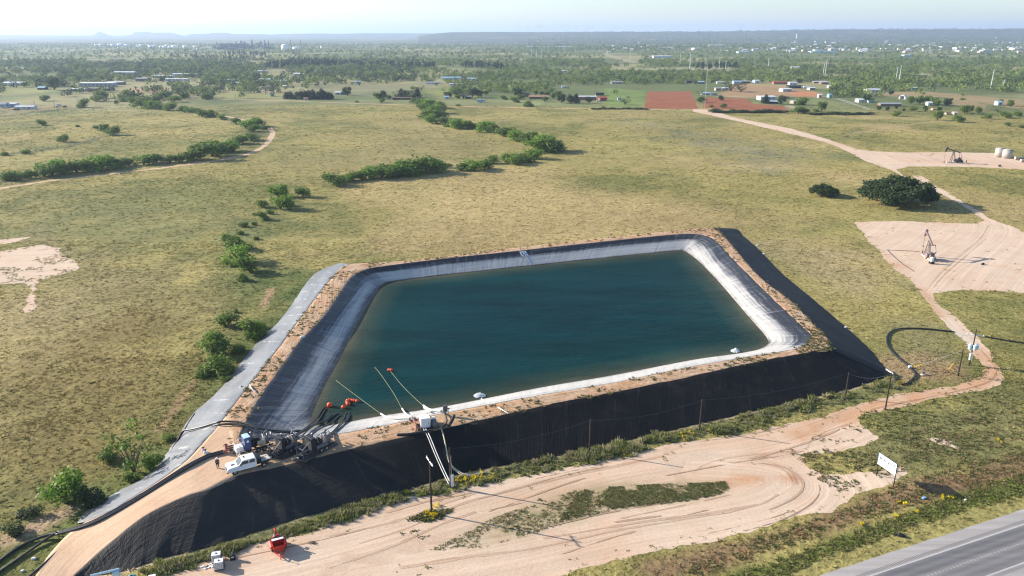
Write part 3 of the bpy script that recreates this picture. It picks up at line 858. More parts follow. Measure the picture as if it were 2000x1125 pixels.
def ticks(nm, o0, o1, pitch, w, mat):
    V = []; Fq = []
    for l in np.arange(HL0, HL1, pitch):
        b = len(V)
        for dl, o in ((0, o0), (w, o0), (w, o1), (0, o1)):
            q = hw0[:2] + hdir * (l + dl) + hnor * o; V.append((q[0], q[1], .026))
        Fq.append((b, b + 3, b + 2, b + 1))
    link(nm, np_mesh(nm, V, Fq), HWY, [mat])
ticks("rumble_strip", o_r0, o_r1, .34, .17, M_RUM)
ticks("lane_line", o_mid - .1, o_mid + .25, .62, .2, M_TICK)
ticks("rumble_strip", o_l2 + .3, o_l2 + .75, .34, .17, M_RUM)

# ------------------------------------------------------------------ reservoir
def loft(name, cols, mat, uv=True, smooth=True, extra=None, closed=False):
    """cols: list of point rows, each (n,3)"""
    n = len(cols[0]); k = len(cols)
    V = np.stack(cols, 1).reshape(-1, 3)
    ii = np.arange(n * k).reshape(n, k)
    nxt = np.roll(ii, -1, 0) if closed else ii[1:]
    cur = ii if closed else ii[:-1]
    Fq = np.stack([cur[:, :-1].ravel(), cur[:, 1:].ravel(), nxt[:, 1:].ravel(), nxt[:, :-1].ravel()], 1)
    me = np_mesh(name, V, Fq, smooth)
    L = np.concatenate([[0], np.cumsum(np.hypot(*np.diff(cols[0][:, :2], axis=0).T))])
    wd = np.array([np.linalg.norm(c - cols[0], axis=1) for c in cols]).T
    tt = np.tile(np.linspace(0, 1, k), (n, 1))
    set_vec(me, "uvt", np.stack([np.repeat(L[:, None], k, 1), wd, tt], 2).reshape(-1, 3))
    if extra is not None: set_flt(me, "salt", extra.reshape(-1))
    return link(name, me, None, [mat])

def lerp_rows(a, b, ts): return [a + (b - a) * t for t in ts]

def liner_material(name, base, rough, crease, streak, wr=.6, dust=None, shear=0.0, spec=.5):
    n = NT(name)
    uv = n.attr("uvt", "Vector")
    fold = n.noise(n.mapping(uv, (.75, .16, 0), (0, 0, shear)), 1.0, 4, .65, 1.4)
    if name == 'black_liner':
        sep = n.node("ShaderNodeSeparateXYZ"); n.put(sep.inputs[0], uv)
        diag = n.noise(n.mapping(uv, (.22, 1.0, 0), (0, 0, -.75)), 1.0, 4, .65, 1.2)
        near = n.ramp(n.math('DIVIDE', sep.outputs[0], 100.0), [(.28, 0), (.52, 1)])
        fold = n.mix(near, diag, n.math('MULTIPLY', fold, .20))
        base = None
    fine = n.noise(n.mapping(uv, (3.5, .25, 0), (0, 0, shear)), 1.0, 3, .6, .4)
    big = n.noise(n.mapping(uv, (.08, .12, 0)), 1.0, 4, .6)
    seam = n.node("ShaderNodeTexWave"); seam.wave_type = 'BANDS'; seam.bands_direction = 'X'; n.put(seam.inputs[0], n.mapping(uv, (1, .02, 0), (0, 0, shear))); seam.inputs["Scale"].default_value = .07; seam.inputs["Distortion"].default_value = .4
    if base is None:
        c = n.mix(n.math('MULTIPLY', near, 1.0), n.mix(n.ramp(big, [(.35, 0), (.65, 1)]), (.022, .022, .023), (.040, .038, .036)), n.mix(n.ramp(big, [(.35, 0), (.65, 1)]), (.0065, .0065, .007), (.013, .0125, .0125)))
    else: c = n.mix(n.ramp(big, [(.35, 0), (.65, 1)]), tuple(v * .8 for v in base), tuple(v * 1.3 for v in base))
    c = n.mix(n.ramp(fine, [(.62, 0), (.8, streak)]), c, (.30, .30, .30))
    if dust:
        dn = n.noise(n.pos(), .25, 4, .7)
        c = n.mix(n.ramp(dn, [(.52, 0), (.75, dust)]), c, (.34, .26, .19))
    c = n.mix(n.math('MULTIPLY', n.ramp(seam.outputs[0], [(.975, 0), (.994, crease)]), n.ramp(n.noise(n.mapping(uv, (.3, .22, 0)), 1.0, 3, .7), [(.5, 0), (.6, 1)])), c, (.42, .43, .45))
    n.set(c, n.ramp(big, [(.3, rough - .06), (.7, rough + .08)]), 0, spec)
    n.bump(n.math('ADD', n.math('ADD', fold, n.math('MULTIPLY', fine, .25)), n.math('MULTIPLY', seam.outputs[0], .12)), wr, .36 if base is None else .18)
    return n.mat

def rag(c, amp, s):
    d = (fbm(c[:, 0] / 1.2, c[:, 1] / 1.2, s, 3) - .5) * 2 * amp
    return d[:, None]

# dirt crest and ramp
def crest_material():
    n = NT("crest_dirt")
    po = n.pos()
    t = n.attr("uvt", "Vector")
    a = n.noise(po, 1.3, 4, .7); b = n.noise(po, .22, 4, .6)
    st = n.noise(n.mapping(t, (.05, 2.2, 0)), 1.0, 4, .7)
    c = n.mix(n.ramp(b, [(.38, 0), (.66, 1)]), (.46, .275, .16), (.50, .355, .245))
    c = n.mix(n.ramp(st, [(.5, 0), (.68, .75)]), c, (.17, .15, .065))
    c = n.mix(1.0, c, n.ramp(a, [(.3, .72), (.7, 1.2)]), 'MULTIPLY')
    n.set(c, .95, 0, .08); n.bump(n.math('ADD', a, st), .7, .25)
    return n.mat
M_CREST = crest_material()
O, I, T, Wt = RG['o'].copy(), RG['i'].copy(), RG['t'].copy(), RG['w'].copy()
def closed_roll(a): return np.concatenate([a, a[:1]])
Oc, Ic, Tc, Wc = map(closed_roll, (O, I, T, Wt))
oi = Oc + (Ic - Oc) * 0; core = []
inset = Tc.copy(); 
down = lambda A, dz: A - np.array((0, 0, dz))
e_cols = [down(Tc, .5), down(Tc + (Oc - Tc) * .9, .35), Oc + np.array((0, 0, 0.0)), *lerp_rows(Oc, Ic, (.2, .4, .6, .8)), Ic, down(Ic + (Wc - Ic) * .12, .35), down(Ic + (Wc - Ic) * 1.7, .5)]
for c in e_cols[3:7]: c[:, 2] += .10 * (fbm(c[:, 0] / 2, c[:, 1] / 2, 12, 3) - .3)
tag(loft("embankment", e_cols, M_CREST), "raised earth embankment with a dirt crest ringing the reservoir", "embankment", kind='structure')
rl, rr = resample(rampL, 1.0), resample(rampR, 1.0)
m_ = min(len(rl), len(rr)); tt = np.linspace(0, 1, 60)
rs = lambda pl: np.stack([np.interp(tt, np.linspace(0, 1, len(pl)), pl[:, k]) for k in range(3)], 1)
rl, rr = rs(rampL), rs(rampR)
tl, tr = rs(resample(catmull(rows(RAMP_TL), 6), 1.0)), rs(resample(catmull(rows(RAMP_TR), 6), 1.0))
FLOW['RAMP'] = (rl + rr) / 2
def ramp_mesh():
    cols = [down(tl, .5)] + [down(rl, .25)] + lerp_rows(rl, rr, np.linspace(0, 1, 14)) + [down(rr, .25), down(tr, .5)]
    for c in cols[2:-2]: c[:, 2] += .004
    o = loft("dirt_ramp", cols, M_DIRT)
    V = np.stack(cols, 1).reshape(-1, 3)
    set_col(o.data, "tint", dirt_tint(V[:, 0], V[:, 1]) * np.array((.95, .86, .78)))
    set_vec(o.data, "flow", flowf('RAMP')(V[:, 0], V[:, 1]))
    return tag(o, "sandy ramp climbing from the lot to the embankment crest", "ramp", kind='structure')
ramp_mesh()

# outer liners
def outer(name, label, toe, crest, mat, hang=.25, lift=.05, s=5, ragamp=.35):
    k = np.linspace(0, 1, 10)
    n_ = toe - crest; nl = np.linalg.norm(n_, axis=1)[:, None]
    c0 = crest - n_ / nl * (hang + rag(crest, ragamp, s)); c0[:, 2] = crest[:, 2] + .03
    c1 = toe + n_ / nl * rag(toe, .3, s + 3); c1[:, 2] = .03
    cols = [c0] + [crest + (c1 - crest) * t for t in k]
    for j, c in enumerate(cols[1:]):
        c[:, 2] += lift + .10 * (fbm(c[:, 0] / 2.5, c[:, 1] / 2.5, s, 3) - .5) * (0 if j in (0, 9) else 1)
    return tag(loft(name, cols, mat), label, "liner")
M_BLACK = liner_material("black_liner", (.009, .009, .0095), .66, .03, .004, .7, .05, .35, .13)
M_SIDE = liner_material("sunless_liner", (.012, .013, .017), .6, .05, .03, .6, .0, .5, .14)  # bluish dark base puts the shade on this bank into the liner colour
M_SUNLIT = liner_material("sunlit_liner", (.135, .142, .155), .50, .8, .16, .45, .15, -.55)  # black liner too; sunlight on this bank is put into the lighter base
nsl = slice(0, i_corner_r + 1)
near_toe = catmull(list(rows(RAMP_TR[:0:-1])) + ring['t'][:11], NSUB); near_crest = catmull(list(rows(RAMP_R[:0:-1])) + ring['o'][:11], NSUB)
left_toe = catmull(ring['t'][23:] + list(rows([(352,848),(334,874),(295,924),(227,963),(171,999),(151,1022)])), NSUB)
left_crest = catmull(ring['o'][23:] + list(rows([(427,828,4),(395,866,4),(359,903,3.95),(302,944,3.5),(227,991,2.4),(168,1020,1.4)])), NSUB)
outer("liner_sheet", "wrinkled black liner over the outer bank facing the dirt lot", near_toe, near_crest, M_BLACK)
outer("liner_sheet", "black liner coloured dark blue grey for shade on the outer bank facing the pumpjacks", T[i_corner_r:i_corner_f + 1], O[i_corner_r:i_corner_f + 1], M_SIDE, s=15)
outer("liner_sheet", "black liner coloured light grey for sunlight on the outer bank beside the mesquite bushes", left_toe, left_crest, M_SUNLIT, s=25, hang=.1, ragamp=.15)

# inner liner with dried salt bands
def inner_material():
    n = NT("salted_liner")
    uv = n.attr("uvt", "Vector"); s = n.attr("salt", "Fac")
    st = n.noise(n.mapping(uv, (.9, .07, 0)), 1, 5, .75, .3)
    st2 = n.noise(n.mapping(uv, (.05, 1.6, 0)), 1, 4, .7, .2)
    st3 = n.noise(n.mapping(uv, (.7, .08, 0)), 1, 3, .6, .6)
    big = n.noise(uv, .12, 3, .6)
    f = n.math('ADD', s, n.math('MULTIPLY', n.math('SUBTRACT', n.math('ADD', n.math('MULTIPLY', st, .36), n.math('MULTIPLY', st2, .64)), .5), 2.1))
    f = n.math('ADD', f, n.math('MULTIPLY', n.math('SUBTRACT', big, .5), .3), True)
    c = n.ramp(f, [(0.0, (.016, .017, .021)), (.2, (.03, .032, .040)), (.45, (.17, .175, .19)), (.7, (.34, .335, .325)), (1, (.47, .455, .43))])
    cr = n.ramp(st3, [(.60, 0), (.66, .55), (.70, 0)])
    c = n.mix(n.math('MULTIPLY', cr, .28), c, (.5, .5, .52))
    sp_ = n.node('ShaderNodeSeparateXYZ'); n.put(sp_.inputs[0], uv)
    tn_ = n.math('MULTIPLY', n.ramp(sp_.outputs[2], [(.78, 0), (.81, .8), (.84, .2), (1, .2)]), n.ramp(n.noise(uv, .9, 4, .7), [(.4, 0), (.6, 1)]))
    c = n.mix(tn_, c, (.20, .15, .085))
    n.set(c, n.ramp(f, [(0, .42), (.6, .8)]), 0, .4)
    n.bump(n.math('ADD', st3, n.math('MULTIPLY', st, .3)), .5, .16)
    return n.mat
ks = np.concatenate([np.linspace(0, 1, 15), [1.15, 1.4, 1.9]])
cols = [Ic + (Wc - Ic) * t for t in ks]
n_ = Wc - Ic; nl = np.linalg.norm(n_, axis=1)[:, None]
lip = Ic - n_ / nl * (.15 + rag(Ic, .25, 33)); lip[:, 2] = CREST + .03
saltv = np.stack([np.array([np.interp(min(t, 1), SALTK, r) for r in closed_roll(SK)]) * (1 if t <= 1 else .8) for t in ks], 1)
for j, c in enumerate(cols):
    c[:, 2] += .05 + (.12 * (fbm(c[:, 0] / 2, c[:, 1] / 2, 31, 3) - .5) if 0 < j < 14 else 0)
    if 0 < j: c[:, 2] += 0.0
cols = [lip] + cols; saltv = np.concatenate([saltv[:, :1], saltv], 1)
tag(loft("pond_liner", cols, inner_material(), extra=saltv), "inner black pond liner streaked with pale dried salt bands", "liner")

# water
def water_material():
    n = NT("teal_water")
    e = n.attr("edge", "Fac"); po = n.pos()
    f1 = n.noise(n.mapping(po, (1.0, 2.4, 1), (0, 0, .5)), .9, 3, .6, .4); f2 = n.noise(n.mapping(po, (.5, 1.1, 1), (0, 0, .5)), .25, 2, .5)
    big = n.noise(po, .03, 3, .6)
    c = n.ramp(n.math('ADD', e, n.math('MULTIPLY', n.math('SUBTRACT', big, .5), .15)), [(0, (.075, .075, .050)), (.09, (.030, .050, .038)), (.30, (.003, .030, .032)), (1, (.001, .0245, .030))])
    n.set(n.mix(1.0, c, n.ramp(n.noise(n.mapping(po, (.03, .09, 1), (0, 0, .4)), 1.0, 3, .6), [(.35, .78), (.65, 1.2)]), 'MULTIPLY'), .22, 0, .10); n.b.inputs["IOR"].default_value = 1.13
    n.bump(n.math('ADD', n.math('MULTIPLY', f1, .6), f2), .8, .36)
    return n.mat
wpoly = resample(np.concatenate([Wt[:, :2], Wt[:1, :2]]), 1.0)[:-1]
cen = wpoly.mean(0)
def edge_tint(x, y): return np.ones((len(x), 3))
pts_b = wpoly
X, Y = np.meshgrid(np.arange(pts_b[:, 0].min(), pts_b[:, 0].max(), 2.0), np.arange(pts_b[:, 1].min(), pts_b[:, 1].max(), 2.0))
X = X.ravel(); Y = Y.ravel(); kp = sdist(pts_b, X, Y) > .8
pts = [Vector((float(a), float(b))) for a, b in pts_b] + [Vector((float(a), float(b))) for a, b in zip(X[kp], Y[kp])]
vo, eo, fo, _, _, _ = delaunay_2d_cdt(pts, [], [list(range(len(pts_b)))], 1, 1e-5)
V = np.array([(v.x, v.y, WATER) for v in vo]); Ft = np.array([f for f in fo if len(f) == 3])
me = np_mesh("water", V, Ft)
# depth falls away fastest from the steep near and far sides
dd = sdist(pts_b, V[:, 0], V[:, 1])
set_flt(me, "edge", np.clip(dd / 24.0, 0, 1))
bm = bmesh.new(); bm.from_mesh(me); bmesh.ops.recalc_face_normals(bm, faces=bm.faces)
if sum(f.normal.z for f in bm.faces) < 0: bmesh.ops.reverse_faces(bm, faces=bm.faces)
bm.to_mesh(me); bm.free()
tag(link("water", me, None, [water_material()]), "dark teal water filling the reservoir", "water", kind='structure')

# ------------------------------------------------------------------ vegetation
M_LEAF = mat_foliage("mesquite_leaf", (.10,.155,.026), (.15,.21,.038), (.21,.27,.06))
M_LEAFB = mat_foliage("bright_leaf", (.14,.235,.024), (.19,.29,.04), (.25,.34,.07))
M_LEAFD = mat_foliage("dark_leaf", (.032,.055,.018), (.048,.075,.024), (.10,.13,.05))
M_LEAFC = mat_foliage("conifer_leaf", (.022,.040,.024), (.032,.050,.030), (.05,.07,.04))
M_LEAFG = mat_foliage("grey_leaf", (.095,.10,.065), (.13,.13,.085), (.17,.16,.11))
M_BARK = simple("bark", (.11,.085,.06), .9, var=.4, scale=6)

def leaf_cloud(lobes, n, size, seed, up=.35, hollow=.55):
    """leaf sprigs scattered through lobes (cx,cy,cz,rx,ry,rz)"""
    g = np.random.default_rng(seed)
    w = np.array([l[3] * l[4] * l[5] for l in lobes]) ** .67; w /= w.sum()
    which = g.choice(len(lobes), n, p=w)
    L = np.array(lobes)[which]
    d = g.normal(size=(n, 3)); d /= np.linalg.norm(d, axis=1)[:, None]
    r = (hollow ** 3 + (1 - hollow ** 3) * g.random(n)) ** (1 / 3) * (1 + .16 * g.normal(size=n))
    c = L[:, :3] + d * L[:, 3:] * r[:, None]
    c[:, 2] = np.maximum(c[:, 2], size * .3)
    nn = d * .7 + g.normal(size=(n, 3)) * .7; nn[:, 2] += up
    nn /= np.linalg.norm(nn, axis=1)[:, None]
    a = np.cross(nn, g.normal(size=(n, 3))); a /= np.linalg.norm(a, axis=1)[:, None] + 1e-9
    b = np.cross(nn, a)
    s = size * g.uniform(.6, 1.35, n)[:, None]
    V = np.stack([c - a * s * .5 - b * s * .15, c + b * s * -.5, c + a * s * .55 + b * s * .1, c + b * s * .5], 1).reshape(-1, 3)
    return V, np.arange(n * 4).reshape(n, 4)

def limbs(mb, h, spread, k, rnd, r0):
    base = [(0, 0, -.03 * h), (0, 0, .12 * h)]
    for i in range(k):
        t = 2 * math.pi * (i + rnd.random() * .7) / k
        e = (math.cos(t) * spread * rnd.uniform(.4, .85), math.sin(t) * spread * rnd.uniform(.4, .85), h * rnd.uniform(.55, .85))
        m = (e[0] * .35, e[1] * .35, h * .3)
        mb.tube([(0, 0, -.03 * h), (m[0] * .3, m[1] * .3, h * .1), m, e], [r0, r0 * .85, r0 * .6, r0 * .18], 5)

TREES = {}
def tree_kind(key, leafmat, nvar, fn):
    out = []
    for v in range(nvar):
        rnd = random.Random(hash((key, v)) & 0xffff if False else (sum(map(ord, key)) * 7 + v))
        lob, n, size, h, spread, k, r0 = fn(rnd)
        V, Fq = leaf_cloud(lob, n, size, rnd.randrange(10 ** 6))
        cm = np_mesh("crown", V, Fq); cm.materials.append(leafmat)
        mb = MB(); limbs(mb, h, spread, k, rnd, r0)
        tm = bpy.data.meshes.new("trunk"); tm.from_pydata(mb.v, [], mb.f); tm.materials.append(M_BARK)
        out.append((cm, tm))
    TREES[key] = out
def f_mesq(rnd):
    lob = []
    for i in range(rnd.randint(7, 9)):
        t = rnd.uniform(0, 6.28); q = rnd.uniform(.15, .48); r = rnd.uniform(.20, .33)
        lob.append((math.cos(t) * q, math.sin(t) * q, rnd.uniform(.16, .72), r, r, r * .85))
    lob.append((0, 0, .48, .36, .36, .40))
    return lob, 1150, .085, .95, .45, 5, .035
def f_round(rnd):
    lob = [(0, 0, .56, .40, .40, .40)]
    for i in range(11):
        t = rnd.uniform(0, 6.28); q = rnd.uniform(.2, .36); r = rnd.uniform(.14, .23)
        lob.append((math.cos(t) * q, math.sin(t) * q, rnd.uniform(.3, .86), r, r, r))
    return lob, 1300, .075, .9, .35, 4, .04
def f_con(rnd):
    lob = []
    for i in range(9):
        z = .12 + .84 * i / 9; r = .36 * (1 - (i / 9) ** 1.6) + .06
        lob.append((rnd.uniform(-.04, .04), rnd.uniform(-.04, .04), z, r, r, .12))
    return lob, 1100, .075, .95, .05, 3, .03
def f_open(rnd):
    lob = []
    for i in range(11):
        t = rnd.uniform(0, 6.28); q = rnd.uniform(.2, .6); r = rnd.uniform(.10, .20)
        lob.append((math.cos(t) * q, math.sin(t) * q, rnd.uniform(.35, .95), r, r, r * .8))
    return lob, 330, .07, 1.0, .6, 13, .022
def f_low(rnd):
    lob = []
    for i in range(8):
        t = rnd.uniform(0, 6.28); q = rnd.uniform(.1, .6); r = rnd.uniform(.25, .4)
        lob.append((math.cos(t) * q, math.sin(t) * q, rnd.uniform(.2, .6), r, r, r))
    return lob, 900, .11, .7, .5, 5, .03
def f_oak(rnd):
    lob = []
    for i in range(70):
        t = i * 2.39996; q = math.sqrt((i + .5) / 70) * .92
        z = .12 + .70 * math.sqrt(max(0, 1 - (q / 1.05) ** 2)) * rnd.uniform(.45, 1.0)
        r = rnd.uniform(.12, .20)
        lob.append((math.cos(t) * q, math.sin(t) * q, z, r, r, r * .9))
    return lob, 15000, .055, .8, .8, 8, .05
tree_kind('mesquite', M_LEAF, 6, f_mesq); tree_kind('bright', M_LEAFB, 3, f_mesq); tree_kind('round', M_LEAFD, 3, f_round)
tree_kind('green', M_LEAF, 3, f_round); tree_kind('conifer', M_LEAFC, 3, f_con); tree_kind('grey', M_LEAFG, 2, f_open); tree_kind('twiggy', M_LEAF, 1, f_open)
tree_kind('low', M_LEAF, 2, f_low); tree_kind('lowdark', M_LEAFD, 2, f_low); tree_kind('oak', M_LEAFD, 2, f_oak)
COUNT_TREES = [0]
def tree(kind, loc, h, wid, label, group=None, name=None, cat=None):
    cm, tm = R.choice(TREES[kind])
    COUNT_TREES[0] += 1
    nm = name or {'mesquite': 'mesquite_bush', 'bright': 'mesquite_bush', 'conifer': 'conifer_tree', 'oak': 'oak_tree', 'low': 'shrub', 'lowdark': 'shrub', 'twiggy': 'bare_tree'}.get(kind, 'shade_tree')
    ct = cat or ('bush' if 'bush' in nm else 'shrub' if nm == 'shrub' else 'tree')
    o = thing(nm, label, ct, loc, R.uniform(0, 6.28), group)
    o.scale = (wid, wid, h)
    for n_, m_ in (('trunk', tm), ('crown', cm)):
        c = bpy.data.objects.new(n_, m_); COL.objects.link(c); c.parent = o
    return o
ORD = ['first','second','third','fourth','fifth','sixth','seventh','eighth','ninth','tenth','eleventh','twelfth','thirteenth','fourteenth','fifteenth','sixteenth','seventeenth','eighteenth','nineteenth','twentieth']
ORD += ['twenty-' + o for o in ORD[:9]] + ['thirtieth'] + ['thirty-' + o for o in ORD[:9]] + ['fortieth'] + ['forty-' + o for o in ORD[:9]]

def px_tree(kind, x, y, hp, label, group=None, wk=1.25, **kw):
    b = P(x, y); h = top_h(x, y, y - hp)
    return tree(kind, b, h, h * wk * R.uniform(.9, 1.1), label, group, **kw)
def c1(pts, ox=0, oy=0, s=2.813): return [(ox + p[0] / s, oy + p[1] / s, p[2] / s) for p in pts]
HEDGE_A = c1([(30,1005,48),(80,1003,50),(160,995,48),(245,985,60),(285,978,82),(345,970,66),(420,960,78),(490,955,78),(560,945,72),(605,938,60),(660,932,58),(710,925,56),(790,920,55),(860,908,62),(935,908,60),(1000,902,52),(1045,893,42),(1100,888,88),(1170,872,82),(1230,852,76),(1285,832,62),(1320,790,55),(1380,772,55),(1395,722,52),(1350,704,55),(1412,694,60),(1300,684,50),(1460,712,30),(1220,658,30),(1165,642,42),(1110,642,56),(1080,622,35),(1040,617,32),(1000,612,42),(930,607,42),(880,602,42),(840,597,46),(780,592,56),(750,577,42)])
for i, (x, y, h) in enumerate(HEDGE_A):
    y -= 5 if i < 20 else 0
    px_tree('mesquite' if i % 4 else 'bright', x, y, h * R.uniform(.85, 1.25), f"mesquite bush along the curved sandy track, {ORD[i]} counted from the near end", "mesquite bushes along the curved sandy track", R.uniform(1.4, 1.8))
HEDGE_B = c1([(525,590,48),(585,595,50),(515,618,55),(570,625,55),(520,652,58),(575,652,55),(545,678,55),(605,685,45),(660,697,45),(705,707,60),(745,705,50),(795,708,36),(845,722,56),(885,727,42),(940,745,60),(1000,768,62),(1050,782,60),(1105,785,58),(1140,832,82),(1190,838,88),(1235,830,70),(1105,872,60),(1050,892,60),(1000,906,62),(960,890,50),(880,897,42),(835,927,60),(775,937,62),(700,937,48),(630,922,30),(560,944,82),(500,949,84),(440,958,84),(382,964,84),(330,968,76),(270,977,70),(215,977,62),(160,987,62),(110,990,52),(60,1002,52),(18,1018,62)], 650)
for i, (x, y, h) in enumerate(HEDGE_B):
    px_tree('mesquite' if i % 3 else 'bright', x, y, h * R.uniform(.9, 1.22), f"mesquite bush in the hooked row beyond the pond, {ORD[i]} counted from the far end", "mesquite bushes in the hooked row beyond the pond", R.uniform(1.45, 1.8))
LOOSE = [
 ('bright', 544,385,28, "rounded bright mesquite at the head of the sparse line beside the pond"), ('mesquite', 592,384,24, "dark mesquite bush casting a long shadow right of the bright ones"),
 ('bright', 548,409,30, "bright yellow-green mesquite bush lit full on in the sparse line"), ('mesquite', 511,405,18, "small dark mesquite bush left of the two bright ones"),
 ('mesquite', 513,429,19, "lone small mesquite bush with a pointed shadow below the bright pair"), ('low', 478,443,14, "low flat shrub in the grass near the sparse mesquite line"),
 ('mesquite', 458,486,30, "dark mesquite bush at the head of the three bush clump"), ('bright', 470,512,38, "bright middle mesquite bush of the three bush clump"),
 ('mesquite', 488,532,36, "pale airy mesquite bush at the foot of the three bush clump"), ('low', 500,468,10, "tiny shrub in the shade right of the three bush clump"),
 ('mesquite', 446,634,30, "open mesquite tree with visible stems near the grey liner"), ('mesquite', 494,655,36, "dense mesquite bush touching the edge of the grey liner"),
 ('mesquite', 416,692,46, "largest rounded mesquite bush beside the grey liner"), ('mesquite', 424,727,40, "wide mesquite bush just below the largest one by the liner"),
 ('low', 465,688,22, "shaded shrub behind the largest mesquite bush by the liner"), ('low', 470,640,16, "low shrub between the open mesquite and the dense one"),
 ('bright', 128,983,56, "brightest green mesquite bush near the low end of the grey liner"), ('lowdark', 175,985,30, "dark shrub in the shadow of the brightest mesquite bush"),
 ('bright', 300,912,28, "yellow-green shrub at the edge of the liner beside the bare tree"), ('lowdark', 30,1042,20, "dark low thicket in the grass left of the black hoses"),
 ('low', 215,900,30, "pale green shrub left of the bare branching tree"), ('low', 255,940,22, "green shrub at the foot of the grey liner below the bare tree"), ('low', 330,860,16, "green shrub pressed against the liner where hoses come down"), ('lowdark', 60,1005,18, "small dark shrub above the black hoses"),
 ('low', 527,372,12, "low shrub just left of the head of the sparse mesquite line"), ('low', 568,402,14, "low shrub between the dark bush and the bright pair of the sparse line"), ('low', 526,418,12, "low shrub at the foot of the bright pair"), ('low', 500,420,9, "tiny shrub left of the foot of the bright pair"), ('low', 496,440,10, "tiny shrub on the bare patch of the sparse line"), ('low', 470,458,12, "low shrub uphill of the three bush clump"), ('mesquite', 443,474,22, "small mesquite left of the three bush clump"), ('low', 486,486,13, "low shrub pressed to the right of the three bush clump"), ('low', 455,520,12, "low shrub left of the foot of the three bush clump"), ('mesquite', 476,548,16, "small bush below the three bush clump"), ('low', 460,610,10, "tiny shrub above the open mesquite by the grey liner"), ('low', 395,735,18, "low shrub left of the wide mesquite by the liner"), ('low', 445,745,16, "low shrub between the wide mesquite and the liner"), ('low', 515,642,14, "low shrub wedged between the dense mesquite and the liner"),
 ('mesquite', 165,210,21, "wide mesquite tree standing alone by the white farm trucks"), ('mesquite', 83,245,13, "lone bush in the left pasture above the curved gully"), ('low', 151,248,7, "tiny lone bush in the middle of the left pasture"),
 ('mesquite', 206,258,20, "dark bush at the tip of the curved gully"), ('mesquite', 221,264,20, "pale bush ending the curved gully with a long shadow"), ('low', 187,251,10, "small shrub just left of the gully bushes"), ('mesquite', 124,277,16, "round bush alone on the curved gully bank"),
 ('low', 52,300,14, "low shrub at the left end of the curved gully"), ('low', 10,304,12, "dark low shrub on the gully at the frame edge"),
]
for k, x, y, h, lb in LOOSE:
    px_tree(k, x, y, h * (1.0 if k != 'low' else .8), lb, None, 1.22)
bt = px_tree('twiggy', 262, 922, 78, "large bare branching tree with sparse leaves beside the grey liner", None, .8)
o = tree('oak', P(1752, 397), top_h(1752, 397, 341), 14.6, "huge dark spreading oak clump beside the dirt road"); o.rotation_euler = (0, 0, .3)
o = tree('oak', P(1608, 382), top_h(1608, 382, 358), 6.0, "smaller dark oak clump left of the huge one")

# farm trees: photo position, height
def cc(pts, ox, oy, s): return [(p[0], ox + p[1] / s, oy + p[2] / s, p[3] / s) for p in pts]
FARM = cc([('conifer',90,255,70),('conifer',140,256,76),('conifer',190,257,76),('conifer',240,257,80),('conifer',300,256,92),('conifer',345,257,98),('conifer',420,257,105),('conifer',470,258,78),('conifer',512,256,66),('conifer',390,258,78),('conifer',115,254,70),('conifer',215,255,74),('conifer',270,256,84),('conifer',322,257,86),('conifer',445,256,88),('conifer',490,257,70)], 540, 140, 4.762)
for i, (k, x, y, h) in enumerate(FARM):
    px_tree(k, x, y, h, "dark conifer in the dense windbreak at the far edge of the grass field", "dark conifers of the dense windbreak", 1.1)
FARM2 = cc([('round',660,222,72),('mesquite',940,252,58),('round',1000,252,66),('round',1050,260,40),('grey',1115,247,58),('conifer',1160,242,80),('round',1210,252,70),('conifer',1310,242,86),('mesquite',1340,297,58),('mesquite',1285,292,50),('mesquite',975,288,42),('mesquite',1265,167,34),('grey',1350,175,40),('mesquite',1680,222,62),('grey',1740,252,70),('round',1820,240,78),('round',1880,240,64),('low',745,285,18),('low',1690,320,22)], 540, 140, 4.762)
FARM2 += cc([('round',620,216,82),('mesquite',580,277,62),('mesquite',740,325,64),('green',1060,232,72),('green',1000,236,60),('round',1095,287,88),('round',1185,292,88),('conifer',1250,282,90),('round',1390,290,68),('grey',1785,302,80),('low',1540,340,24),('green',810,200,50),('green',880,200,45)], 900, 150, 5.556)
FARM2 += cc([('grey',430,212,110),('grey',540,222,85),('round',325,317,48),('mesquite',350,390,48),('mesquite',220,387,30),('conifer',805,347,90),('round',975,352,80),('mesquite',1200,362,86),('mesquite',1160,452,80),('mesquite',1220,452,62),('green',1410,432,98),('mesquite',100,332,66),('low',250,432,38),('low',1340,432,34)], 1350, 140, 5.556)
FARM2 += cc([('round',190,352,82),('mesquite',230,342,50),('round',330,442,48),('round',425,452,42),('round',530,432,32),('round',615,457,32),('mesquite',530,512,60),('mesquite',715,452,60),('green',860,462,70),('green',1000,556,96),('mesquite',1240,582,80),('round',1030,462,48),('green',1310,482,92),('green',1370,472,80),('green',1470,492,82),('mesquite',1570,542,60),('mesquite',1790,532,72),('mesquite',1920,512,58),('mesquite',1820,627,46),('low',1980,648,38),('green',700,372,80),('green',800,372,92),('green',960,382,80),('round',1120,392,80),('round',470,272,52),('green',1720,382,60),('green',1840,402,70),('grey',1700,472,60),('low',1290,322,24),('low',1290,272,20),('green',900,372,84),('green',1000,392,70)], 1660, 140, 5.882)
FARM2 += [(k, x, y, h) for k, x, y, h in [('mesquite',1362,214,0)] if 0] + cc([('green',420,395,44),('round',120,95,30),('mesquite',880,545,40),('mesquite',960,560,40),('mesquite',530,555,34),('mesquite',240,555,32),('green',640,575,24),('mesquite',560,540,44),('mesquite',700,540,48),('round',300,495,60)], 0, 0, 2.813)
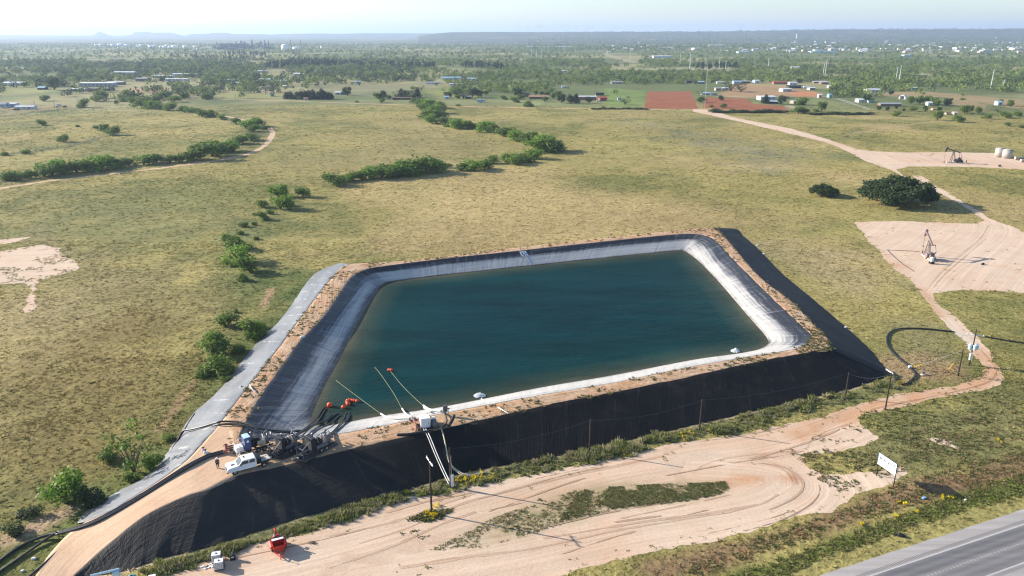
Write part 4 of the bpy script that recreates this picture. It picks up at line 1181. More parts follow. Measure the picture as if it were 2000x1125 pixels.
def farm_desc(k, x, y):
    col = {'round': 'dark rounded', 'green': 'full green', 'mesquite': 'spreading green', 'conifer': 'dark pointed', 'grey': 'thin greyish', 'low': 'low green', 'bright': 'bright'}[k]
    if x < 540: return col, "between the left farm buildings and the grass field"
    if x < 960: return col, "around the small farm yard left of the white travel trailer"
    if x < 1270: return col, "around the long orange roofed farmhouse"
    if x < 1440: return col, "at the edge of the plowed red fields"
    if x < 1640: return col, "around the long white farm shed"
    return col, "around the grey roofed homestead behind the upper well pad"
for k, x, y, h in FARM2:
    a, b = farm_desc(k, x, y)
    px_tree(k, x, y, h * 1.15, f"{a} tree {b}" if k != 'low' else f"{a} bush {b}", f"{a} trees {b}", 1.1 if k in ('conifer', 'round', 'green') else 1.45)
for hx in np.linspace(1392, 1530, 22):
    px_tree('lowdark', hx, 220 + R.uniform(-1, 1), R.uniform(5, 8), "dark low bush in the hedge below the plowed orange field", "bushes of the hedge below the plowed orange field", 2.2)
for hx in np.linspace(1585, 1700, 18):
    px_tree('lowdark', hx, 224 + R.uniform(-1, 1), R.uniform(4, 6.5), "dark low bush in the straight hedge right of the farm trees", "bushes of the straight hedge right of the farm trees", 2.2)
for hx in np.linspace(1160, 1262, 12):
    px_tree('lowdark', hx, 213.5 + R.uniform(-.6, .6), R.uniform(2.5, 4.5), "dark low bush in the hedge left of the red plowed square", "bushes of the hedge left of the red plowed square", 2.6)

# far woods: nearest ones are trees of their own, the rest one mass
HOUSE_SPOTS = []
def wood_density(px, py):
    """chance of trees by place, read off the photograph"""
    d = np.full(px.shape, .55)
    d = np.where(py > 196 - 8 * (px > 600), 0, d)
    for x0, x1, y0, y1, v in [
        (0,120,172,200,.10),(120,330,176,199,.85),(330,520,170,186,1.0),(430,600,182,196,.05),(0,520,125,172,.78),(150,400,160,172,.5),(0,420,96,126,.55),(180,280,116,122,.05),
        (520,760,150,166,.75),(560,830,164,196,.12),(480,560,166,182,.6),(620,900,146,164,.55),(830,960,166,196,.06),(520,1000,100,126,.75),(560,1000,124,150,.6),(880,1180,150,186,1.05),(960,1080,183,200,.04),
        (1080,1260,166,200,.04),(1160,1400,141,166,1.2),(1190,1560,130,141,.03),(1260,1440,164,200,.06),(1440,1620,163,200,.05),(1400,1760,142,162,1.05),(1620,1720,160,190,1.1),(1720,2100,178,205,.06),(1700,2100,150,180,.9),(1760,2100,140,150,.55),(1440,2100,108,142,.62),(1000,1440,96,131,.6),(1180,1250,104,126,.05),(-300,0,120,190,.6)]:
        d = np.where((px > x0) & (px < x1) & (py > y0) & (py < y1), v, d)
    return d
def scatter(n, y0, y1, seed):
    g = np.random.default_rng(seed)
    # even over the land between two distances
    r0, r1 = P(PX, y1)[1], P(PX, y0)[1]
    y = np.sqrt(g.uniform(r0 ** 2, r1 ** 2, n)); x = g.uniform(-.80, .80, n) * y
    f = y * math.cos(TH) + CAMH * math.sin(TH); u = y * math.sin(TH) - CAMH * math.cos(TH)
    px, py = PX + F * x / f, PY - F * u / f
    dens = wood_density(px, py)
    cl = fbm(x / 85, y / 120, 301, 3)
    keep = g.random(n) < np.clip(dens * sstep(.32, .54, cl + (dens - .5) * .22), 0, 1)
    for k in ('PLOW', 'PLOW2'): keep &= ~inside(W_[k], x, y)
    return np.stack([x[keep], y[keep]], 1)
S1 = scatter(30000, 118, 199, 5)
def hub(x, y):
    return any(abs(x - a) < r and -r * 1.5 < y - b < r * .7 for a, b, r in HOUSE_SPOTS)
def mass(name, label, pts, hs, ntri, leaf, seed, squash=1.0, zf=None, cols=None):
    g = np.random.default_rng(seed)
    n = len(pts)
    d = g.normal(size=(n, ntri, 3)); d /= np.linalg.norm(d, axis=2)[..., None]
    rr_ = g.uniform(.45, 1.05, (n, ntri, 1))
    rad = np.stack([hs * .62 * squash, hs * .62 * squash, hs * .5], 1)[:, None, :]
    lob = g.normal(size=(n, 1, 3)) * .0
    c = d * rr_ * rad; c[..., 2] += (hs * .52)[:, None]
    c[..., :2] *= (1 + .35 * np.sin(3 * np.arctan2(d[..., 1], d[..., 0]) + g.uniform(0, 6, (n, 1))))[..., None]
    c[..., 2] = np.maximum(c[..., 2], .1)
    base = np.concatenate([pts, (np.zeros((n, 1)) if zf is None else zf[:, None])], 1)[:, None, :]
    c = c + base
    nn = d * .8 + g.normal(size=d.shape) * .55; nn[..., 2] += .3; nn /= np.linalg.norm(nn, axis=2)[..., None]
    a = np.cross(nn, g.normal(size=d.shape)); a /= np.linalg.norm(a, axis=2)[..., None] + 1e-9
    b = np.cross(nn, a)
    s = (hs[:, None] * leaf * g.uniform(.7, 1.3, (n, ntri)))[..., None]
    V = np.stack([c - a * s * .6 - b * s * .4, c + a * s * .6 - b * s * .35, c + b * s * .7], 2).reshape(-1, 3)
    me = np_mesh(name, V, np.arange(len(V)).reshape(-1, 3))
    if cols is None:
        pal = np.array([(.115,.16,.04), (.15,.20,.05), (.08,.115,.038), (.18,.225,.07), (.048,.07,.032)])
        cols = pal[g.choice(5, n, p=[.3, .27, .2, .13, .10])] * g.uniform(.85, 1.15, (n, 1))
    set_col(me, "tint", np.repeat(cols, ntri * 3, 0))
    return tag(link(name, me, None, [M_MASS]), label, "trees", kind='stuff')
M_MASS = mat_tinted("far_leaf", .85, .6, .25, .25, .5)

# tufts of dry grass over the near fields
def tufts():
    g = np.random.default_rng(77)
    P_ = []
    for d0, d1, dens in ((72, 150, 3.0), (150, 240, 1.9), (240, 380, .75), (380, 560, .26), (560, 740, .09)):
        n = int(dens * .5 * 1.5 * (d1 ** 2 - d0 ** 2))
        y = np.sqrt(g.uniform(d0 ** 2, d1 ** 2, n)); x = g.uniform(-.75, .75, n) * (y + 10)
        cl = fbm(x / 2.2, y / 2.2, 555, 2) * .6 + fbm(x / 9, y / 9, 556, 2) * .4
        k = g.random(n) < .45 + .55 * sstep(.35, .65, cl)
        P_.append(np.stack([x[k], y[k]], 1))
    p = np.concatenate(P_)
    x, y = p[:, 0], p[:, 1]
    ok = ~inside(RES_POLY, x, y) & (hw_off(x, y) < -.4)
    for b in (LOT_B, PAD_B, PAD2_B, W_['BARE'], W_['BARE2'], W_['CLEAR']):
        sd_ = sdist(b, x, y)
        ok &= (sd_ < .15) | (g.random(len(x)) < .55 * np.exp(-np.maximum(sd_, 0) / 1.1) * (fbm(x / 3, y / 3, 700, 2) > .45)) | (g.random(len(x)) < (.9 if b is W_['BARE'] else .03) * (fbm(x / 5, y / 5, 701, 3) > (.51 if b is W_['BARE'] else .57)))
    for t, w in ((trk, 1.5), (trk2, 1.3)): ok &= dist_line(t, x, y)[0] > w
    for kx in ('PLOW', 'PLOW2'): ok &= ~inside(W_[kx], x, y)
    x, y = x[ok], y[ok]
    d = np.hypot(x, y)
    return x, y, d, g
def tuft_mesh(name, label, x, y, z, rad, hgt, col, nt, seed, cat="grass", flat=.5, thin=.6):
    g = np.random.default_rng(seed)
    n = len(x)
    th = g.uniform(0, 6.283, (n, nt)); q = rad[:, None] * np.sqrt(g.uniform(0.02, 1, (n, nt))) * .8
    bx = x[:, None] + np.cos(th) * q; by = y[:, None] + np.sin(th) * q
    s = rad[:, None] * g.uniform(.45, .9, (n, nt)); h = hgt[:, None] * g.uniform(.55, 1.2, (n, nt)) * (1 - .45 * (q / (rad[:, None] + 1e-6)) ** 2)
    ph = g.uniform(0, 6.283, (n, nt)); lean = rad[:, None] * flat
    dx, dy = np.cos(ph) * s * thin, np.sin(ph) * s * thin
    lx, ly = np.cos(th) * lean + g.normal(size=(n, nt)) * lean * .5, np.sin(th) * lean + g.normal(size=(n, nt)) * lean * .5
    zz = np.broadcast_to(z[:, None], (n, nt))
    V = np.stack([np.stack([bx - dx, by - dy, zz], -1), np.stack([bx + dx, by + dy, zz + h * .1], -1), np.stack([bx + lx, by + ly, zz + h], -1)], 2).reshape(-1, 3)
    me = np_mesh(name, V, np.arange(len(V)).reshape(-1, 3))
    set_col(me, "tint", np.repeat(col, nt * 3, 0) * np.repeat(g.uniform(.75, 1.25, n * nt), 3)[:, None])
    return tag(link(name, me, None, [M_TUFT]), label, cat, kind='stuff')
M_TUFT = mat_tinted("grass_tuft", .9, 2.0, .2, .35, 1.3)
x, y, d, g = tufts()
col = land_tint(x, y)
dry = sstep(.4, .7, fbm(x / 4, y / 4, 91, 2))[:, None]
col = col * (1.25 + .25 * dry) * g.uniform(.72, 1.30, (len(x), 1)) * np.array((1.0, 1.0, .92))
dk = g.random(len(x)) < .03
col[dk] *= np.array((.45, .55, .5))
sz = (.14 + .0008 * d) * g.uniform(.55, 1.5, len(x)) * (1 + .5 * (g.random(len(x)) < .12))
tuft_mesh("grass_tufts", "tufts of dry grass covering the fields", x, y, np.zeros(len(x)), sz, sz * g.uniform(.3, .75, len(x)) * np.where(d > 170, .75, 1.0), col, 6, 4)

# weeds: along the foot of the black bank, round the lot, roadside, crest
def line_pts(pl, w, n, g, z=0.0):
    pl = resample(np.array(pl), .5)
    i = g.integers(0, len(pl), n)
    q = pl[i, :2] + g.normal(size=(n, 2)) * w * .5
    return np.concatenate([q, (pl[i, 2:3] if pl.shape[1] > 2 else np.zeros((n, 1)))], 1)
g = np.random.default_rng(99)
wl1 = rows([(1735,748),(1700,752),(1640,778),(1560,797),(1480,822),(1400,840),(1320,855),(1230,875),(1150,890),(1060,910),(980,927),(900,942),(830,963),(740,985),(680,1003)])
wl2 = rows([(680,1003),(620,1022),(560,1040),(500,1056),(430,1078),(370,1096),(300,1116)])
A = line_pts(wl1, 2.4, 2300, g); B = line_pts(wl2, 1.3, 700, g)
w = np.concatenate([A, B]); 
ok = ~inside(RES_POLY, w[:, 0], w[:, 1]) & (sdist(LOT_B, w[:, 0], w[:, 1]) < .5) & (fbm(w[:, 0] / 2.5, w[:, 1] / 2.5, 18, 3) > .38)
w = w[ok]
clump = fbm(w[:, 0] / 4, w[:, 1] / 4, 17, 2)
big = .30 + .55 * sstep(.35, .75, clump) * np.where(w[:, 0] > 0, 1.0, .6)
pal = np.array([(.23,.25,.08), (.31,.29,.16), (.17,.20,.055), (.38,.33,.2)])
col = pal[g.choice(4, len(w), p=[.4, .25, .25, .10])] * g.uniform(.8, 1.2, (len(w), 1))
tuft_mesh("weeds", "grey-green weeds along the foot of the black liner", w[:, 0], w[:, 1], np.zeros(len(w)), big * .75, big * g.uniform(.5, 1.35, len(w)), col, 30, 6, "weeds", .45, .28)
def weeds_poly(poly_px, n, r, col, seed, name, label, nt=9, sparse=.45, hk=.8):
    g = np.random.default_rng(seed)
    p = rows(poly_px)[:, :2] if not isinstance(poly_px, np.ndarray) else poly_px
    lo, hi = p.min(0), p.max(0)
    q = g.uniform(lo, hi, (n, 2))
    k = inside(p, q[:, 0], q[:, 1]) & (fbm(q[:, 0] / 3, q[:, 1] / 3, seed, 3) > sparse) & (hw_off(q[:, 0], q[:, 1]) < -.2)
    q = q[k]
    c = np.array(col)[g.integers(0, len(col), len(q))] * g.uniform(.8, 1.25, (len(q), 1))
    s = r * g.uniform(.6, 1.5, len(q))
    return q, s, c
gr = [(.15,.175,.05), (.19,.20,.07), (.12,.145,.045)]; br = [(.28,.20,.10), (.32,.22,.12), (.22,.195,.09), (.34,.18,.09)]; tn = [(.27,.24,.10), (.22,.21,.09), (.19,.19,.075)]
isl = weeds_poly(ISLAND, 9500, .17, gr + [(.30,.25,.13), (.26,.2,.1)], 41, '', '', sparse=.40)
parts_ = [weeds_poly([(1090,1020),(1205,993),(1350,977),(1403,966),(1421,953),(1417,941),(1350,944),(1237,948),(1130,958)], 7000, .18, gr + tn[:1] + [(.25,.22,.11)], 52, '', '', sparse=.45),
          
          weeds_poly([(560,1000),(850,1060),(1000,1060),(1120,1015),(1240,985),(1300,940),(1050,975),(880,1050),(760,1010)], 900, .25, gr + br, 42, '', '', sparse=.60),
          weeds_poly([(1560,890),(1680,860),(1760,850),(2010,780),(2010,900),(1760,920),(1640,960),(1580,930)], 5200, .26, gr + br[:3], 43, '', '', sparse=.44),
          weeds_poly([(1300,1120),(1480,1050),(1650,995),(1760,940),(2010,880),(2010,940),(1750,995),(1500,1080),(1350,1130)], 7500, .26, br + gr, 44, '', '', sparse=.40),
          weeds_poly([(1420,1130),(1520,1092),(1650,1045),(1780,997),(1900,955),(2010,922),(2010,965),(1870,1003),(1740,1046),(1600,1094),(1530,1130)], 7500, .26, [(.15,.185,.045), (.19,.205,.06), (.13,.155,.04), (.24,.21,.09)], 45, '', '', sparse=.30),
          weeds_poly([(1690,830),(1660,812),(1800,785),(1960,745),(2010,700),(2010,800),(1800,860),(1720,855)], 3600, .24, gr + tn, 46, '', '', sparse=.46),
          weeds_poly([(800,1015),(830,1000),(885,995),(870,1008),(840,1018)], 260, .35, gr + [(.22,.17,.09)], 47, '', '', sparse=.3),
          weeds_poly([(1420,860),(1560,860),(1680,820),(1700,850),(1560,892)], 700, .22, br + gr, 48, '', '', sparse=.58),
          weeds_poly([(1780,490),(1990,520),(1990,530),(1760,520)], 60, .2, tn, 49, '', '', sparse=.6)]
tuft_mesh("grass_strip", "low green grass strip lying in the middle of the sandy lot", isl[0][:, 0], isl[0][:, 1], np.zeros(len(isl[0])), isl[1], isl[1] * .55, isl[2] * 1.15, 9, 18, "grass", .5, .4)
q = np.concatenate([a[0] for a in parts_]); s = np.concatenate([a[1] for a in parts_]); c = np.concatenate([a[2] for a in parts_])
tuft_mesh("roadside_weeds", "green and brown weeds around the lot and along the highway", q[:, 0], q[:, 1], np.zeros(len(q)), s, s * .6, c, 10, 8, "weeds", .45)
# dry grass on the crest and ramp edges
n_ = 2600
ii = g.integers(0, len(Oc) - 1, n_); tt_ = np.clip(g.choice([.12, .5, .85], n_, p=[.45, .3, .25]) + g.normal(size=n_) * .12, .03, .97)
cp = Oc[ii] + (Ic[ii] - Oc[ii]) * tt_[:, None] + np.concatenate([g.normal(size=(n_, 2)) * .3, np.zeros((n_, 1))], 1)
k = (fbm(cp[:, 0] / 3.5, cp[:, 1] / 3.5, 23, 3) > .45) & ~inside(rows([(395,960),(460,850),(560,845),(700,840),(690,880),(600,905),(500,945)], CREST)[:, :2], cp[:, 0], cp[:, 1])
cp = cp[k]; s = .30 * g.uniform(.5, 1.5, len(cp))
c = np.array([(.17,.16,.06), (.24,.20,.09), (.12,.13,.045)])[g.integers(0, 3, len(cp))]
tuft_mesh("crest_grass", "dry grass growing along the embankment crest", cp[:, 0], cp[:, 1], np.full(len(cp), CREST), s, s * .7, c, 8, 9)
# yellow flowers
fl = []
for (px, py, n, r) in [(843,1008,26,.8),(852,990,12,.6),(795,962,10,.7),(900,941,16,1.0),(922,938,30,1.3),(945,932,30,1.3),(1213,884,14,1.2),(1345,845,16,1.2),(1340,853,8,.8),(672,1012,10,.7),(1848,972,16,.7),(1772,985,9,.6),(1747,1009,6,.4),(1796,1003,5,.4),(1760,984,6,.5),(1682,1025,4,.3),(835,1002,8,.5),(1950,862,8,.6),(1385,838,6,.7)]:
    b = P(px, py); n = max(3, n // 2); fl.append(b[:2] + g.normal(size=(n, 2)) * r * .6)
fl = np.concatenate(fl); s = .16 * g.uniform(.6, 1.3, len(fl))
tuft_mesh("yellow_flowers", "clumps of bright yellow wildflowers", fl[:, 0], fl[:, 1], np.full(len(fl), .12), s, s * 2.4, np.tile(np.array((.85, .66, .02)), (len(fl), 1)) * g.uniform(.8, 1.1, (len(fl), 1)), 9, 10, "flowers", .6)

# ------------------------------------------------------------------ buildings, far and middle distance
PAINT = {k: simple('paint_' + k, c, .7, 0, .18, .6, dirt=d) for k, c, d in [
 ('white', (.62,.62,.61), (.55,.52,.48)), ('cream', (.62,.55,.44), None), ('grey', (.36,.37,.39), None), ('tan', (.45,.36,.27), None), ('brick', (.30,.13,.09), None), ('blue', (.40,.52,.66), None), ('brown', (.19,.13,.095), None), ('dark', (.045,.045,.05), None), ('red', (.33,.07,.055), None), ('teal', (.25,.46,.50), None)]}
ROOF = {k: simple('roof_' + k, c, .6, m, .2, .5) for k, c, m in [
 ('white', (.66,.67,.68), 0), ('silver', (.55,.58,.61), .2), ('grey', (.30,.31,.33), 0), ('orange', (.40,.22,.13), 0), ('red', (.36,.075,.05), 0), ('brown', (.17,.11,.08), 0), ('dark', (.06,.06,.065), 0), ('blue', (.34,.50,.66), .1), ('green', (.05,.16,.12), 0)]}
M_GLASS = simple('window_glass', (.03,.04,.05), .12, 0, .2, 2, .8)
M_DOOR = simple('door_paint', (.22,.16,.11), .6)

def gable(mb, L, D, h, rh, over=.4):
    """roof over an L by D plan, ridge along x"""
    a, b = L / 2 + over, D / 2 + over; th = .14
    v = [(-a, -b, h - .1), (a, -b, h - .1), (a, 0, h + rh), (-a, 0, h + rh), (-a, b, h - .1), (a, b, h - .1)]
    v2 = [(x, y, z + th) for x, y, z in v]
    n = 6
    f = [(0, 1, 2, 3), (3, 2, 5, 4)]
    f2 = [tuple(i + n for i in q[::-1]) for q in f]
    rim = [0, 1, 2, 5, 4, 3]
    return mb.add(v + v2, f + f2 + [(rim[i], rim[(i + 1) % 6], rim[(i + 1) % 6] + n, rim[i] + n) for i in range(6)])

def house(px, py, wpx, D, h, rh, rz, wall, roof, label, cat="house", name="farm_house", style="gable", nwin=3, door=True, group=None):
    b = P(px, py); L = wpx * mpp(b); D *= .8; h *= .74; rh *= .7
    HOUSE_SPOTS.append((b[0], b[1], max(L, D) * .75 + 4))
    t = thing(name, label, cat, b, rz, group)
    mb = MB()
    if style == 'gable':
        mb.add([(-L/2, -D/2, -.2), (L/2, -D/2, -.2), (L/2, D/2, -.2), (-L/2, D/2, -.2), (-L/2, -D/2, h), (L/2, -D/2, h), (L/2, D/2, h), (-L/2, D/2, h), (-L/2, 0, h + rh), (L/2, 0, h + rh)],
               [(0, 1, 5, 4), (2, 3, 7, 6), (0, 4, 8, 7, 3), (1, 2, 6, 9, 5)])
    elif style == 'open':
        mb.box((0, D/2 - .1, h/2), (L, .2, h)); mb.box((-L/2 + .1, -.1, h/2), (.2, D - .2, h)); mb.box((L/2 - .1, -.1, h/2), (.2, D - .2, h))
        for k in range(1, 4): MB().box((-L/2 + L * k / 4, -D/2 + .15, h/2), (.25, .25, h)).build('post', PAINT['grey'], t)
    elif style == 'round':
        pr = [(D/2 * math.cos(math.pi * i / 10), h * math.sin(math.pi * i / 10)) for i in range(11)]
        n = 11; v = [(-L/2, y, z) for y, z in pr] + [(L/2, y, z) for y, z in pr]
        mb.add(v, [tuple(range(n)), tuple(range(2*n-1, n-1, -1)), (0, n, 2*n-1, n-1)])
    else:
        mb.box((0, 0, h/2 - .1), (L, D, h + .2))
    mb.build('wall', PAINT[wall], t)
    rb = MB()
    if style in ('gable', 'open'): gable(rb, L, D, h, rh)
    elif style == 'round':
        pr = [(D/2 * math.cos(math.pi * i / 10) * 1.02, h * 1.02 * math.sin(math.pi * i / 10)) for i in range(11)]
        n = 11; v = [(-L/2 - .1, y, z) for y, z in pr] + [(L/2 + .1, y, z) for y, z in pr]
        rb.add(v, [(i, i + 1, i + 1 + n, i + n) for i in range(10)])
    else: rb.box((0, 0, h + .12), (L + .5, D + .5, .24), 0, 0, .03)
    rb.build('roof', ROOF[roof], t)
    if style in ('gable', 'flat'):
        for i in range(nwin):
            x = -L/2 + L * (i + .75) / (nwin + .5)
            w = MB().box((x, -D/2 - .02, h * .58), (min(1.5, L * .12), .06, h * .32)).build('window', M_GLASS, t)
            MB().box((x, -D/2 - .06, h * .40), (min(1.8, L * .14), .12, .08)).build('sill', PAINT['white'], w)
        if door:
            MB().box((L * .06 if nwin % 2 == 0 else L * .2, -D/2 - .03, min(1.05, h * .42)), (1.0, .06, min(2.1, h * .84))).build('door', M_DOOR, t)
    elif style == 'round':
        MB().box((-L/2 - .03, 0, h * .38), (.06, D * .5, h * .7)).build('door', PAINT['dark'], t)
    return t
def H(ox, oy, s, rows_):
    for r in rows_:
        x, y, w = r[0], r[1], r[2]
        house(ox + x / s, oy + y / s, w / s, *r[3:9], **r[9])
# (x, y, width) in a crop, depth, wall height, roof rise, turn, wall, roof
H(0, 130, 6.667, [
 (45, 530, 110, 9, 4.0, 1.8, .1, 'blue', 'grey', dict(label="pale blue gabled building at the left frame edge, farther of two", name="barn", cat="barn")),
 (168, 525, 110, 10, 4.2, 1.2, .1, 'blue', 'white', dict(label="pale blue box building right of the farther gabled one", name="barn", cat="barn", style='flat')),
 (345, 553, 225, 9, 2.9, 1.5, .14, 'white', 'silver', dict(label="long low white shed with silver roof near the left frame edge", name="shed", cat="shed")),
 (215, 247, 285, 12, 5.0, 1.6, 0, 'white', 'white', dict(label="long white building among trees at the far left edge", nwin=5)),
 (560, 300, 90, 10, 3.2, 1.8, 0, 'dark', 'blue', dict(label="dark barn with blue-grey roof in front of the dark tree group", name="barn", cat="barn", style='open')),
 (1280, 262, 440, 16, 6.5, 1.0, 0, 'grey', 'white', dict(label="wide two level grey and white industrial building on the left", name="workshop", cat="workshop", style='flat', nwin=8)),
 (1040, 320, 190, 12, 3.6, .8, 0, 'grey', 'white', dict(label="low white roofed shed in front of the wide industrial building", name="shed", cat="shed", style='open')),
 (1220, 325, 110, 10, 4.5, .8, 0, 'brick', 'dark', dict(label="small dark red fronted workshop beside the low white shed", name="workshop", cat="workshop", style='flat')),
 (1400, 310, 160, 10, 3.2, .6, 0, 'dark', 'grey', dict(label="dark open sided shelter right of the red fronted workshop", name="shelter", cat="shelter", style='open')),
 (1520, 235, 200, 12, 4.5, 1.2, 0, 'brown', 'silver', dict(label="brown walled building with a long silver roof in the industrial yard", name="workshop", cat="workshop")),
 (1640, 105, 260, 18, 5.5, 1.4, 0, 'grey', 'white', dict(label="large pale roofed warehouse behind the industrial yard", name="warehouse", cat="warehouse")),
 (1870, 190, 160, 14, 5.0, 1.4, 0, 'brown', 'grey', dict(label="dark brown barn at the right end of the industrial yard", name="barn", cat="barn")),
 (340, 40, 130, 14, 3.5, 1, 0, 'brown', 'white', dict(label="low pale roofed building behind the trees at upper left", name="shed", cat="shed")),
])
H(140, 110, 4.762, [
 (850, 198, 190, 14, 4.2, 1, 0, 'white', 'white', dict(label="long white roofed shed in the middle of the industrial yard", name="shed", cat="shed", style='flat', nwin=6)),
 (1025, 190, 145, 16, 6, 1.2, 0, 'grey', 'silver', dict(label="grey warehouse with silver roof behind the industrial yard", name="warehouse", cat="warehouse")),
 (975, 228, 220, 10, 4, .8, 0, 'white', 'white', dict(label="lowest long white building of the industrial yard's right half", name="shed", cat="shed", style='flat', nwin=6)),
 (1160, 190, 55, 12, 5, 1.2, 0, 'white', 'white', dict(label="small white block at the right edge of the industrial yard", name="shed", cat="shed")),
 (1310, 185, 90, 12, 4.5, 1, 0, 'blue', 'silver', dict(label="pale blue-grey hall right of the industrial yard", name="warehouse", cat="warehouse")),
 (1500, 232, 100, 10, 3.4, 1.2, 0, 'teal', 'white', dict(label="pale teal mobile home among the middle left trees", name="mobile_home", cat="mobile home", style='flat')),
 (1520, 265, 70, 10, 3.4, 1.4, .2, 'white', 'white', dict(label="white gabled cottage below the pale teal mobile home")),
 (1800, 240, 100, 12, 5, 1.6, 0, 'grey', 'silver', dict(label="grey two storey house in the middle left trees")),
 (1840, 305, 140, 9, 3.0, 1.4, 0, 'grey', 'brown', dict(label="long grey house with brown roof behind the bare yard")),
 (1950, 240, 90, 9, 3.2, 1.2, 0, 'cream', 'cream' if 0 else 'white', dict(label="cream house with pale roof at the right of the middle left trees")),
 (860, 350, 140, 10, 3.0, 1.4, .1, 'tan', 'brown', dict(label="brown roofed house with a tan patio beside the dark round tree")),
 (1590, 358, 24, 4, 2.6, .6, 0, 'brown', 'brown', dict(label="tiny brown hut standing alone in the grass near the track", name="hut", cat="hut", nwin=0)),
 (1868, 372, 36, 6, 3.4, 1.6, .3, 'teal', 'green', dict(label="small dark green roofed shed at the edge of the far trees", name="shed", cat="shed")),
 (640, 60, 80, 14, 4, 1.2, 0, 'white', 'white', dict(label="white building in the far scrub above the left woods", name="shed", cat="shed")),
 (1780, 150, 80, 10, 3.4, 1.2, 0, 'blue', 'silver', dict(label="pale silver roof low in the far left woods")),
])
H(540, 140, 4.762, [
 (195, 35, 55, 12, 4, 1.4, 0, 'white', 'white', dict(label="bright white house in the woods above the conifer windbreak")),
 (45, 105, 100, 9, 3.4, 1.0, 0, 'cream', 'white', dict(label="cream mobile home at the left end of the conifer windbreak", name="mobile_home", cat="mobile home", style='flat')),
 (215, 85, 110, 9, 3.0, 1.0, 0, 'tan', 'brown', dict(label="low tan shed in the clearing above the windbreak", name="shed", cat="shed")),
 (80, 148, 34, 6, 3, 1, 0, 'white', 'white', dict(label="small white shed above the left end of the windbreak", name="shed", cat="shed", nwin=1)),
 (275, 262, 36, 4, 2.6, .5, 0, 'cream', 'cream' if 0 else 'orange', dict(label="tiny orange topped hut in front of the conifer windbreak", name="hut", cat="hut", nwin=1)),
 (575, 212, 52, 8, 3.2, 1.2, 0, 'blue', 'white', dict(label="pale blue house between the windbreak and the lone conifer", nwin=2)),
 (625, 210, 40, 8, 3.0, 1.2, 0, 'grey', 'grey', dict(label="grey cottage left of the lone dark tree", nwin=2)),
 (755, 108, 55, 8, 3.4, 1.0, 0, 'blue', 'silver', dict(label="pale blue hut in the open meadow above the farm yard", name="hut", cat="hut", nwin=1)),
 (1170, 258, 170, 8, 2.4, .8, 0, 'brown', 'brown', dict(label="long dark low shed in shade between the farm yard trees", name="shed", cat="shed", style='open')),
 (1455, 115, 130, 10, 3.0, 1.2, .05, 'white', 'grey', dict(label="white bungalow with grey roof at the top of the bright meadow")),
 (1630, 75, 170, 14, 4.5, 1.2, 0, 'blue', 'blue', dict(label="blue roofed long house in the woods behind the meadow")),
 (1815, 85, 90, 12, 4.5, 1.4, 0, 'grey', 'blue', dict(label="blue roofed wing right of the long blue house")),
 (1660, 128, 110, 8, 3, .8, 0, 'white', 'white', dict(label="white trailer home in front of the blue roofed house", name="mobile_home", cat="mobile home", style='flat')),
 (1585, 252, 40, 6, 3, 1, 0, 'blue', 'blue', dict(label="small blue shed at the left of the travel trailer yard", name="shed", cat="shed", nwin=1)),
 (1785, 250, 55, 7, 3, 1, 0, 'dark', 'grey', dict(label="dark small house hidden under trees left of the travel trailer", nwin=1)),
 (1235, 60, 60, 8, 3, 1, 0, 'cream', 'white', dict(label="cream cottage in the dense middle woods", nwin=2)),
])
H(900, 150, 5.556, [
 (845, 240, 215, 9, 3.2, 1.7, 0, 'brown', 'orange', dict(label="long low farmhouse with an orange brown roof", nwin=6)),
 (705, 215, 80, 10, 3.2, 2.2, .2, 'brick', 'brown', dict(label="red brown gabled wing at the left of the orange roofed farmhouse", nwin=2)),
 (1370, 250, 190, 10, 4.4, 1.2, 0, 'brick', 'silver', dict(label="red brick house with a long silver roof behind dark trees", nwin=4)),
 (1540, 260, 75, 10, 4.0, 2.0, .1, 'red', 'red', dict(label="dark red open barn right of the silver roofed house", name="barn", cat="barn", style='open')),
 (1505, 200, 90, 8, 3.4, .6, 0, 'brown', 'dark', dict(label="dark flat roofed shelter behind the dark red barn", name="shelter", cat="shelter", style='open')),
 (1122, 122, 55, 6, 3, .6, 0, 'blue', 'silver', dict(label="small pale shed alone at the top of the green paddock", name="shed", cat="shed", nwin=1)),
 (1720, 250, 40, 4, 2.6, .6, 0, 'blue', 'grey', dict(label="small grey-blue hut left of the lone spiky tree", name="hut", cat="hut", nwin=1)),
 (1690, 75, 120, 10, 3.2, 1.0, 0, 'grey', 'grey', dict(label="long grey roof low under the trees above the paddock")),
])
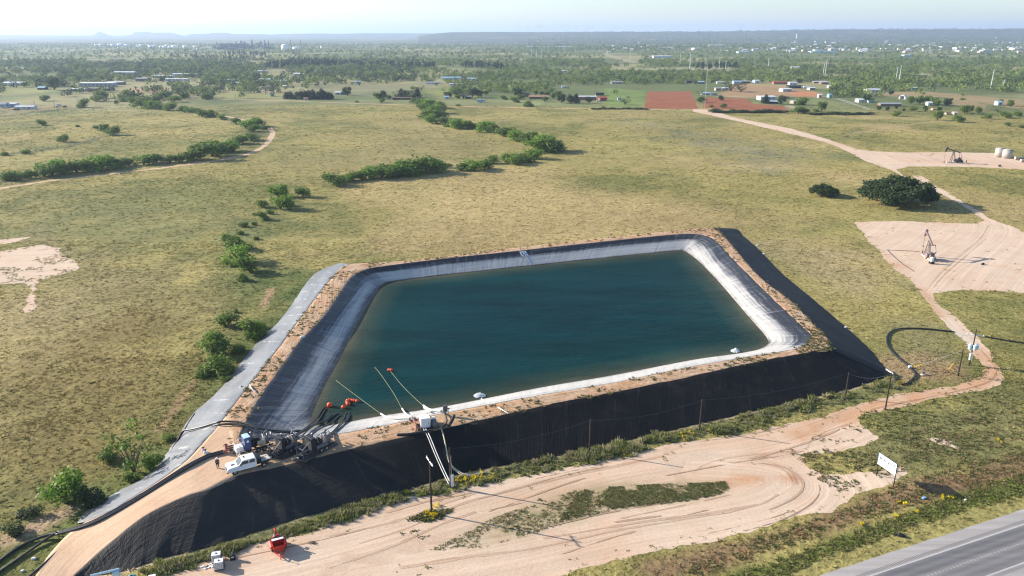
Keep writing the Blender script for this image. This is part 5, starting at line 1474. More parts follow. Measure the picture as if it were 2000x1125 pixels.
H(1350, 140, 5.556, [
 (815, 305, 180, 12, 4.6, .8, .12, 'white', 'white', dict(label="long white metal farm shed with bright flat roof", name="shed", cat="shed", style='flat', nwin=4)),
 (885, 343, 80, 8, 2.6, .8, .1, 'dark', 'cream' if 0 else 'white', dict(label="open carport with pale roof in front of the white farm shed", name="carport", cat="carport", style='open')),
 (1105, 345, 50, 6, 3, 1.4, .5, 'tan', 'white', dict(label="small tilted pale shed right of the farm shed trees", name="shed", cat="shed", nwin=1)),
 (1030, 290, 50, 8, 3.0, 1.0, 0, 'cream', 'brown', dict(label="small arched cream shelter behind the farm shed tree", name="shelter", cat="shelter", style='round')),
 (150, 253, 90, 8, 3.0, 1.0, 0, 'grey', 'blue', dict(label="grey-blue hut at the foot of the thin radio mast", name="hut", cat="hut")),
 (240, 255, 70, 7, 3.0, .8, 0, 'grey', 'grey', dict(label="dark grey trailer beside the radio mast hut", name="mobile_home", cat="mobile home", style='flat')),
 (290, 205, 65, 8, 3.8, 1.4, 0, 'tan', 'grey', dict(label="tan house left of the thin grey trees above the plowed fields", nwin=2)),
 (365, 200, 80, 8, 3.4, 1.0, 0, 'cream', 'white', dict(label="cream low house touching the thin grey trees", nwin=2)),
 (320, 128, 90, 8, 2.6, .6, 0, 'cream', 'white', dict(label="white topped trailer among dark trees above the tan house", name="mobile_home", cat="mobile home", style='flat')),
 (105, 130, 60, 8, 3.0, 1.6, 0, 'dark', 'blue', dict(label="pale blue hipped roof left of the radio mast top", nwin=1)),
 (490, 130, 75, 8, 4.0, 1.2, 0, 'blue', 'blue', dict(label="blue shed left of the flat silver roof in the back row", name="shed", cat="shed", nwin=2)),
 (585, 125, 90, 8, 3.6, .6, 0, 'dark', 'silver', dict(label="open shed with flat silver roof in the back row", name="shed", cat="shed", style='open')),
 (700, 125, 55, 8, 4.4, 1.8, .3, 'blue', 'white', dict(label="bright pale blue gabled shed in the back row", name="shed", cat="shed", nwin=1)),
 (960, 135, 150, 10, 3.4, 1.6, 0, 'brick', 'red', dict(label="long red roofed barn in the back row", name="barn", cat="barn")),
 (1097, 150, 80, 10, 5.0, 1.4, 0, 'white', 'silver', dict(label="tall white walled barn right of the red roofed barn", name="barn", cat="barn")),
 (1110, 178, 140, 10, 3.2, 1.8, .1, 'dark', 'dark', dict(label="dark roofed open barn in front of the tall white one", name="barn", cat="barn", style='open')),
 (1020, 215, 110, 10, 4.0, 1.2, .25, 'white', 'white', dict(label="white house with a stepped bright roof above the orange pasture")),
 (1300, 197, 65, 8, 3.2, 1.2, .2, 'cream', 'white', dict(label="cream open shed at the right of the orange pasture", name="shed", cat="shed", style='open')),
 (1250, 180, 70, 6, 3.0, .8, 0, 'white', 'white', dict(label="small white trailer just left of the cream open shed", name="mobile_home", cat="mobile home", style='flat', nwin=1)),
 (1390, 282, 35, 5, 4.0, 1.2, 0, 'cream', 'white', dict(label="small white upright shed on the green field", name="shed", cat="shed", nwin=1)),
 (1497, 280, 35, 5, 4.0, 1.6, .3, 'teal', 'blue', dict(label="small teal gabled shed at the head of the straight gravel drive", name="shed", cat="shed", nwin=1)),
 (1435, 135, 80, 10, 3.6, 1.2, .1, 'brown', 'silver', dict(label="silver roofed barn half hidden in trees above the green field", name="barn", cat="barn")),
 (1350, 125, 60, 8, 3.0, 1.0, 0, 'brown', 'silver', dict(label="low silver roof left of the half hidden barn", nwin=1)),
 (1675, 175, 70, 9, 3.0, .8, 0, 'blue', 'white', dict(label="pale blue roofed house standing in the right woods", nwin=2)),
 (1040, 25, 60, 12, 4.5, 0, 0, 'cream', 'silver', dict(label="pale arched hangar in the woods behind the back row", name="hangar", cat="hangar", style='round')),
 (1500, 175, 40, 6, 3, 1, 0, 'white', 'white', dict(label="tiny white cottage under trees above the green field", nwin=1)),
])
H(1660, 140, 5.882, [
 (250, 240, 150, 12, 4.6, 1.6, -.05, 'white', 'silver', dict(label="long white barn with silver roof and open front on the right", name="barn", cat="barn")),
 (450, 395, 230, 10, 3.0, 1.2, -.05, 'brown', 'grey', dict(label="long grey roofed homestead with a dark porch", nwin=6)),
 (605, 315, 50, 9, 6.0, 0, .8, 'silver' if 0 else 'white', 'white', dict(label="white arched metal shed behind the grey roofed homestead", name="shed", cat="shed", style='round')),
 (120, 350, 90, 9, 3.6, 1.2, .1, 'white', 'white', dict(label="white and cream house behind the dark tree at the drive", nwin=2)),
 (225, 355, 60, 8, 2.6, 1.0, 0, 'grey', 'green', dict(label="grey shed right of the dark tree at the drive", name="shed", cat="shed", nwin=1)),
 (905, 390, 50, 6, 3.6, 1.6, 0, 'white', 'white', dict(label="small white garden shed right of the homestead trees", name="shed", cat="shed", nwin=1)),
 (1700, 385, 50, 8, 4.0, 1.4, 0, 'blue', 'blue', dict(label="blue house among trees near the right frame edge", nwin=1)),
 (740, 205, 80, 6, 2.6, .6, 0, 'teal', 'white', dict(label="pale teal trailer on the tan field edge", name="mobile_home", cat="mobile home", style='flat')),
 (825, 52, 80, 10, 3.6, 1.2, 0, 'cream', 'white', dict(label="pale house in the right woods above the tan field", nwin=2)),
 (1200, 140, 40, 8, 3.4, 1.4, 0, 'white', 'white', dict(label="bright white roof in the right woods", nwin=1)),
 (1110, 492, 30, 4, 2.0, .5, 0, 'tan', 'brown', dict(label="small tan hut in the yard right of the homestead", name="hut", cat="hut", nwin=0)),
 (1195, 495, 34, 4, 2.4, 1.2, .2, 'tan', 'white', dict(label="small pale pointed hut in the yard right of the homestead", name="hut", cat="hut", nwin=0)),
 (970, 440, 60, 5, 1.6, .5, 0, 'tan', 'orange', dict(label="low orange topped pen below the white garden shed", name="hut", cat="hut", nwin=0)),
])
H(1300, 0, 2.813, [(710, 380, 44, 14, 5, 1.5, 0, 'cream', 'white', dict(label="white hall in the woods above the back row of barns", name="warehouse", cat="warehouse")),
 (1410, 418, 40, 9, 3.5, 1, 0, 'teal', 'blue', dict(label="pale blue roofed house in the dense right woods")),
 (280, 256, 88, 30, 12, 1, 0, 'white', 'white', dict(label="very long white hall on the far town slope", name="warehouse", cat="warehouse", style='flat', nwin=0, door=False)),
 (425, 292, 60, 40, 8, 1, 0, 'blue', 'silver', dict(label="wide pale blue plant in front of the far town", name="warehouse", cat="warehouse", style='flat', nwin=0, door=False)),
 (860, 290, 140, 40, 7, 1, 0, 'blue', 'blue', dict(label="long pale blue roofed hall along the foot of the far town", name="warehouse", cat="warehouse", style='flat', nwin=0, door=False)),
 (1325, 312, 44, 25, 7, 1, 0, 'blue', 'white', dict(label="small pale hall in the scrub before the far town", name="warehouse", cat="warehouse", style='flat', nwin=0, door=False)),
 (1930, 275, 60, 50, 10, 2, 0, 'cream', 'white', dict(label="pale mound-like plant building at the far right of the town", name="warehouse", cat="warehouse", nwin=0, door=False))])
H(1000, 40, 4.0, [(300, 212, 360, 40, 6, 1, 0, 'grey', 'white', dict(label="very long low white hall below the wind turbines", name="warehouse", cat="warehouse", style='flat', nwin=0, door=False)),
 (1210, 222, 100, 30, 9, 1, 0, 'tan', 'white', dict(label="tan block row left of the far town", name="warehouse", cat="warehouse", style='flat', nwin=0, door=False)),
 (1170, 292, 140, 30, 7, 1, 0, 'blue', 'white', dict(label="blue-white depot in the middle scrub", name="warehouse", cat="warehouse", style='flat', nwin=0, door=False)),
 (755, 253, 24, 14, 6, 1, 0, 'white', 'white', dict(label="lone white house at the head of the straight far road", nwin=0, door=False)),
 (1140, 200, 80, 30, 8, 1, 0, 'tan', 'white', dict(label="pale hall above the tan block row", name="warehouse", cat="warehouse", style='flat', nwin=0, door=False))])
H(650, 0, 2.813, [(1270, 398, 34, 10, 4, 1.4, 0, 'white', 'silver', dict(label="white house between woods in the middle distance", nwin=1)),
 (1955, 455, 30, 10, 3.5, 2.0, 0, 'dark', 'dark', dict(label="dark hip roofed house behind the red plowed square", nwin=1)),
 (200, 388, 50, 14, 4, 1.2, 0, 'blue', 'silver', dict(label="silver roofed farm in the middle left scrub", nwin=1)),
 (400, 372, 20, 10, 4, 1.2, 0, 'white', 'white', dict(label="tiny white house before the far dark tree line", nwin=1))])

# far town: small single mesh houses
TM = []
for k in range(6):
    mb = MB(); L, D, h = (16, 11, 5.0) if k < 4 else (34, 18, 7)
    if k < 4:
        mb.add([(-L/2, -D/2, -1), (L/2, -D/2, -1), (L/2, D/2, -1), (-L/2, D/2, -1), (-L/2, -D/2, h), (L/2, -D/2, h), (L/2, D/2, h), (-L/2, D/2, h), (-L/2, 0, h + 3), (L/2, 0, h + 3)], [(0, 1, 5, 4), (2, 3, 7, 6), (0, 4, 8, 7, 3), (1, 2, 6, 9, 5)])
        mb.mi = 1; gable(mb, L, D, h, 3)
    else:
        mb.box((0, 0, h / 2 - .5), (L, D, h + 1)); mb.mi = 1; mb.box((0, 0, h + .3), (L + .4, D + .4, .5))
    me = bpy.data.meshes.new("town_house"); me.from_pydata(mb.v, [], mb.f)
    for m_ in [(PAINT['white'], ROOF['white']), (PAINT['cream'], ROOF['silver']), (PAINT['tan'], ROOF['grey']), (PAINT['white'], ROOF['orange']), (PAINT['white'], ROOF['white']), (PAINT['tan'], ROOF['silver'])][k]: me.materials.append(m_)
    me.polygons.foreach_set("material_index", mb.m); TM.append(me)
gt = np.random.default_rng(314)
town = 0
while town < 250:
    px = gt.uniform(1120, 2060); 
    py = gt.choice([gt.normal(99, 3.0), gt.uniform(72, 102), gt.normal(90, 6)]) - (px < 1400) * 3
    if not 68 < py < 108: continue
    if px < 1420 and (gt.random() < .72 or py < 84): continue
    if py < 80 and gt.random() < .55: continue
    # find the ground under this line of sight, on the scarp or the plain
    lo = 2500.0; pt = None
    for d in np.linspace(2300, 8300, 300):
        x = (px - PX) / (F * math.cos(TH)) * d; z = hill_z(x, d)
        f = d * math.cos(TH) - (z - CAMH) * math.sin(TH); u = d * math.sin(TH) + (z - CAMH) * math.cos(TH)
        if PY - F * u / f <= py: pt = (x, d, z); break
    if pt is None: continue
    k = gt.choice(6, p=[.3, .22, .2, .08, .13, .07])
    o = bpy.data.objects.new("town_house", TM[k]); COL.objects.link(o)
    o.location = pt; o.rotation_euler = (0, 0, gt.uniform(-.6, .6))
    s = gt.uniform(.55, 1.1); o.scale = (s, s, s)
    tag(o, "small pale house among the trees of the far town", "house", "houses of the far town")
    town += 1

# woods
g = np.random.default_rng(8)
keepS = np.array([not hub(a, b) for a, b in S1]); S1 = S1[keepS]
o_ = np.argsort(np.hypot(S1[:, 0], S1[:, 1])); S1 = S1[o_]
NIND = max(0, 296 - COUNT_TREES[0] + 14)
vis = np.abs(S1[:, 0] / S1[:, 1]) < .70
ind = np.nonzero(vis)[0][:NIND]
for i in ind:
    h = g.uniform(4.0, 7.0)
    tree('mesquite' if g.random() < .6 else ('green' if g.random() < .6 else 'round'), (S1[i, 0], S1[i, 1], 0), h, h * g.uniform(1.2, 1.7), "green tree in the near edge of the scattered woods beyond the farms", "trees in the near edge of the far woods", name='woodland_tree', cat='tree')
rest = np.delete(S1, ind, 0)
hs = g.uniform(3.6, 7.2, len(rest)) * (1 + .35 * (g.random(len(rest)) < .12))
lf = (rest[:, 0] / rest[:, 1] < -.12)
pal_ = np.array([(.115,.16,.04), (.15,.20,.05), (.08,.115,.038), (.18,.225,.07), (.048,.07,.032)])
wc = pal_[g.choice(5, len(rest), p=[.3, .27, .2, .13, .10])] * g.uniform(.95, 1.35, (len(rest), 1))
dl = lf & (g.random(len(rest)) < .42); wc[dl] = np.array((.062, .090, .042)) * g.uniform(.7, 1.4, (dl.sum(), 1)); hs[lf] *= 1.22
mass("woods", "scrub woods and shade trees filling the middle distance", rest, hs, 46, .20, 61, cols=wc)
S2 = scatter(33000, 84, 119, 6)
S2 = S2[(S2[:, 1] < 5200)]
hs2 = g.uniform(4.0, 8.0, len(S2))
mass("far_woods", "dark scrub woods fading towards the horizon", S2, hs2, 14, .42, 62, cols=pal_[g.choice(5, len(S2), p=[.3, .3, .2, .15, .05])] * g.uniform(.95, 1.35, (len(S2), 1)))
# dense trees of the town and scarp
n = 9000
y = np.sqrt(g.uniform(3200 ** 2, 8100 ** 2, n)); x = y * g.uniform(.02, .80, n)
z = np.array([hill_z(a, b) for a, b in zip(x, y)])
k = fbm(x / 160, y / 240, 401, 3) > .42
mass("town_trees", "tree cover over the far town and its scarp", np.stack([x[k], y[k]], 1), g.uniform(6, 11, k.sum()), 12, .5, 63, zf=z[k])
# dark conifer lines in the far middle
q = []
for (a, b, c, d, n) in [(520,133,700,128,120),(700,130,850,133,60),(330,112,500,118,50),(440,107,520,109,40),(1360,135,1440,134,25),(560,125,640,124,40),(900,131,1000,135,40)]:
    for i in range(n):
        t = g.random(); q.append(P(a + (c - a) * t, b + (d - b) * t + g.normal() * .8)[:2])
q = np.array(q)
mass("conifer_rows", "rows of dark conifers across the middle distance", q, g.uniform(9, 15, len(q)), 40, .16, 64, .38, cols=np.array([(.022,.04,.026)]) * g.uniform(.8, 1.3, (len(q), 1)))

# transmission poles, masts, turbines, refinery
M_POLE = simple('pole_pale', (.62,.66,.64), .6); M_WHITE = simple('white_coat', (.80,.80,.79), .5, var=.08); M_STEEL = simple('far_steel', (.22,.23,.25), .5, .3)
def mono(px, pb, pt, label, arms=True):
    b = P(px, pb); h = top_h(px, pb, pt)
    t = thing('transmission_pole', label, 'pole', b, 0, None)
    t['group'] = "pale transmission poles crossing the scrub"
    MB().tube([(0, 0, -.5), (0, 0, h)], [.65, .28], 8).build('mast', M_POLE, t)
    for k in range(3): MB().tube([(-2.4, 0, h * (.82 + .06 * k)), (2.4, 0, h * (.82 + .06 * k))], [.10, .10], 4).build('arm', M_POLE, t)
for i, (x, b, t_) in enumerate([(1347,135,103),(1404.5,133,114),(1417,137,117),(1500,134,112),(1608,146,124),(1612,146,117),(1750,157,130),(1756,160,127),(1935,172,135),(1959,172,156)]):
    mono(x, b, t_, ["pale transmission pole left of the radio mast", "short pale transmission pole right of the radio mast", "pale transmission pole above the red plowed fields, nearer of two", "pale transmission pole above the long white farm shed", "shorter pole of the pair above the back row of barns", "taller pole of the pair above the back row of barns", "shorter pole of the pair above the long white barn", "taller pole of the pair above the long white barn", "tallest pale pole near the right frame edge", "short pale pole at the right frame edge"][i])
for i, (x, b, t_) in enumerate([(1038,112,96),(1048,112,97),(1058,113,99),(1123,103,91),(1231,117,100),(1328,128,103)]):
    mono(x, b, t_, ["left pole of the three close together in the middle scrub", "middle pole of the three close together in the middle scrub", "right pole of the three close together in the middle scrub", "pale pole at the end of the long white hall", "pale pole beside the straight far road", "pale pole left of the red field's far trees"][i])
b = P(1376, 211); h = top_h(1376, 211, 124)
t = thing('radio_mast', "thin grey lattice radio mast beside the plowed red field", 'mast', b)
mb = MB()
for k in range(3): mb.tube([(.35 * math.cos(k * 2.1), .35 * math.sin(k * 2.1), 0), (.25 * math.cos(k * 2.1), .25 * math.sin(k * 2.1), h)], .03, 4)
for z in np.arange(0, h, 1.0): mb.tube([(.33 * math.cos(z * 2.1), .33 * math.sin(z * 2.1), z), (.33 * math.cos(z * 2.1 + 2.1), .33 * math.sin(z * 2.1 + 2.1), z + 1)], .018, 3)
mb.build('lattice', M_POLE, t); MB().tube([(0, 0, h), (0, 0, h + 3)], .05, 4).build('antenna', M_POLE, t)
for k in range(3):
    a = k * 2.1 + .4; MB().tube([(0, 0, h * .8), (math.cos(a) * h * .4, math.sin(a) * h * .4, 0)], .02, 3).build('guy_wire', M_STEEL, t)
def turbine(px, pb, pt, d, i):
    sl = (px - PX) / (F * math.cos(TH)); v0 = -(pb - PY) / F; v1 = -(pt - PY) / F
    zz = lambda v: CAMH + d * (-math.sin(TH) + v * math.cos(TH)) / (math.cos(TH) + v * math.sin(TH))
    z0, z1 = zz(v0) - 15, zz(v1); hgt = z1 - z0
    t = thing('wind_turbine', "white three bladed wind turbine on the hazy ridge", 'wind turbine', (sl * d, d, z0), 0, "wind turbines on the hazy ridge")
    MB().tube([(0, 0, 0), (0, 0, hgt)], [3.0, 1.9], 8).build('tower', M_WHITE, t)
    MB().box((0, -1, hgt + .8), (4, 9, 4)).build('nacelle', M_WHITE, t)
    r0 = R.uniform(0, 2)
    for k in range(3):
        a = r0 + k * 2.094; mb = MB(); L = 40
        mb.add([(-1.6, -6, 0), (1.6, -6, 0), (1.6, -5.4, 0), (-1.6, -5.4, 0), (-.5, -6, L), (.5, -6, L), (.5, -5.8, L), (-.5, -5.8, L)], [(3,2,1,0),(4,5,6,7),(0,1,5,4),(1,2,6,5),(2,3,7,6),(3,0,4,7)])
        bl = mb.build('blade', M_WHITE, t); bl.location = (0, 0, hgt + .8); bl.rotation_euler = (0, a, 0)
for i, (x, yt, yb) in enumerate([(1013,51,63),(1029,53,63),(1045,52,63),(1050,51,63),(1059,54,63),(1071,53,63),(1088,51,62.5),(1097,53,62.5),(1113,51,62.5),(1130,52,62.5),(1138,51,62.5),(1170,53,62.5),(1182,54,62.5),(1211,52,62.5),(1232,52,62.3),(1242,53,62.3),(1274,50,62.2),(1302,50,62.2),(1324,48,62),(1356,52,62),(1373,47,61.8),(1389,47,61.5),(1398,51,61.5),(1401,52,61.5),(1424,47,61),(1439,50,61),(1442,49,61)]):
    turbine(x, yb, yt, 9000, i)
for (x, yb, yt, lb) in [(1824, 58, 36, "tall thin lattice mast on the scarp skyline, left of two"), (1842, 58, 44, "shorter thin lattice mast on the scarp skyline, right of two")]:
    d = 8600; sl = (x - PX) / (F * math.cos(TH))
    zz = lambda v: CAMH + d * (-math.sin(TH) + v * math.cos(TH)) / (math.cos(TH) + v * math.sin(TH))
    z0, z1 = zz(-(yb - PY) / F) - 10, zz(-(yt - PY) / F)
    tag(MB().tube([(sl * d, d, z0), (sl * d, d, z1)], [1.0, .6], 4).build('lattice_mast', M_STEEL), lb, 'mast')
d = 6500; sl = (1501.5 - PX) / (F * math.cos(TH)); z0 = hill_z(sl * d, d)
t = thing('water_tower', "pale water tower standing on the town slope", 'water tower', (sl * d, d, z0))
MB().lathe([(4, 0), (3.4, 26), (7, 31), (7.5, 36), (5, 39), (.5, 40)], (0, 0, 0), 14).build('tank', M_WHITE, t); MB().tube([(5, 0, 0), (5, 0, 30)], .3, 4).build('ladder', M_STEEL, t)
def far_tank(px, py, wpx, hpx, label, group=None, dome=False):
    b = P(px, py); m = mpp(b); r = wpx * m / 2; h = hpx * m
    t = thing('storage_tank', label, 'tank', b, 0, group)
    MB().lathe([(r, 0), (r, h)], (0, 0, 0), 24).build('shell', M_WHITE, t, True)
    MB().lathe([(r * 1.01, h), (r * .8, h + (r * .28 if dome else r * .06)), (r * .4, h + (r * .45 if dome else r * .1)), (.1, h + (r * .5 if dome else r * .12))], (0, 0, 0), 24).build('roof', M_WHITE, t, True)
for (x0, x1, y, h) in [(60,110,262,12),(165,225,262,18),(228,300,264,22),(335,358,266,26),(380,455,270,28),(465,550,268,30),(562,640,270,24),(708,726,272,26),(722,742,288,22),(748,815,264,18),(742,800,282,18),(856,880,270,22),(872,935,292,30),(920,1005,276,20),(1008,1050,296,30),(1055,1110,298,34),(1085,1140,268,18),(1124,1166,300,32),(1170,1250,300,38),(1190,1260,270,14),(1318,1392,300,36),(1448,1510,290,24),(1446,1460,322,24),(1494,1508,320,26),(465,482,302,18),(1675,1690,302,26),(1720,1745,300,26)]:
    far_tank(160 + (x0 + x1) / 13.33, 50 + y / 6.667, (x1 - x0) / 6.667, h / 6.667, "white cylindrical storage tank in the row beside the far refinery", "white storage tanks beside the far refinery")
far_tank(557.5, 98, 15, 8, "big domed white storage tank right of the refinery", None, True)
far_tank(580, 97, 17, 4.6, "wide flat white storage tank right of the domed one")
far_tank(628.5, 96, 5, 5.6, "small lone white storage tank far right of the refinery")
far_tank(517, 92, 11, 4, "white domed tank standing between the refinery towers", None, True)
M_RUST = simple('refinery_steel', (.16,.165,.19), .6, .2, .4, .05)
for i, (x, yt, w) in enumerate([(165,210,3),(215,240,2.4),(222,215,2),(290,225,2.4),(415,200,3.4),(422,225,5),(478,195,4),(484,192,2.6),(508,205,3),(516,210,4),(528,205,3),(540,215,3),(620,180,4.2),(628,200,3),(735,200,4.4),(744,205,3),(786,180,3.4),(796,230,6),(836,200,3.6),(890,230,3),(1125,180,2),(1255,185,2),(355,235,3),(455,225,3),(565,225,3),(260,235,3),(330,230,2.5),(345,215,2)]):
    px = 400 + x / 6.667; pb = 50 + (300 + R.uniform(-14, 6)) / 6.667; b = P(px, pb); h = top_h(px, pb, 50 + yt / 6.667)
    t = thing('refinery_tower', "dark slender process tower of the far refinery", 'tower', b, 0, "process towers of the far refinery")
    MB().lathe([(w * 1.2, 0), (w * .8, h * .3), (w * .7, h * .95), (w * .2, h)], (0, 0, 0), 8).build('column', M_RUST, t)
    MB().box((0, 0, h * .7), (w * 2.2, w * 2.2, .8)).build('platform', M_RUST, t); MB().box((0, 0, h * .45), (w * 2.4, w * 2.4, .8)).build('platform', M_RUST, t)
for i in range(34):
    px = 400 + R.triangular(60, 900, 450) / 6.667; pb = 50 + R.uniform(288, 330) / 6.667; b = P(px, pb); m = mpp(b)
    L, h = R.uniform(18, 46), R.uniform(9, 26)
    t = thing('process_unit', "low tangle of pipework and steel frames in the far refinery", 'process unit', b, R.uniform(-.3, .3), "process units of the far refinery")
    mb = MB(); n = int(L / 6)
    for a in range(n + 1):
        for s_ in (-5, 5): mb.box((-L / 2 + a * L / n, s_, h / 2), (.9, .9, h))
    for z in np.arange(5, h, 5): mb.box((0, -5, z), (L, .8, .8)); mb.box((0, 5, z), (L, .8, .8)); mb.box((0, 0, z), (L, 9, .3))
    mb.build('frame', M_RUST, t)
    v_ = MB(); v_.lathe([(.2, -L * .3), (3.2, -L * .28), (3.2, L * .28), (.2, L * .3)], (0, 0, h * .5 + 1), 8, 'x'); v_.build('vessel', R.choice([M_RUST, M_STEEL, M_WHITE]), t)

# parked farm vehicles far off
M_TYRE = simple('tyre_rubber', (.018,.018,.018), .85); M_RIM = simple('rim_metal', (.42,.42,.43), .4, .5)
def wheel_set(root, spots, r, w, rim=None):
    for x, y in spots:
        a = MB().lathe([(r * .55, -w/2), (r * .92, -w/2), (r, -w*.35), (r, w*.35), (r * .92, w/2), (r * .55, w/2)], (x, y, r), 18, 'y').build('wheel', M_TYRE, root)
        MB().lathe([(r * .1, -w*.52), (r * .5, -w*.50), (r * .58, -w*.40), (r * .58, w*.40), (r * .5, w*.50), (r * .1, w*.52)], (x, y, r), 14, 'y').build('rim', rim or M_RIM, a)
def far_vehicle(px, py, rz, label, col, kind, cat):
    b = P(px, py); t = thing(kind, label, cat, b, rz)
    body = PAINT[col]
    if kind == 'tractor_truck':
        MB().box((1.6, 0, 2.0), (2.2, 2.4, 2.4), taper=.9).build('cab', body, t); MB().box((3.4, 0, 1.3), (1.6, 2.0, 1.2), taper=.9).build('hood', body, t)
        MB().box((-2.4, 0, 1.1), (6, 1.0, .5)).build('chassis', PAINT['dark'], t); MB().box((2.72, 0, 2.5), (.08, 2.0, .8)).build('windscreen', M_GLASS, t)
        wheel_set(t, [(3.3, -1.1), (3.3, 1.1), (-3.2, -1.1), (-3.2, 1.1), (-4.5, -1.1), (-4.5, 1.1)], .52, .35)
    elif kind == 'travel_trailer':
        MB().prism([(-4, .6), (4, .6), (4.2, 1.4), (3.8, 3.0), (-4, 3.0), (-4.1, 1.2)], -1.25, 1.25).build('body', body, t)
        MB().box((0, -1.27, 1.35), (7.6, .05, .35)).build('stripe', PAINT['grey'], t); MB().box((1.4, -1.28, 2.2), (1.4, .05, .6)).build('window', M_GLASS, t); MB().box((-2, -1.28, 2.2), (1.4, .05, .6)).build('window', M_GLASS, t)
        MB().box((4.9, 0, .6), (1.6, .3, .2)).build('hitch', PAINT['dark'], t); MB().box((1, 0, 3.15), (1.0, .9, .3)).build('air_conditioner', body, t)
        wheel_set(t, [(-.4, -1.15), (.5, -1.15), (-.4, 1.15), (.5, 1.15)], .38, .25)
    else:
        MB().prism([(-2.6, .5), (2.6, .5), (2.6, 1.0), (1.4, 1.15), (.6, 1.8), (-.9, 1.8), (-1.0, 1.15), (-2.6, 1.15)], -.95, .95).build('body', body, t)
        for s_ in (-1, 1): MB().box((-.1, s_ * .96, 1.48), (1.2, .03, .38)).build('window', M_GLASS, t)
        wheel_set(t, [(1.7, -.85), (1.7, .85), (-1.6, -.85), (-1.6, .85)], .4, .25)
far_vehicle(119, 209.5, math.pi, "white tractor truck without trailer parked by the grass field", 'white', 'tractor_truck', 'truck')
far_vehicle(32, 215.5, 0, "dark pickup parked in front of the long low white shed", 'dark', 'pickup_truck', 'truck')
far_vehicle(9, 211.5, .2, "green-grey pickup by the pale blue building at the frame edge", 'grey', 'pickup_truck', 'truck')
far_vehicle(939, 200.5, .05, "pale blue and white travel trailer parked on the farm meadow", 'blue', 'travel_trailer', 'trailer')
far_vehicle(1170, 199, 0, "small white vehicle in front of the dark red barn", 'white', 'pickup_truck', 'truck')
def wood_pole(px, pb, pt, label, r=.14, arm=0.0, group=None):
    b = P(px, pb); h = top_h(px, pb, pt)
    t = thing('utility_pole', label, 'utility pole', b, 0, group)
    MB().tube([(0, 0, -.3), (0, 0, h)], [r, r * .7], 8).build('pole', simple('pole_wood', (.042,.032,.027), .9), t)
    return t, h
for (x, b_, t_, lb) in [(107, 211, 195, "thin wooden pole beside the white tractor truck"), (68, 206, 197, "thin wooden pole above the long low white shed"), (152, 200, 191, "thin wooden pole left of the lone mesquite tree"), (460, 192, 182, "thin wooden pole by the far track, left of two"), (519, 186, 176, "thin wooden pole at the bare yard, right of two"), (831, 192, 180, "thin wooden pole right of the farm yard conifer")]:
    t, h = wood_pole(x, b_, t_, lb); MB().box((0, 0, h * .93), (1.6, .1, .1)).build('crossarm', M_BARK, t)

# ------------------------------------------------------------------ things on and around the reservoir
M_HOSE = simple('black_poly', (.016,.016,.018), .45, 0, .3, 3, .5); M_PIPEW = simple('white_pipe', (.66,.65,.61), .5, 0, .12, 2, dirt=(.42,.38,.32)); M_ROPE = simple('floating_line', (.22,.25,.13), .8)
M_BEIGE = simple('beige_hose', (.50,.44,.32), .6); M_REDPIPE = simple('rusty_red_pipe', (.30,.10,.07), .6, 0, .3, 5, dirt=(.42,.26,.18))
M_BUOY = simple('orange_float', (.80,.085,.02), .4, 0, .12, 3); M_BOXW = simple('box_white', (.78,.79,.80), .35, 0, .06, 2); M_MACH = simple('machine_grey', (.13,.135,.145), .45, .3); M_DARK = simple('machine_black', (.022,.022,.024), .5, .1, .4, 4)
M_CHROME = simple('bright_steel', (.20,.20,.215), .45, .5); M_BLUE = simple('cabinet_blue', (.055,.10,.22), .45, 0, .15, 3); M_RED = simple('machine_red', (.52,.035,.022), .42, 0, .22, 4, dirt=(.33,.14,.09)); M_WHITEP = simple('body_white', (.80,.81,.83), .22, 0, .05, 2, .6)
M_YEL = simple('safety_yellow', (.68,.45,.03), .5); M_TEALT = simple('teal_plastic', (.02,.33,.48), .35, 0, .1, 3); M_STEELB = simple('pale_blue_steel', (.50,.66,.76), .4, .1, .15, 3); M_PUMPC = simple('pump_tan', (.50,.40,.28), .6)
M_PJDARK = simple('weathered_dark_steel', (.10,.085,.085), .6, .2, .35, 3); M_PJPINK = simple('faded_pink_paint', (.55,.44,.41), .6, 0, .25, 2, dirt=(.30,.16,.11)); M_CONC = simple('concrete', (.52,.49,.45), .9, 0, .15, 2, bump=.3)

# discharge splashes
def splash(px, py, r, label, seed):
    g = np.random.default_rng(seed); b = P(px, py, WATER)
    mb = MB()
    for i in range(150):
        a = g.uniform(0, 6.28); q = r * math.sqrt(g.random()); x, y = b[0] + math.cos(a) * q * 1.25, b[1] + math.sin(a) * q
        h = (.10 + .75 * max(0, 1 - q / r)) * g.uniform(.3, 1.2); s = g.uniform(.03, .10)
        mb.lathe([(s * 1.5, WATER - .02), (s, WATER + h * .5), (s * .2, WATER + h)], (x + 0, y + 0, 0), 5)
    return tag(mb.build('splash', M_FOAM), label, 'splash', kind='stuff')
nf = NT('white_foam'); nf.set((.86,.90,.90), .7); M_FOAM = nf.mat
splash(937, 773, .85, "white splash where the middle discharge pipe pours into the pond", 1)
splash(1436, 686, .75, "white splash where water enters at the pond's right corner", 2)
def hose(label, pts, r, mat, name='hose', cat='hose', n=6, group=None, px=True, sub=6):
    q = catmull(rows(pts) if px else pts, sub)
    return tag(MB().tube(q, r, n).build(name, mat, None, True), label, cat, group)
hose("white discharge pipe pouring into the pond from the near crest", [(993,808,4.05),(975,797,4.1),(955,788,2.6),(940,779,1.35)], .11, M_PIPEW, 'discharge_pipe', 'pipe')

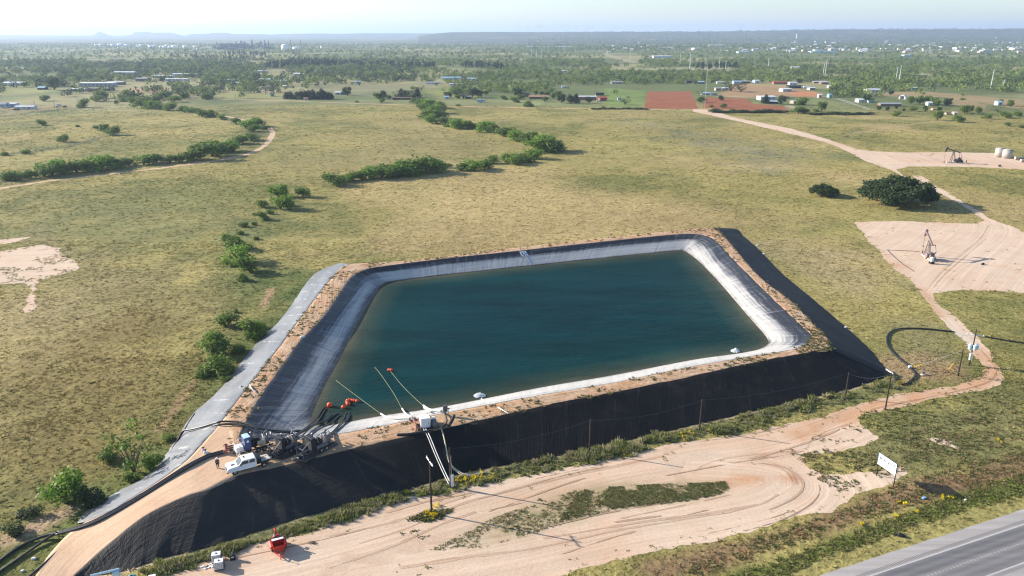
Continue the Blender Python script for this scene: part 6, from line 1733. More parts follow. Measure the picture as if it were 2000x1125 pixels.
# orange floats
FLO = [(644,792,.62,"lone oval orange float nearest the left shore"), (671,795,.50,"single orange float between the lone oval one and the cluster"), (680,789,.52,"lowest orange float of the cluster"), (678,785,.44,"left orange float of the cluster"), (679.5,781.5,.40,"left upper orange float of the cluster, half hidden"), (683,781,.45,"first orange float of the cluster's upper row"), (688,781.5,.42,"second orange float of the cluster's upper row"), (692,782,.42,"third orange float of the cluster's upper row"), (697.5,783,.44,"rightmost orange float of the cluster's upper row"), (760,722,.42,"left one of the two orange floats far out on the water"), (764.3,722.5,.44,"right one of the two orange floats far out on the water")]
for x, y, r, lb in FLO:
    r *= .80; b = P(x, y + 2, WATER); t = thing('float_buoy', lb, 'float', b, R.uniform(0, 3))
    MB().ball((0, 0, r * .55), r, 16, .95 if x != 644 else 1.1).build('shell', M_BUOY, t, True)
    MB().lathe([(r * .18, r * 1.40), (r * .2, r * 1.55), (r * .05, r * 1.62)], (0, 0, 0), 8).build('cap', M_DARK, t)
# suction hoses from the trailers into the water
SH = [[(645,792,1),(632.5,797,1.05),(622.7,811,1.15),(613.6,821.5,1.5),(600,833.5,2.4),(582,846,4.3),(566,856,5.0)], [(648,793,1),(637,797,1.05),(624,818.5,1.2),(618,826,1.7),(600,839,2.8),(580,850,4.5),(570,858,5.0)],
      [(671,796,1),(660,807,1.05),(645,817,1.15),(630,824.5,1.5),(609,830.5,2.2),(592,842,3.9),(578,853,5.0)], [(674,800,1),(664,811,1.05),(651,823,1.2),(630,835,2.7),(612,846,4.2),(602,854,5.0)],
      [(682,793,1),(676,806,1.05),(671,818.5,1.2),(652,841,3.9),(640,850,4.6),(632,858,5.0)], [(688,794,1),(682,806,1.05),(675.6,820,1.3),(654,841,3.8),(642,852,4.6),(636,860,5.0)], [(694,795,1),(684,810,1.05),(674,827.5,1.6),(655,843,3.9),(645,852,4.6),(640,862,5.0)],
      [(662,799,1),(650,810,1.05),(636,820,1.25),(612,832,2.3),(596,845,4.0),(588,854,5.0)]]
for i, s in enumerate(SH):
    hose("black suction hose running from the pump trailers down into the water", s[1:] if i else s, .12, M_HOSE, 'suction_hose', 'hose', 7, "black suction hoses of the pump trailers")
hose("pale line drifting towards the left shore from the pump station", [(657,743.5,1.0),(700,776,1.0),(745,809,1.05)], .045, M_ROPE, 'floating_line', 'line')
hose("pale line reaching far out without a float, from the pump station", [(732,717.5,1.0),(743.5,731,1.0),(769,768.5,1.0),(786,800,1.05)], .045, M_ROPE, 'floating_line', 'line')
hose("pale line tied to the two far orange floats", [(762.5,725,1.0),(786,753.5,1.0),(811.6,779,1.0),(828,793,1.05)], .045, M_ROPE, 'floating_line', 'line')
hose("long white pipe lying along the salted bank left of the pump station", [(744,808,1.1),(754,814,1.9),(768,816,3.0),(782,816,3.9),(797,816,4.3),(806,815,4.5)], .17, M_PIPEW, 'suction_pipe', 'pipe')
hose("steep white pipe on the bank just left of the red manifold", [(785.5,798,1.1),(791,806,2.3),(797,811,3.5),(804,814,4.4)], .16, M_PIPEW, 'suction_pipe', 'pipe')
hose("curved white pipe on the bank above the white pump cabinet", [(827,792,1.1),(838,799,2.3),(850,801.5,3.4),(862,802.5,4.2)], .18, M_PIPEW, 'suction_pipe', 'pipe')
hose("short white pipe stub under the curved white pipe", [(828,796,1.3),(836,802,2.9),(842,804,4.0)], .16, M_PIPEW, 'suction_pipe', 'pipe')

# pump station
def Pc(x, y, z=CREST): return P(x, y, z)
b = Pc(833, 834); t = thing('pump_station', "white cabinet pump station with red manifold pipes on the crest", 'pump station', b, .30)
MB().box((.2, .1, .12), (3.4, 1.9, .24)).build('skid', M_DARK, t)
c = MB().bevbox((-.2, .1, 1.05), (1.55, 1.5, 1.6), .06).build('cabinet', M_BOXW, t)
MB().box((-.2, -.67, 1.0), (1.2, .03, 1.2)).build('door', M_BOXW, c); MB().box((.25, -.70, 1.0), (.06, .05, .25)).build('handle', M_DARK, c)
m = MB().lathe([(.1, -.75), (.42, -.7), (.46, -.3), (.46, .3), (.42, .7), (.1, .75)], (1.25, .35, .75), 14, 'y').build('motor', M_MACH, t); MB().box((1.25, .35, 1.3), (.4, .5, .22)).build('terminal_box', M_BOXW, m)
MB().lathe([(.1, -.4), (.5, -.3), (.55, 0), (.5, .3), (.1, .4)], (1.3, -.75, .65), 14, 'y').build('pump_housing', M_MACH, t)
mb = MB(); mb.tube([(-2.3, 1.3, .75), (1.4, 1.5, .75)], .15, 8); mb.lathe([(.24, -.06), (.24, .06)], (-2.3, 1.3, .75), 10, 'x'); mb.lathe([(.24, -.06), (.24, .06)], (.3, 1.42, .75), 10, 'x')
mb.build('manifold', M_REDPIPE, t)
for x in (-2.05, -1.25):
    MB().tube(catmull([(x, 1.3, .75), (x + .18, .9, .95), (x + .32, .3, .85), (x + .30, -.5, .45), (x + .1, -1.0, .08)], 5), .13, 8).build('branch_pipe', M_REDPIPE, t)
for x in (-2.4, -1.6, .7): 
    v = MB().box((x, 1.42, 1.05), (.22, .2, .4)).build('valve', M_MACH, t); MB().lathe([(.02, 0), (.2, .02), (.2, .05), (.02, .07)], (x, 1.42, 1.25), 10).build('handwheel', M_REDPIPE, v)
b = Pc(870, 812); t = thing('control_pedestal', "grey control box on a post at the crest edge", 'control box', b, .3)
MB().box((0, 0, .5), (.12, .12, 1.0)).build('post', M_MACH, t); MB().box((0, 0, 1.3), (.75, .35, 1.1)).build('box', M_MACH, t); MB().tube([(.2, 0, 1.85), (.2, 0, 2.5)], .03, 5).build('antenna', M_DARK, t)
b = Pc(876.5, 808); t = thing('valve_post', "thin valve post right of the grey control box", 'valve', b, 0)
MB().tube([(0, 0, 0), (0, 0, .9)], .06, 6).build('stem', M_MACH, t); MB().lathe([(.02, 0), (.22, .03), (.22, .07), (.02, .1)], (0, 0, .9), 10).build('handwheel', M_DARK, t)
hose("stub of thick black hose pointing up from the crest weeds", [(875,833,4.1),(880,826,4.5),(885,817,4.9),(887,812,5.1)], .28, M_HOSE, 'hose_end')
hose("black rolled hose lying along the crest left of the pump station", [(775,849,4.15),(800,848,4.2),(825,844,4.2),(846,841,4.15)], .22, M_HOSE, 'rolled_hose')
hose("dark hose looping over the crest right of the pump motor", [(861,802,4.3),(868,808,4.5),(872,817,4.4),(872,826,4.2),(865,834,4.15)], .13, M_HOSE)
for dx, lb in ((-1, "left"), (3.6, "right")):
    hose(f"white pipe down the black bank to the lot, {lb} one of the pair", [(827 + dx,836,4.25),(836 + dx,852,3.9),(850 + dx,886,2.4),(866 + dx,922,.95),(878 + dx,946,.25)], .075, M_PIPEW, 'drain_pipe', 'pipe')
hose("beige hose trailing down the black bank and along the weeds, upper strand", [(862,838,4.2),(866,850,3.7),(870,868,2.9),(876,898,1.5),(884,911,1.0),(898,922,.5),(912,927,.3),(932,926,.2),(950,922,.15)], .11, M_BEIGE)
hose("beige hose at the foot of the black bank, lower strand", [(881,905,1.2),(885,915,.85),(892,921,.6),(902,927,.4),(918,929.5,.2)], .09, M_BEIGE)

# pump trailers
def pump_trailer(label, front, rear, kind):
    a, bb = Pc(*front), Pc(*rear); v = bb - a; L = float(np.hypot(v[0], v[1])); rz = math.atan2(v[1], v[0])
    t = thing('pump_trailer', label, 'pump trailer', a, rz)     # local +x runs from the hitch to the tail
    fm = MB()
    for s in (-.8, .8): fm.box((L * .55, s, .62), (L * .8, .14, .2)); fm.tube([(.1, 0, .55), (L * .2, s, .62)], .07, 6)
    for k in range(5): fm.box((L * (.2 + .17 * k), 0, .62), (.12, 1.6, .14))
    fm.build('chassis', M_DARK, t)
    sp = [(L * .58, -.95), (L * .58, .95), (L * .72, -.95), (L * .72, .95)]
    wheel_set(t, sp, .38, .24)
    for s in (-.8, .8):
        j = MB().tube([(L * .17, s, 0), (L * .17, s, 1.0)], .05, 6).build('jack', M_CHROME, t); MB().box((L * .17, s, .03), (.3, .3, .05)).build('foot', M_CHROME, j)
    e = MB(); e.box((L * .55, 0, 1.35), (L * .22, .8, 1.0)); e.box((L * .55, 0, 1.95), (L * .18, .5, .3)); e.lathe([(.1, -.15), (.42, -.12), (.42, .12), (.1, .15)], (L * .67, 0, 1.35), 12, 'x')
    for k in range(5): e.tube([(L * (.47 + .035 * k), -.42, 1.2), (L * (.47 + .035 * k), -.55, 1.5), (L * (.47 + .035 * k), -.3, 1.9)], .05, 5)
    e.build('engine', M_DARK, t)
    x = MB().tube([(L * .5, .3, 2.0), (L * .5, .3, 2.9), (L * .48, .3, 3.05)], .09, 8).build('exhaust', M_CHROME, t)
    pm = MB(); pm.lathe([(.15, -.35), (.62, -.25), (.72, 0), (.62, .25), (.15, .35)], (L * .82, 0, 1.2), 16, 'x'); pm.tube([(L * .82, 0, 1.7), (L * .82, .3, 2.3), (L * .9, .7, 2.3)], .2, 8); pm.tube([(L * .84, 0, 1.2), (L * 1.02, 0, 1.2)], .2, 8)
    pm.build('pump', M_MACH, t)
    mf = MB()
    for k in range(3):
        y = .8 - .15 * k; mf.tube(catmull([(L * (.78 + .1 * k), .4, 1.4), (L * (.80 + .1 * k), .95, 1.7), (L * (.82 + .1 * k), 1.5, 1.3)], 4), .13, 7); mf.lathe([(.2, -.04), (.2, .04)], (L * (.80 + .1 * k), .95, 1.68), 10, 'y')
    mf.build('manifold', M_CHROME, t)
    if kind == 0:
        c = MB().bevbox((L * .36, 0, 1.75), (.95, 1.5, 2.1), .05).build('cabinet', M_BLUE, t); MB().box((L * .36, 0, 2.84), (.9, 1.45, .06)).build('roof', M_STEELB, c); MB().lathe([(.02, 0), (.2, .01), (.2, .03), (.02, .04)], (L * .36, -.76, 2.2), 12, 'y').build('gauge', M_BOXW, c)
        w = MB(); w.box((L * .17, 0, 1.1), (1.0, 1.2, .9)); w.build('fuel_tank', M_BOXW, t)
        cg = MB()
        for s in (-.7, .7): cg.tube([(L * .08, s, .6), (L * .08, s, 2.0), (L * .27, s, 2.3)], .04, 5)
        cg.tube([(L * .08, -.7, 2.0), (L * .08, .7, 2.0)], .04, 5); cg.build('cage', M_BOXW, t)
        tg = MB().lathe([(.1, -.5), (.35, -.45), (.35, .45), (.1, .5)], (L * .66, -.5, 1.3), 12, 'x').build('air_cleaner', M_PUMPC, t)
        MB().box((L * .72, -.6, 1.0), (.7, .4, .5)).build('battery_box', M_PUMPC, t)
    else:
        c = MB().bevbox((L * .40, 0, 1.75), (.7, 1.7, 2.1), .05).build('radiator', M_DARK, t)
        g = MB()
        for k in range(9): g.box((L * .40 - .37, 0, .9 + .2 * k), (.03, 1.5, .05))
        g.build('grille', M_MACH, c)
        aw = MB().box((L * .33, 0, 2.85), (1.5, 1.9, .06), 0, .42).build('hood_panel', M_DARK, t)
        cg = MB()
        for s in (-.85, .85):
            cg.tube([(L * .05, s * .25, .7), (L * .10, s, 1.7), (L * .36, s, 2.8)], .045, 5); cg.tube([(L * .10, s, 1.7), (L * .10, s, .2)], .045, 5); cg.tube([(L * .10, s, 1.7), (L * .34, s, 1.2)], .04, 5); cg.tube([(L * .22, s, .6), (L * .10, s, 1.7)], .035, 5)
        for z_, x_ in ((1.7, .10), (.75, .10)): cg.tube([(L * x_, -.85, z_), (L * x_, .85, z_)], .045, 5)
        cg.tube([(L * .36, -.85, 2.8), (L * .36, .85, 2.8)], .045, 5); cg.build('tow_frame', M_CHROME, t)
        ft = MB().lathe([(.1, -1.0), (.36, -.95), (.36, .95), (.1, 1.0)], (L * .62, -.62, .92), 14, 'x').build('fuel_tank', M_MACH, t); MB().lathe([(.06, 0), (.06, .1)], (L * .62, -.62, 1.28), 8).build('filler_cap', M_RED, ft)
        st = MB()
        for k in range(4): st.tube([(L * (.5 + .12 * k), .2, 2.1), (L * (.52 + .12 * k), -.5, 2.5), (L * (.55 + .12 * k), -.7, 1.6)], .07, 6)
        st.build('piping', M_CHROME, t)
        MB().box((L * .05, .1, .25), (.25, .25, .45)).build('tongue_jack', M_BOXW, t)
    return t
pump_trailer("pump trailer with a tall blue cabinet and white cage on the crest", (454, 893), (535, 868), 0)
pump_trailer("black pump trailer with bare tow frame behind the white truck", (526, 897), (585, 868), 1)
pump_trailer("black pump trailer standing last in the row beside the pond", (579, 899), (650, 866), 1)
def mat_pad(label, pts):
    t = thing('containment_mat', label, 'mat', Pc(*pts[0]) * 0)
    q = [Pc(x, y, CREST + .10) for x, y in pts]; mb = MB(); n = len(q)
    mb.add([tuple(p) for p in q] + [tuple(p - np.array((0, 0, .08))) for p in q], [tuple(range(n))] + [(i, (i + 1) % n, (i + 1) % n + n, i + n) for i in range(n)])
    mb.build('liner', M_HOSE, t)
    MB().tube(q + [q[0]], .14, 6).build('rim', M_HOSE, t)
mat_pad("black spill mat under the trailer behind the truck", [(527,892),(553,897),(600,876),(584,864)])
mat_pad("black spill mat under the last trailer in the row", [(574,899),(597,902),(659,867),(644,858),(604,880)])
M_ = M_REDPIPE
t = thing('pipe_manifold', "rusty red pipe manifold at the head of the blue cabinet trailer", 'manifold', Pc(441, 882), .32)
mb = MB(); mb.tube([(0, -.8, .5), (0, .9, .5)], .22, 8)
for y in (-.6, 0, .6): mb.tube([(0, y, .5), (.6, y, .5)], .14, 8)
for y in (-.9, 1.0): mb.lathe([(.32, -.05), (.32, .05)], (0, y, .5), 10, 'y')
mb.build('header', M_REDPIPE, t)
for y in (-.6, 0, .6): MB().tube([(.6, y, .5), (2.6, y + .1, .45)], .12, 7).build('pipe', M_HOSE, t)
MB().tube([(0, 0, .6), (0, .1, 1.3)], .05, 6).build('valve_stem', M_REDPIPE, t)
for (x, y, lb, m_) in [(402, 888, "small white valve fitting on the black pipe by the ramp", M_BOXW), (398, 884, "tangle of pale hose fittings at the crest edge above the ramp", M_PIPEW)]:
    t = thing('pipe_fitting', lb, 'fitting', Pc(x, y), .4)
    MB().lathe([(.1, -.3), (.25, -.25), (.25, .25), (.1, .3)], (0, 0, .35), 10, 'x').build('body', m_, t); MB().lathe([(.05, .3), (.05, .8), (.22, .82), (.22, .88)], (0, 0, 0), 8).build('handwheel', M_DARK, t)

# big black pipelines down the ramp and over the bank
def trio(label, pts, r, gap, k=3):
    q = catmull(rows(pts), 6); tg = np.gradient(q, axis=0); tg /= np.linalg.norm(tg, axis=1)[:, None]; nn = np.stack([-tg[:, 1], tg[:, 0], 0 * tg[:, 0]], 1)
    for i in range(k):
        o = (i - (k - 1) / 2) * gap
        w = np.sin(np.linspace(0, 9 + i, len(q)))[:, None] * nn * .06
        tag(MB().tube(q + nn * o + w, r, 7).build('pipeline', M_HOSE, None, True), f"{label}, {['outer', 'middle', 'inner'][i] if k == 3 else ['outer', 'inner'][i]} of the bundle", 'pipe')
trio("black pipeline along the ramp's upper edge", [(440,881,4.3),(420,886,4.25),(402,892,4.2),(363,913,4.15),(302,952.5,3.5),(249,984.5,2.75),(195.5,1013,1.95),(153,1030,1.25),(110,1042,.65)], .15, .32)
hose("black pipeline leaving the frame uppermost at the lower left", [(112,1041,.75),(90,1046,.45),(60,1057,.25),(30,1073,.2),(0,1095,.2),(-40,1125,.2)], .19, M_HOSE, 'pipeline', 'pipe')
hose("black pipeline leaving the frame between the two others at lower left", [(112,1042,.6),(96,1049,.45),(66,1070,.25),(35,1092,.2),(0,1116,.2),(-30,1138,.2)], .17, M_HOSE, 'pipeline', 'pipe')
hose("black pipeline edging the sandy ramp at the bottom left", [(170,1027,1.45),(155,1038,1.0),(124,1066,.5),(82,1105,.25),(50,1132,.2)], .17, M_HOSE, 'pipeline', 'pipe')
hose("upper black hose crossing from the pond over the grey liner", [(600,840,2.0),(566,842.5,2.9),(528,840,3.6),(500,833,4.1),(484,828,4.3),(465,824,4.3),(440,823,4.25),(424,825,4.2),(400,832,2.9),(377,838,1.9),(358,842,1.0),(348,858,.5),(338,874,.35)], .16, M_HOSE, 'pipeline', 'pipe')
hose("lower black hose crossing from the pond over the grey liner", [(575,845,2.9),(540,844,3.5),(508,837,4.15),(484,831.5,4.3),(455,829,4.25),(427,829,4.2),(408,836,3.1),(385,846,1.9),(362,860,.9),(345,872,.4)], .15, M_HOSE, 'pipeline', 'pipe')
hose("black hose along the low edge of the grey liner down to the ramp", [(380,808,.3),(372,820,.3),(358,843,.35),(340,872,.35),(322,903,.35),(303,934,.7),(285,955,1.2),(268,968,1.7),(264,976,2.3)], .14, M_HOSE, 'pipeline', 'pipe')
hose("big black hose looping through the grass by the right corner", [(1749,742,.3),(1748,735,.3),(1744,727,.6)][::-1] + [(1752,747,.25),(1762,750.5,.22),(1772,748,.22),(1781,741,.22),(1788,731,.22),(1778,719,.22),(1769,710,.22),(1753,697.6,.22),(1737,680,.22),(1732,667,.22),(1735,652,.22),(1748,644,.22),(1772,641,.22),(1812,642.4,.22),(1855,647,.2),(1866,649,-.25)], .17, M_HOSE, 'pipeline', 'pipe')
hose("black hose running off to the right frame edge past the power pole", [(1903,654,-.25),(1913,655.5,.2),(1940,660,.22),(1975,666,.22),(2010,671,.22),(2080,682,.22)], .16, M_HOSE, 'pipeline', 'pipe')
b = P(1777, 719); tag(MB().lathe([(.1, -.3), (.27, -.28), (.27, .28), (.1, .3)], (b[0], b[1], .3), 10, 'x').build('pipe_coupling', M_BOXW), "white coupling on the looping black hose", 'fitting')
hose("white pipe cap on the right corner of the black liner", [(1731,721,.5),(1738,726,.55),(1745,730,.55)], .15, M_PIPEW, 'pipe', 'pipe')

# inner slope gauge board
a, c = P(1014.5, 491.5, CREST + .12), P(1030.5, 518, WATER + .25)
v = c - a; L = float(np.linalg.norm(v)); ex = np.array((1.0, .32, 0)); ex /= np.linalg.norm(ex); ez = v / L; ny = np.cross(ex, ez); ny = ny if ny[2] > 0 else -ny
t = thing('gauge_board', "white staff gauge board with dark level marks on the far bank", 'gauge', (0, 0, 0))
def plank(o, w0, w1, l0, l1, h): 
    q = [o + ex * w + ez * l + ny * hh for hh in (0, h) for w, l in ((w0, l0), (w1, l0), (w1, l1), (w0, l1))]
    return [tuple(p) for p in q], [(3,2,1,0),(4,5,6,7),(0,1,5,4),(1,2,6,5),(2,3,7,6),(3,0,4,7)]
M_GAUGE = simple('gauge_faded', (.50,.53,.58), .5)
MB().add(*plank(a, 0, 1.9, 0, L * .36, .06)).build('board', M_BOXW, t)
MB().add(*plank(a, .9, 1.9, L * .36 + .01, L, .05)).build('lower_board', M_GAUGE, t)
mb = MB(); k = a + ny * .062
for (w0, w1, l0, l1) in [(.25,.40,.08,.30),(.25,.62,.08,.13),(.55,.70,.08,.19),(.25,.66,.18,.21),(1.05,1.5,.07,.11),(1.3,1.75,.17,.21),(1.15,1.3,.17,.25),(.55,.9,.22,.33),(1.2,1.75,.28,.31),(1.3,1.45,.28,.35)]: mb.add(*plank(k, w0, w1, L * l0, L * l1, .01))
for j in range(7): mb.add(*plank(k, 1.25, 1.8 if j % 2 else 1.6, L * (.40 + .085 * j), L * (.415 + .085 * j), .01))
mb.build('level_marks', M_DARK, t)
for (x, y, z, lb) in [(590, 660, CREST, "small white sandbag on the left crest above the pond"), (1480, 480, 0, "white sandbag by the foot of the right bank, farther one"), (1492, 497, 0, "white sandbag by the foot of the right bank, middle one"), (1652, 641, 0, "white sandbag by the foot of the right bank, nearest one")]:
    b = P(x, y, z); t = MB(); t.bevbox((b[0], b[1], z + .2), (.8, .5, .4), .14, .5); tag(t.build('sandbag', M_PIPEW), lb, 'sandbag')
hose("short pale pipe standing curved on the left crest", [(488,752,4.1),(491,758,4.5),(496,764,4.3),(502,768,4.05)], .1, M_PIPEW, 'pipe', 'pipe')

# ------------------------------------------------------------------ truck
def truck():
    a, bb = Pc(450, 924), Pc(521, 905); v = a - bb; L = 6.3; rz = math.atan2(v[1], v[0]); c = (a + bb) / 2
    t = thing('flatbed_truck', "white crew cab flatbed truck with its driver door open on the crest", 'truck', c, rz); t.scale = (.95, .95, .95)
    W = 1.0
    MB().box((-.2, 0, .62), (5.6, .9, .18)).build('chassis', M_DARK, t)
    body = MB()
    prof = [(-.55, .55), (3.1, .55), (3.18, .75), (3.15, 1.15), (2.9, 1.28), (1.62, 1.38), (.95, 1.98), (.75, 2.03), (-.95, 2.03), (-1.08, 1.9), (-1.1, .55)]
    n = len(prof); wz = lambda z: W - max(0, (z - 1.35)) * .22
    v_ = [(x, -wz(z), z) for x, z in prof] + [(x, wz(z), z) for x, z in prof]
    body.add(v_, [tuple(range(n)), tuple(range(2*n-1, n-1, -1))] + [(i, i + n, (i + 1) % n + n, (i + 1) % n) for i in range(n)])
    for s in (-1, 1): body.bevbox((2.15, s * .97, .88), (1.25, .14, .55), .05)
    bo = body.build('body', M_WHITEP, t)
    wsh = MB().add([(1.66, -.80, 1.40), (1.66, .80, 1.40), (1.0, .72, 1.96), (1.0, -.72, 1.96)], [(0, 1, 2, 3)]); wsh.v = [(x + .02, y, z + .02) for x, y, z in wsh.v]; wsh.build('windscreen', M_GLASS, t)
    for s in (-1, 1):
        for x0, x1 in ((.12, 1.05), (-.85, .0)):
            q = [(x0, s * (wz(1.42) + .012), 1.42), (x1 + (.28 if x0 > 0 else 0), s * (wz(1.42) + .012), 1.42), (x1 - .12, s * (wz(1.88) + .012), 1.88), (x0, s * (wz(1.88) + .012), 1.88)]
            if not (s == -1 and x0 > 0): MB().add(q, [(0, 1, 2, 3)]).build('window', M_GLASS, t)
        MB().box((3.14, s * .72, .98), (.10, .42, .22)).build('headlight', simple('lamp_clear', (.7, .72, .74), .15), t)
        MB().box((1.25, s * 1.16, 1.45), (.12, .2, .26)).build('mirror', M_DARK, t)
    MB().box((3.17, 0, .95), (.06, .95, .26)).build('grille', M_DARK, t); MB().bevbox((3.22, 0, .62), (.2, 1.95, .26), .05).build('bumper', M_CHROME, t)
    MB().box((.6, -W - .005, 1.1), (1.0, .03, 1.05)).build('door_opening', M_DARK, t)
    d = MB(); d.bevbox((.5, 0, 1.0), (1.0, .09, .8), .03); d.box((.95, 0, 1.65), (.06, .06, .5)); d.box((.5, 0, 1.9), (.7, .06, .06)); d.tube([(.05, 0, 1.4), (.3, 0, 1.9)], .03, 4)
    do = d.build('door', M_WHITEP, t); do.location = (1.15, -1.03, 0); do.rotation_euler = (0, 0, math.radians(-118)); MB().box((.85, .06, 1.12), (.16, .04, .05)).build('handle', M_DARK, do)
    hs = MB(); hs.box((2.25, .1, 1.335), (.5, .35, .05)); hs.build('hood_scoop', M_DARK, t); MB().box((.55, -.2, 2.08), (.18, .3, .1)).build('beacon', M_DARK, t)
    bed = MB(); bed.box((-2.15, 0, .98), (2.0, 2.1, .14)); bed.box((-2.15, -1.03, 1.1), (2.0, .05, .14)); bed.build('flatbed', M_DARK, t)
    MB().box((-2.35, -.1, 1.09), (1.5, 1.7, .06), .1).build('deck_sheet', M_PUMPC if 0 else simple('pale_deck', (.56, .50, .43), .8), t)
    rk = MB()
    for s in (-.9, .9): rk.box((-1.2, s, 1.6), (.09, .09, 1.2))
    for z in (1.35, 1.65, 1.95, 2.18): rk.box((-1.2, 0, z), (.07, 1.8, .07))
    rk.build('headache_rack', M_DARK, t)
    tb = MB().box((-1.55, 0, 1.35), (.55, 1.7, .5)).build('toolbox', M_DARK, t); MB().tube([(-2.0, -.3, 1.15), (-2.7, .4, 1.6)], .05, 5).build('pole', M_DARK, t)
    wheel_set(t, [(2.15, -.88), (2.15, .88), (-2.15, -.84), (-2.15, .84), (-2.15, -.58), (-2.15, .58)], .42, .26)
truck()

# ------------------------------------------------------------------ person with white hard hat
def skin(name, verts, edges, radii, mat, parent, root=0, sub=1):
    me = bpy.data.meshes.new(name); me.from_pydata(verts, edges, []); o = bpy.data.objects.new(name, me); COL.objects.link(o)
    md = o.modifiers.new("skin", 'SKIN'); sv_ = me.skin_vertices[0].data
    for i, r in enumerate(radii): sv_[i].radius = (r, r)
    sv_[root].use_root = True
    s = o.modifiers.new("sub", 'SUBSURF'); s.levels = sub; s.render_levels = sub
    bpy.context.view_layer.update()
    m2 = bpy.data.meshes.new_from_object(o.evaluated_get(bpy.context.evaluated_depsgraph_get()))
    o.modifiers.clear(); o.data = m2; m2.name = name; m2.materials.clear(); m2.materials.append(mat); o.parent = parent
    m2.polygons.foreach_set("use_smooth", np.ones(len(m2.polygons), bool))
    return o
def person():
    b = Pc(426, 914.5); t = thing('person', "person in dark work clothes and white hard hat standing on the ramp top", 'person', b, math.radians(-60))
    M_SKIN = simple('skin', (.45, .27, .19), .6); M_SHIRT = simple('work_shirt', (.035, .04, .06), .85); M_TRO = simple('work_trousers', (.04, .042, .055), .9); M_BOOT = simple('boot', (.06, .045, .035), .7)
    V = [(0,0,.95),(0,0,1.15),(0,0,1.36),(0,0,1.46),(.01,0,1.54),(.02,0,1.66),(0,0,1.42)]; E = [(0,1),(1,2),(2,3),(3,4),(4,5)]; Rr = [.14,.13,.15,.075,.085,.095,.1]
    V = V[:6]; Rr = Rr[:6]
    hands = []
    for s in (-1, 1):
        i = len(V); V += [(0, s*.10, .90), (.03, s*.11, .50), (-.01, s*.12, .10), (.12, s*.13, .04)]; E += [(0, i), (i, i+1), (i+1, i+2), (i+2, i+3)]; Rr += [.10, .065, .045, .04]
        j = len(V); V += [(0, s*.19, 1.38), (-.03, s*.25, 1.12), (.06, s*.24, .90), (.09, s*.235, .82)]; E += [(2, j), (j, j+1), (j+1, j+2), (j+2, j+3)]; Rr += [.065, .048, .036, .03]
        for k in range(4):
            f = len(V); L = (.075, .085, .08, .065)[k]; y = s*(.235) + (k-1.5)*.018
            V += [(.105 , y, .78), (.12, y, .78 - L*.55), (.105, y, .78 - L)]; E += [(j+3, f), (f, f+1), (f+1, f+2)]; Rr += [.010, .009, .008]
        f = len(V); V += [(.125, s*.20, .82), (.145, s*.19, .785)]; E += [(j+3, f), (f, f+1)]; Rr += [.011, .009]
    bod = skin('body', V, E, Rr, M_SKIN, t, 0, 2)
    skin('shirt', [(0,0,.93),(0,0,1.12),(0,0,1.36),(0,0,1.455),(0,-.19,1.38),(-.03,-.25,1.12),(.05,-.242,.93),(0,.19,1.38),(-.03,.25,1.12),(.05,.242,.93)], [(0,1),(1,2),(2,3),(2,4),(4,5),(5,6),(2,7),(7,8),(8,9)], [.165,.155,.175,.08,.08,.062,.05,.08,.062,.05], M_SHIRT, t, 0, 2)
    skin('trousers', [(0,0,.97),(0,-.10,.88),(.03,-.11,.50),(-.01,-.12,.11),(0,.10,.88),(.03,.11,.50),(-.01,.12,.11)], [(0,1),(1,2),(2,3),(0,4),(4,5),(5,6)], [.16,.118,.085,.068,.118,.085,.068], M_TRO, t, 0, 2)
    for s in (-1, 1): skin('boot', [(-.03, s*.12, .13), (-.01, s*.12, .05), (.14, s*.13, .045)], [(0,1),(1,2)], [.062,.055,.05], M_BOOT, t, 0, 1)
    MB().lathe([(.155, 1.685), (.15, 1.69), (.125, 1.70), (.115, 1.76), (.08, 1.80), (.01, 1.815)], (.02, 0, 0), 16).build('hard_hat', M_BOXW, t, True)
    MB().ball((-.005, 0, 1.655), .1, 10, 1.0).build('hair', simple('hair', (.03, .022, .016), .8), t, True)
    for s in (-1, 1):
        MB().ball((.112, s*.036, 1.655), .012, 6).build('eye', M_DARK, t); MB().ball((.01, s*.1, 1.64), .022, 6).build('ear', M_SKIN, t)
    MB().add([(.112, -.016, 1.625), (.112, .016, 1.625), (.145, 0, 1.618), (.112, 0, 1.655)], [(0,1,2),(1,3,2),(3,0,2),(0,3,1)]).build('nose', M_SKIN, t); MB().box((.108, 0, 1.585), (.012, .05, .01)).build('mouth', simple('lips', (.30, .12, .10), .6), t)
person()

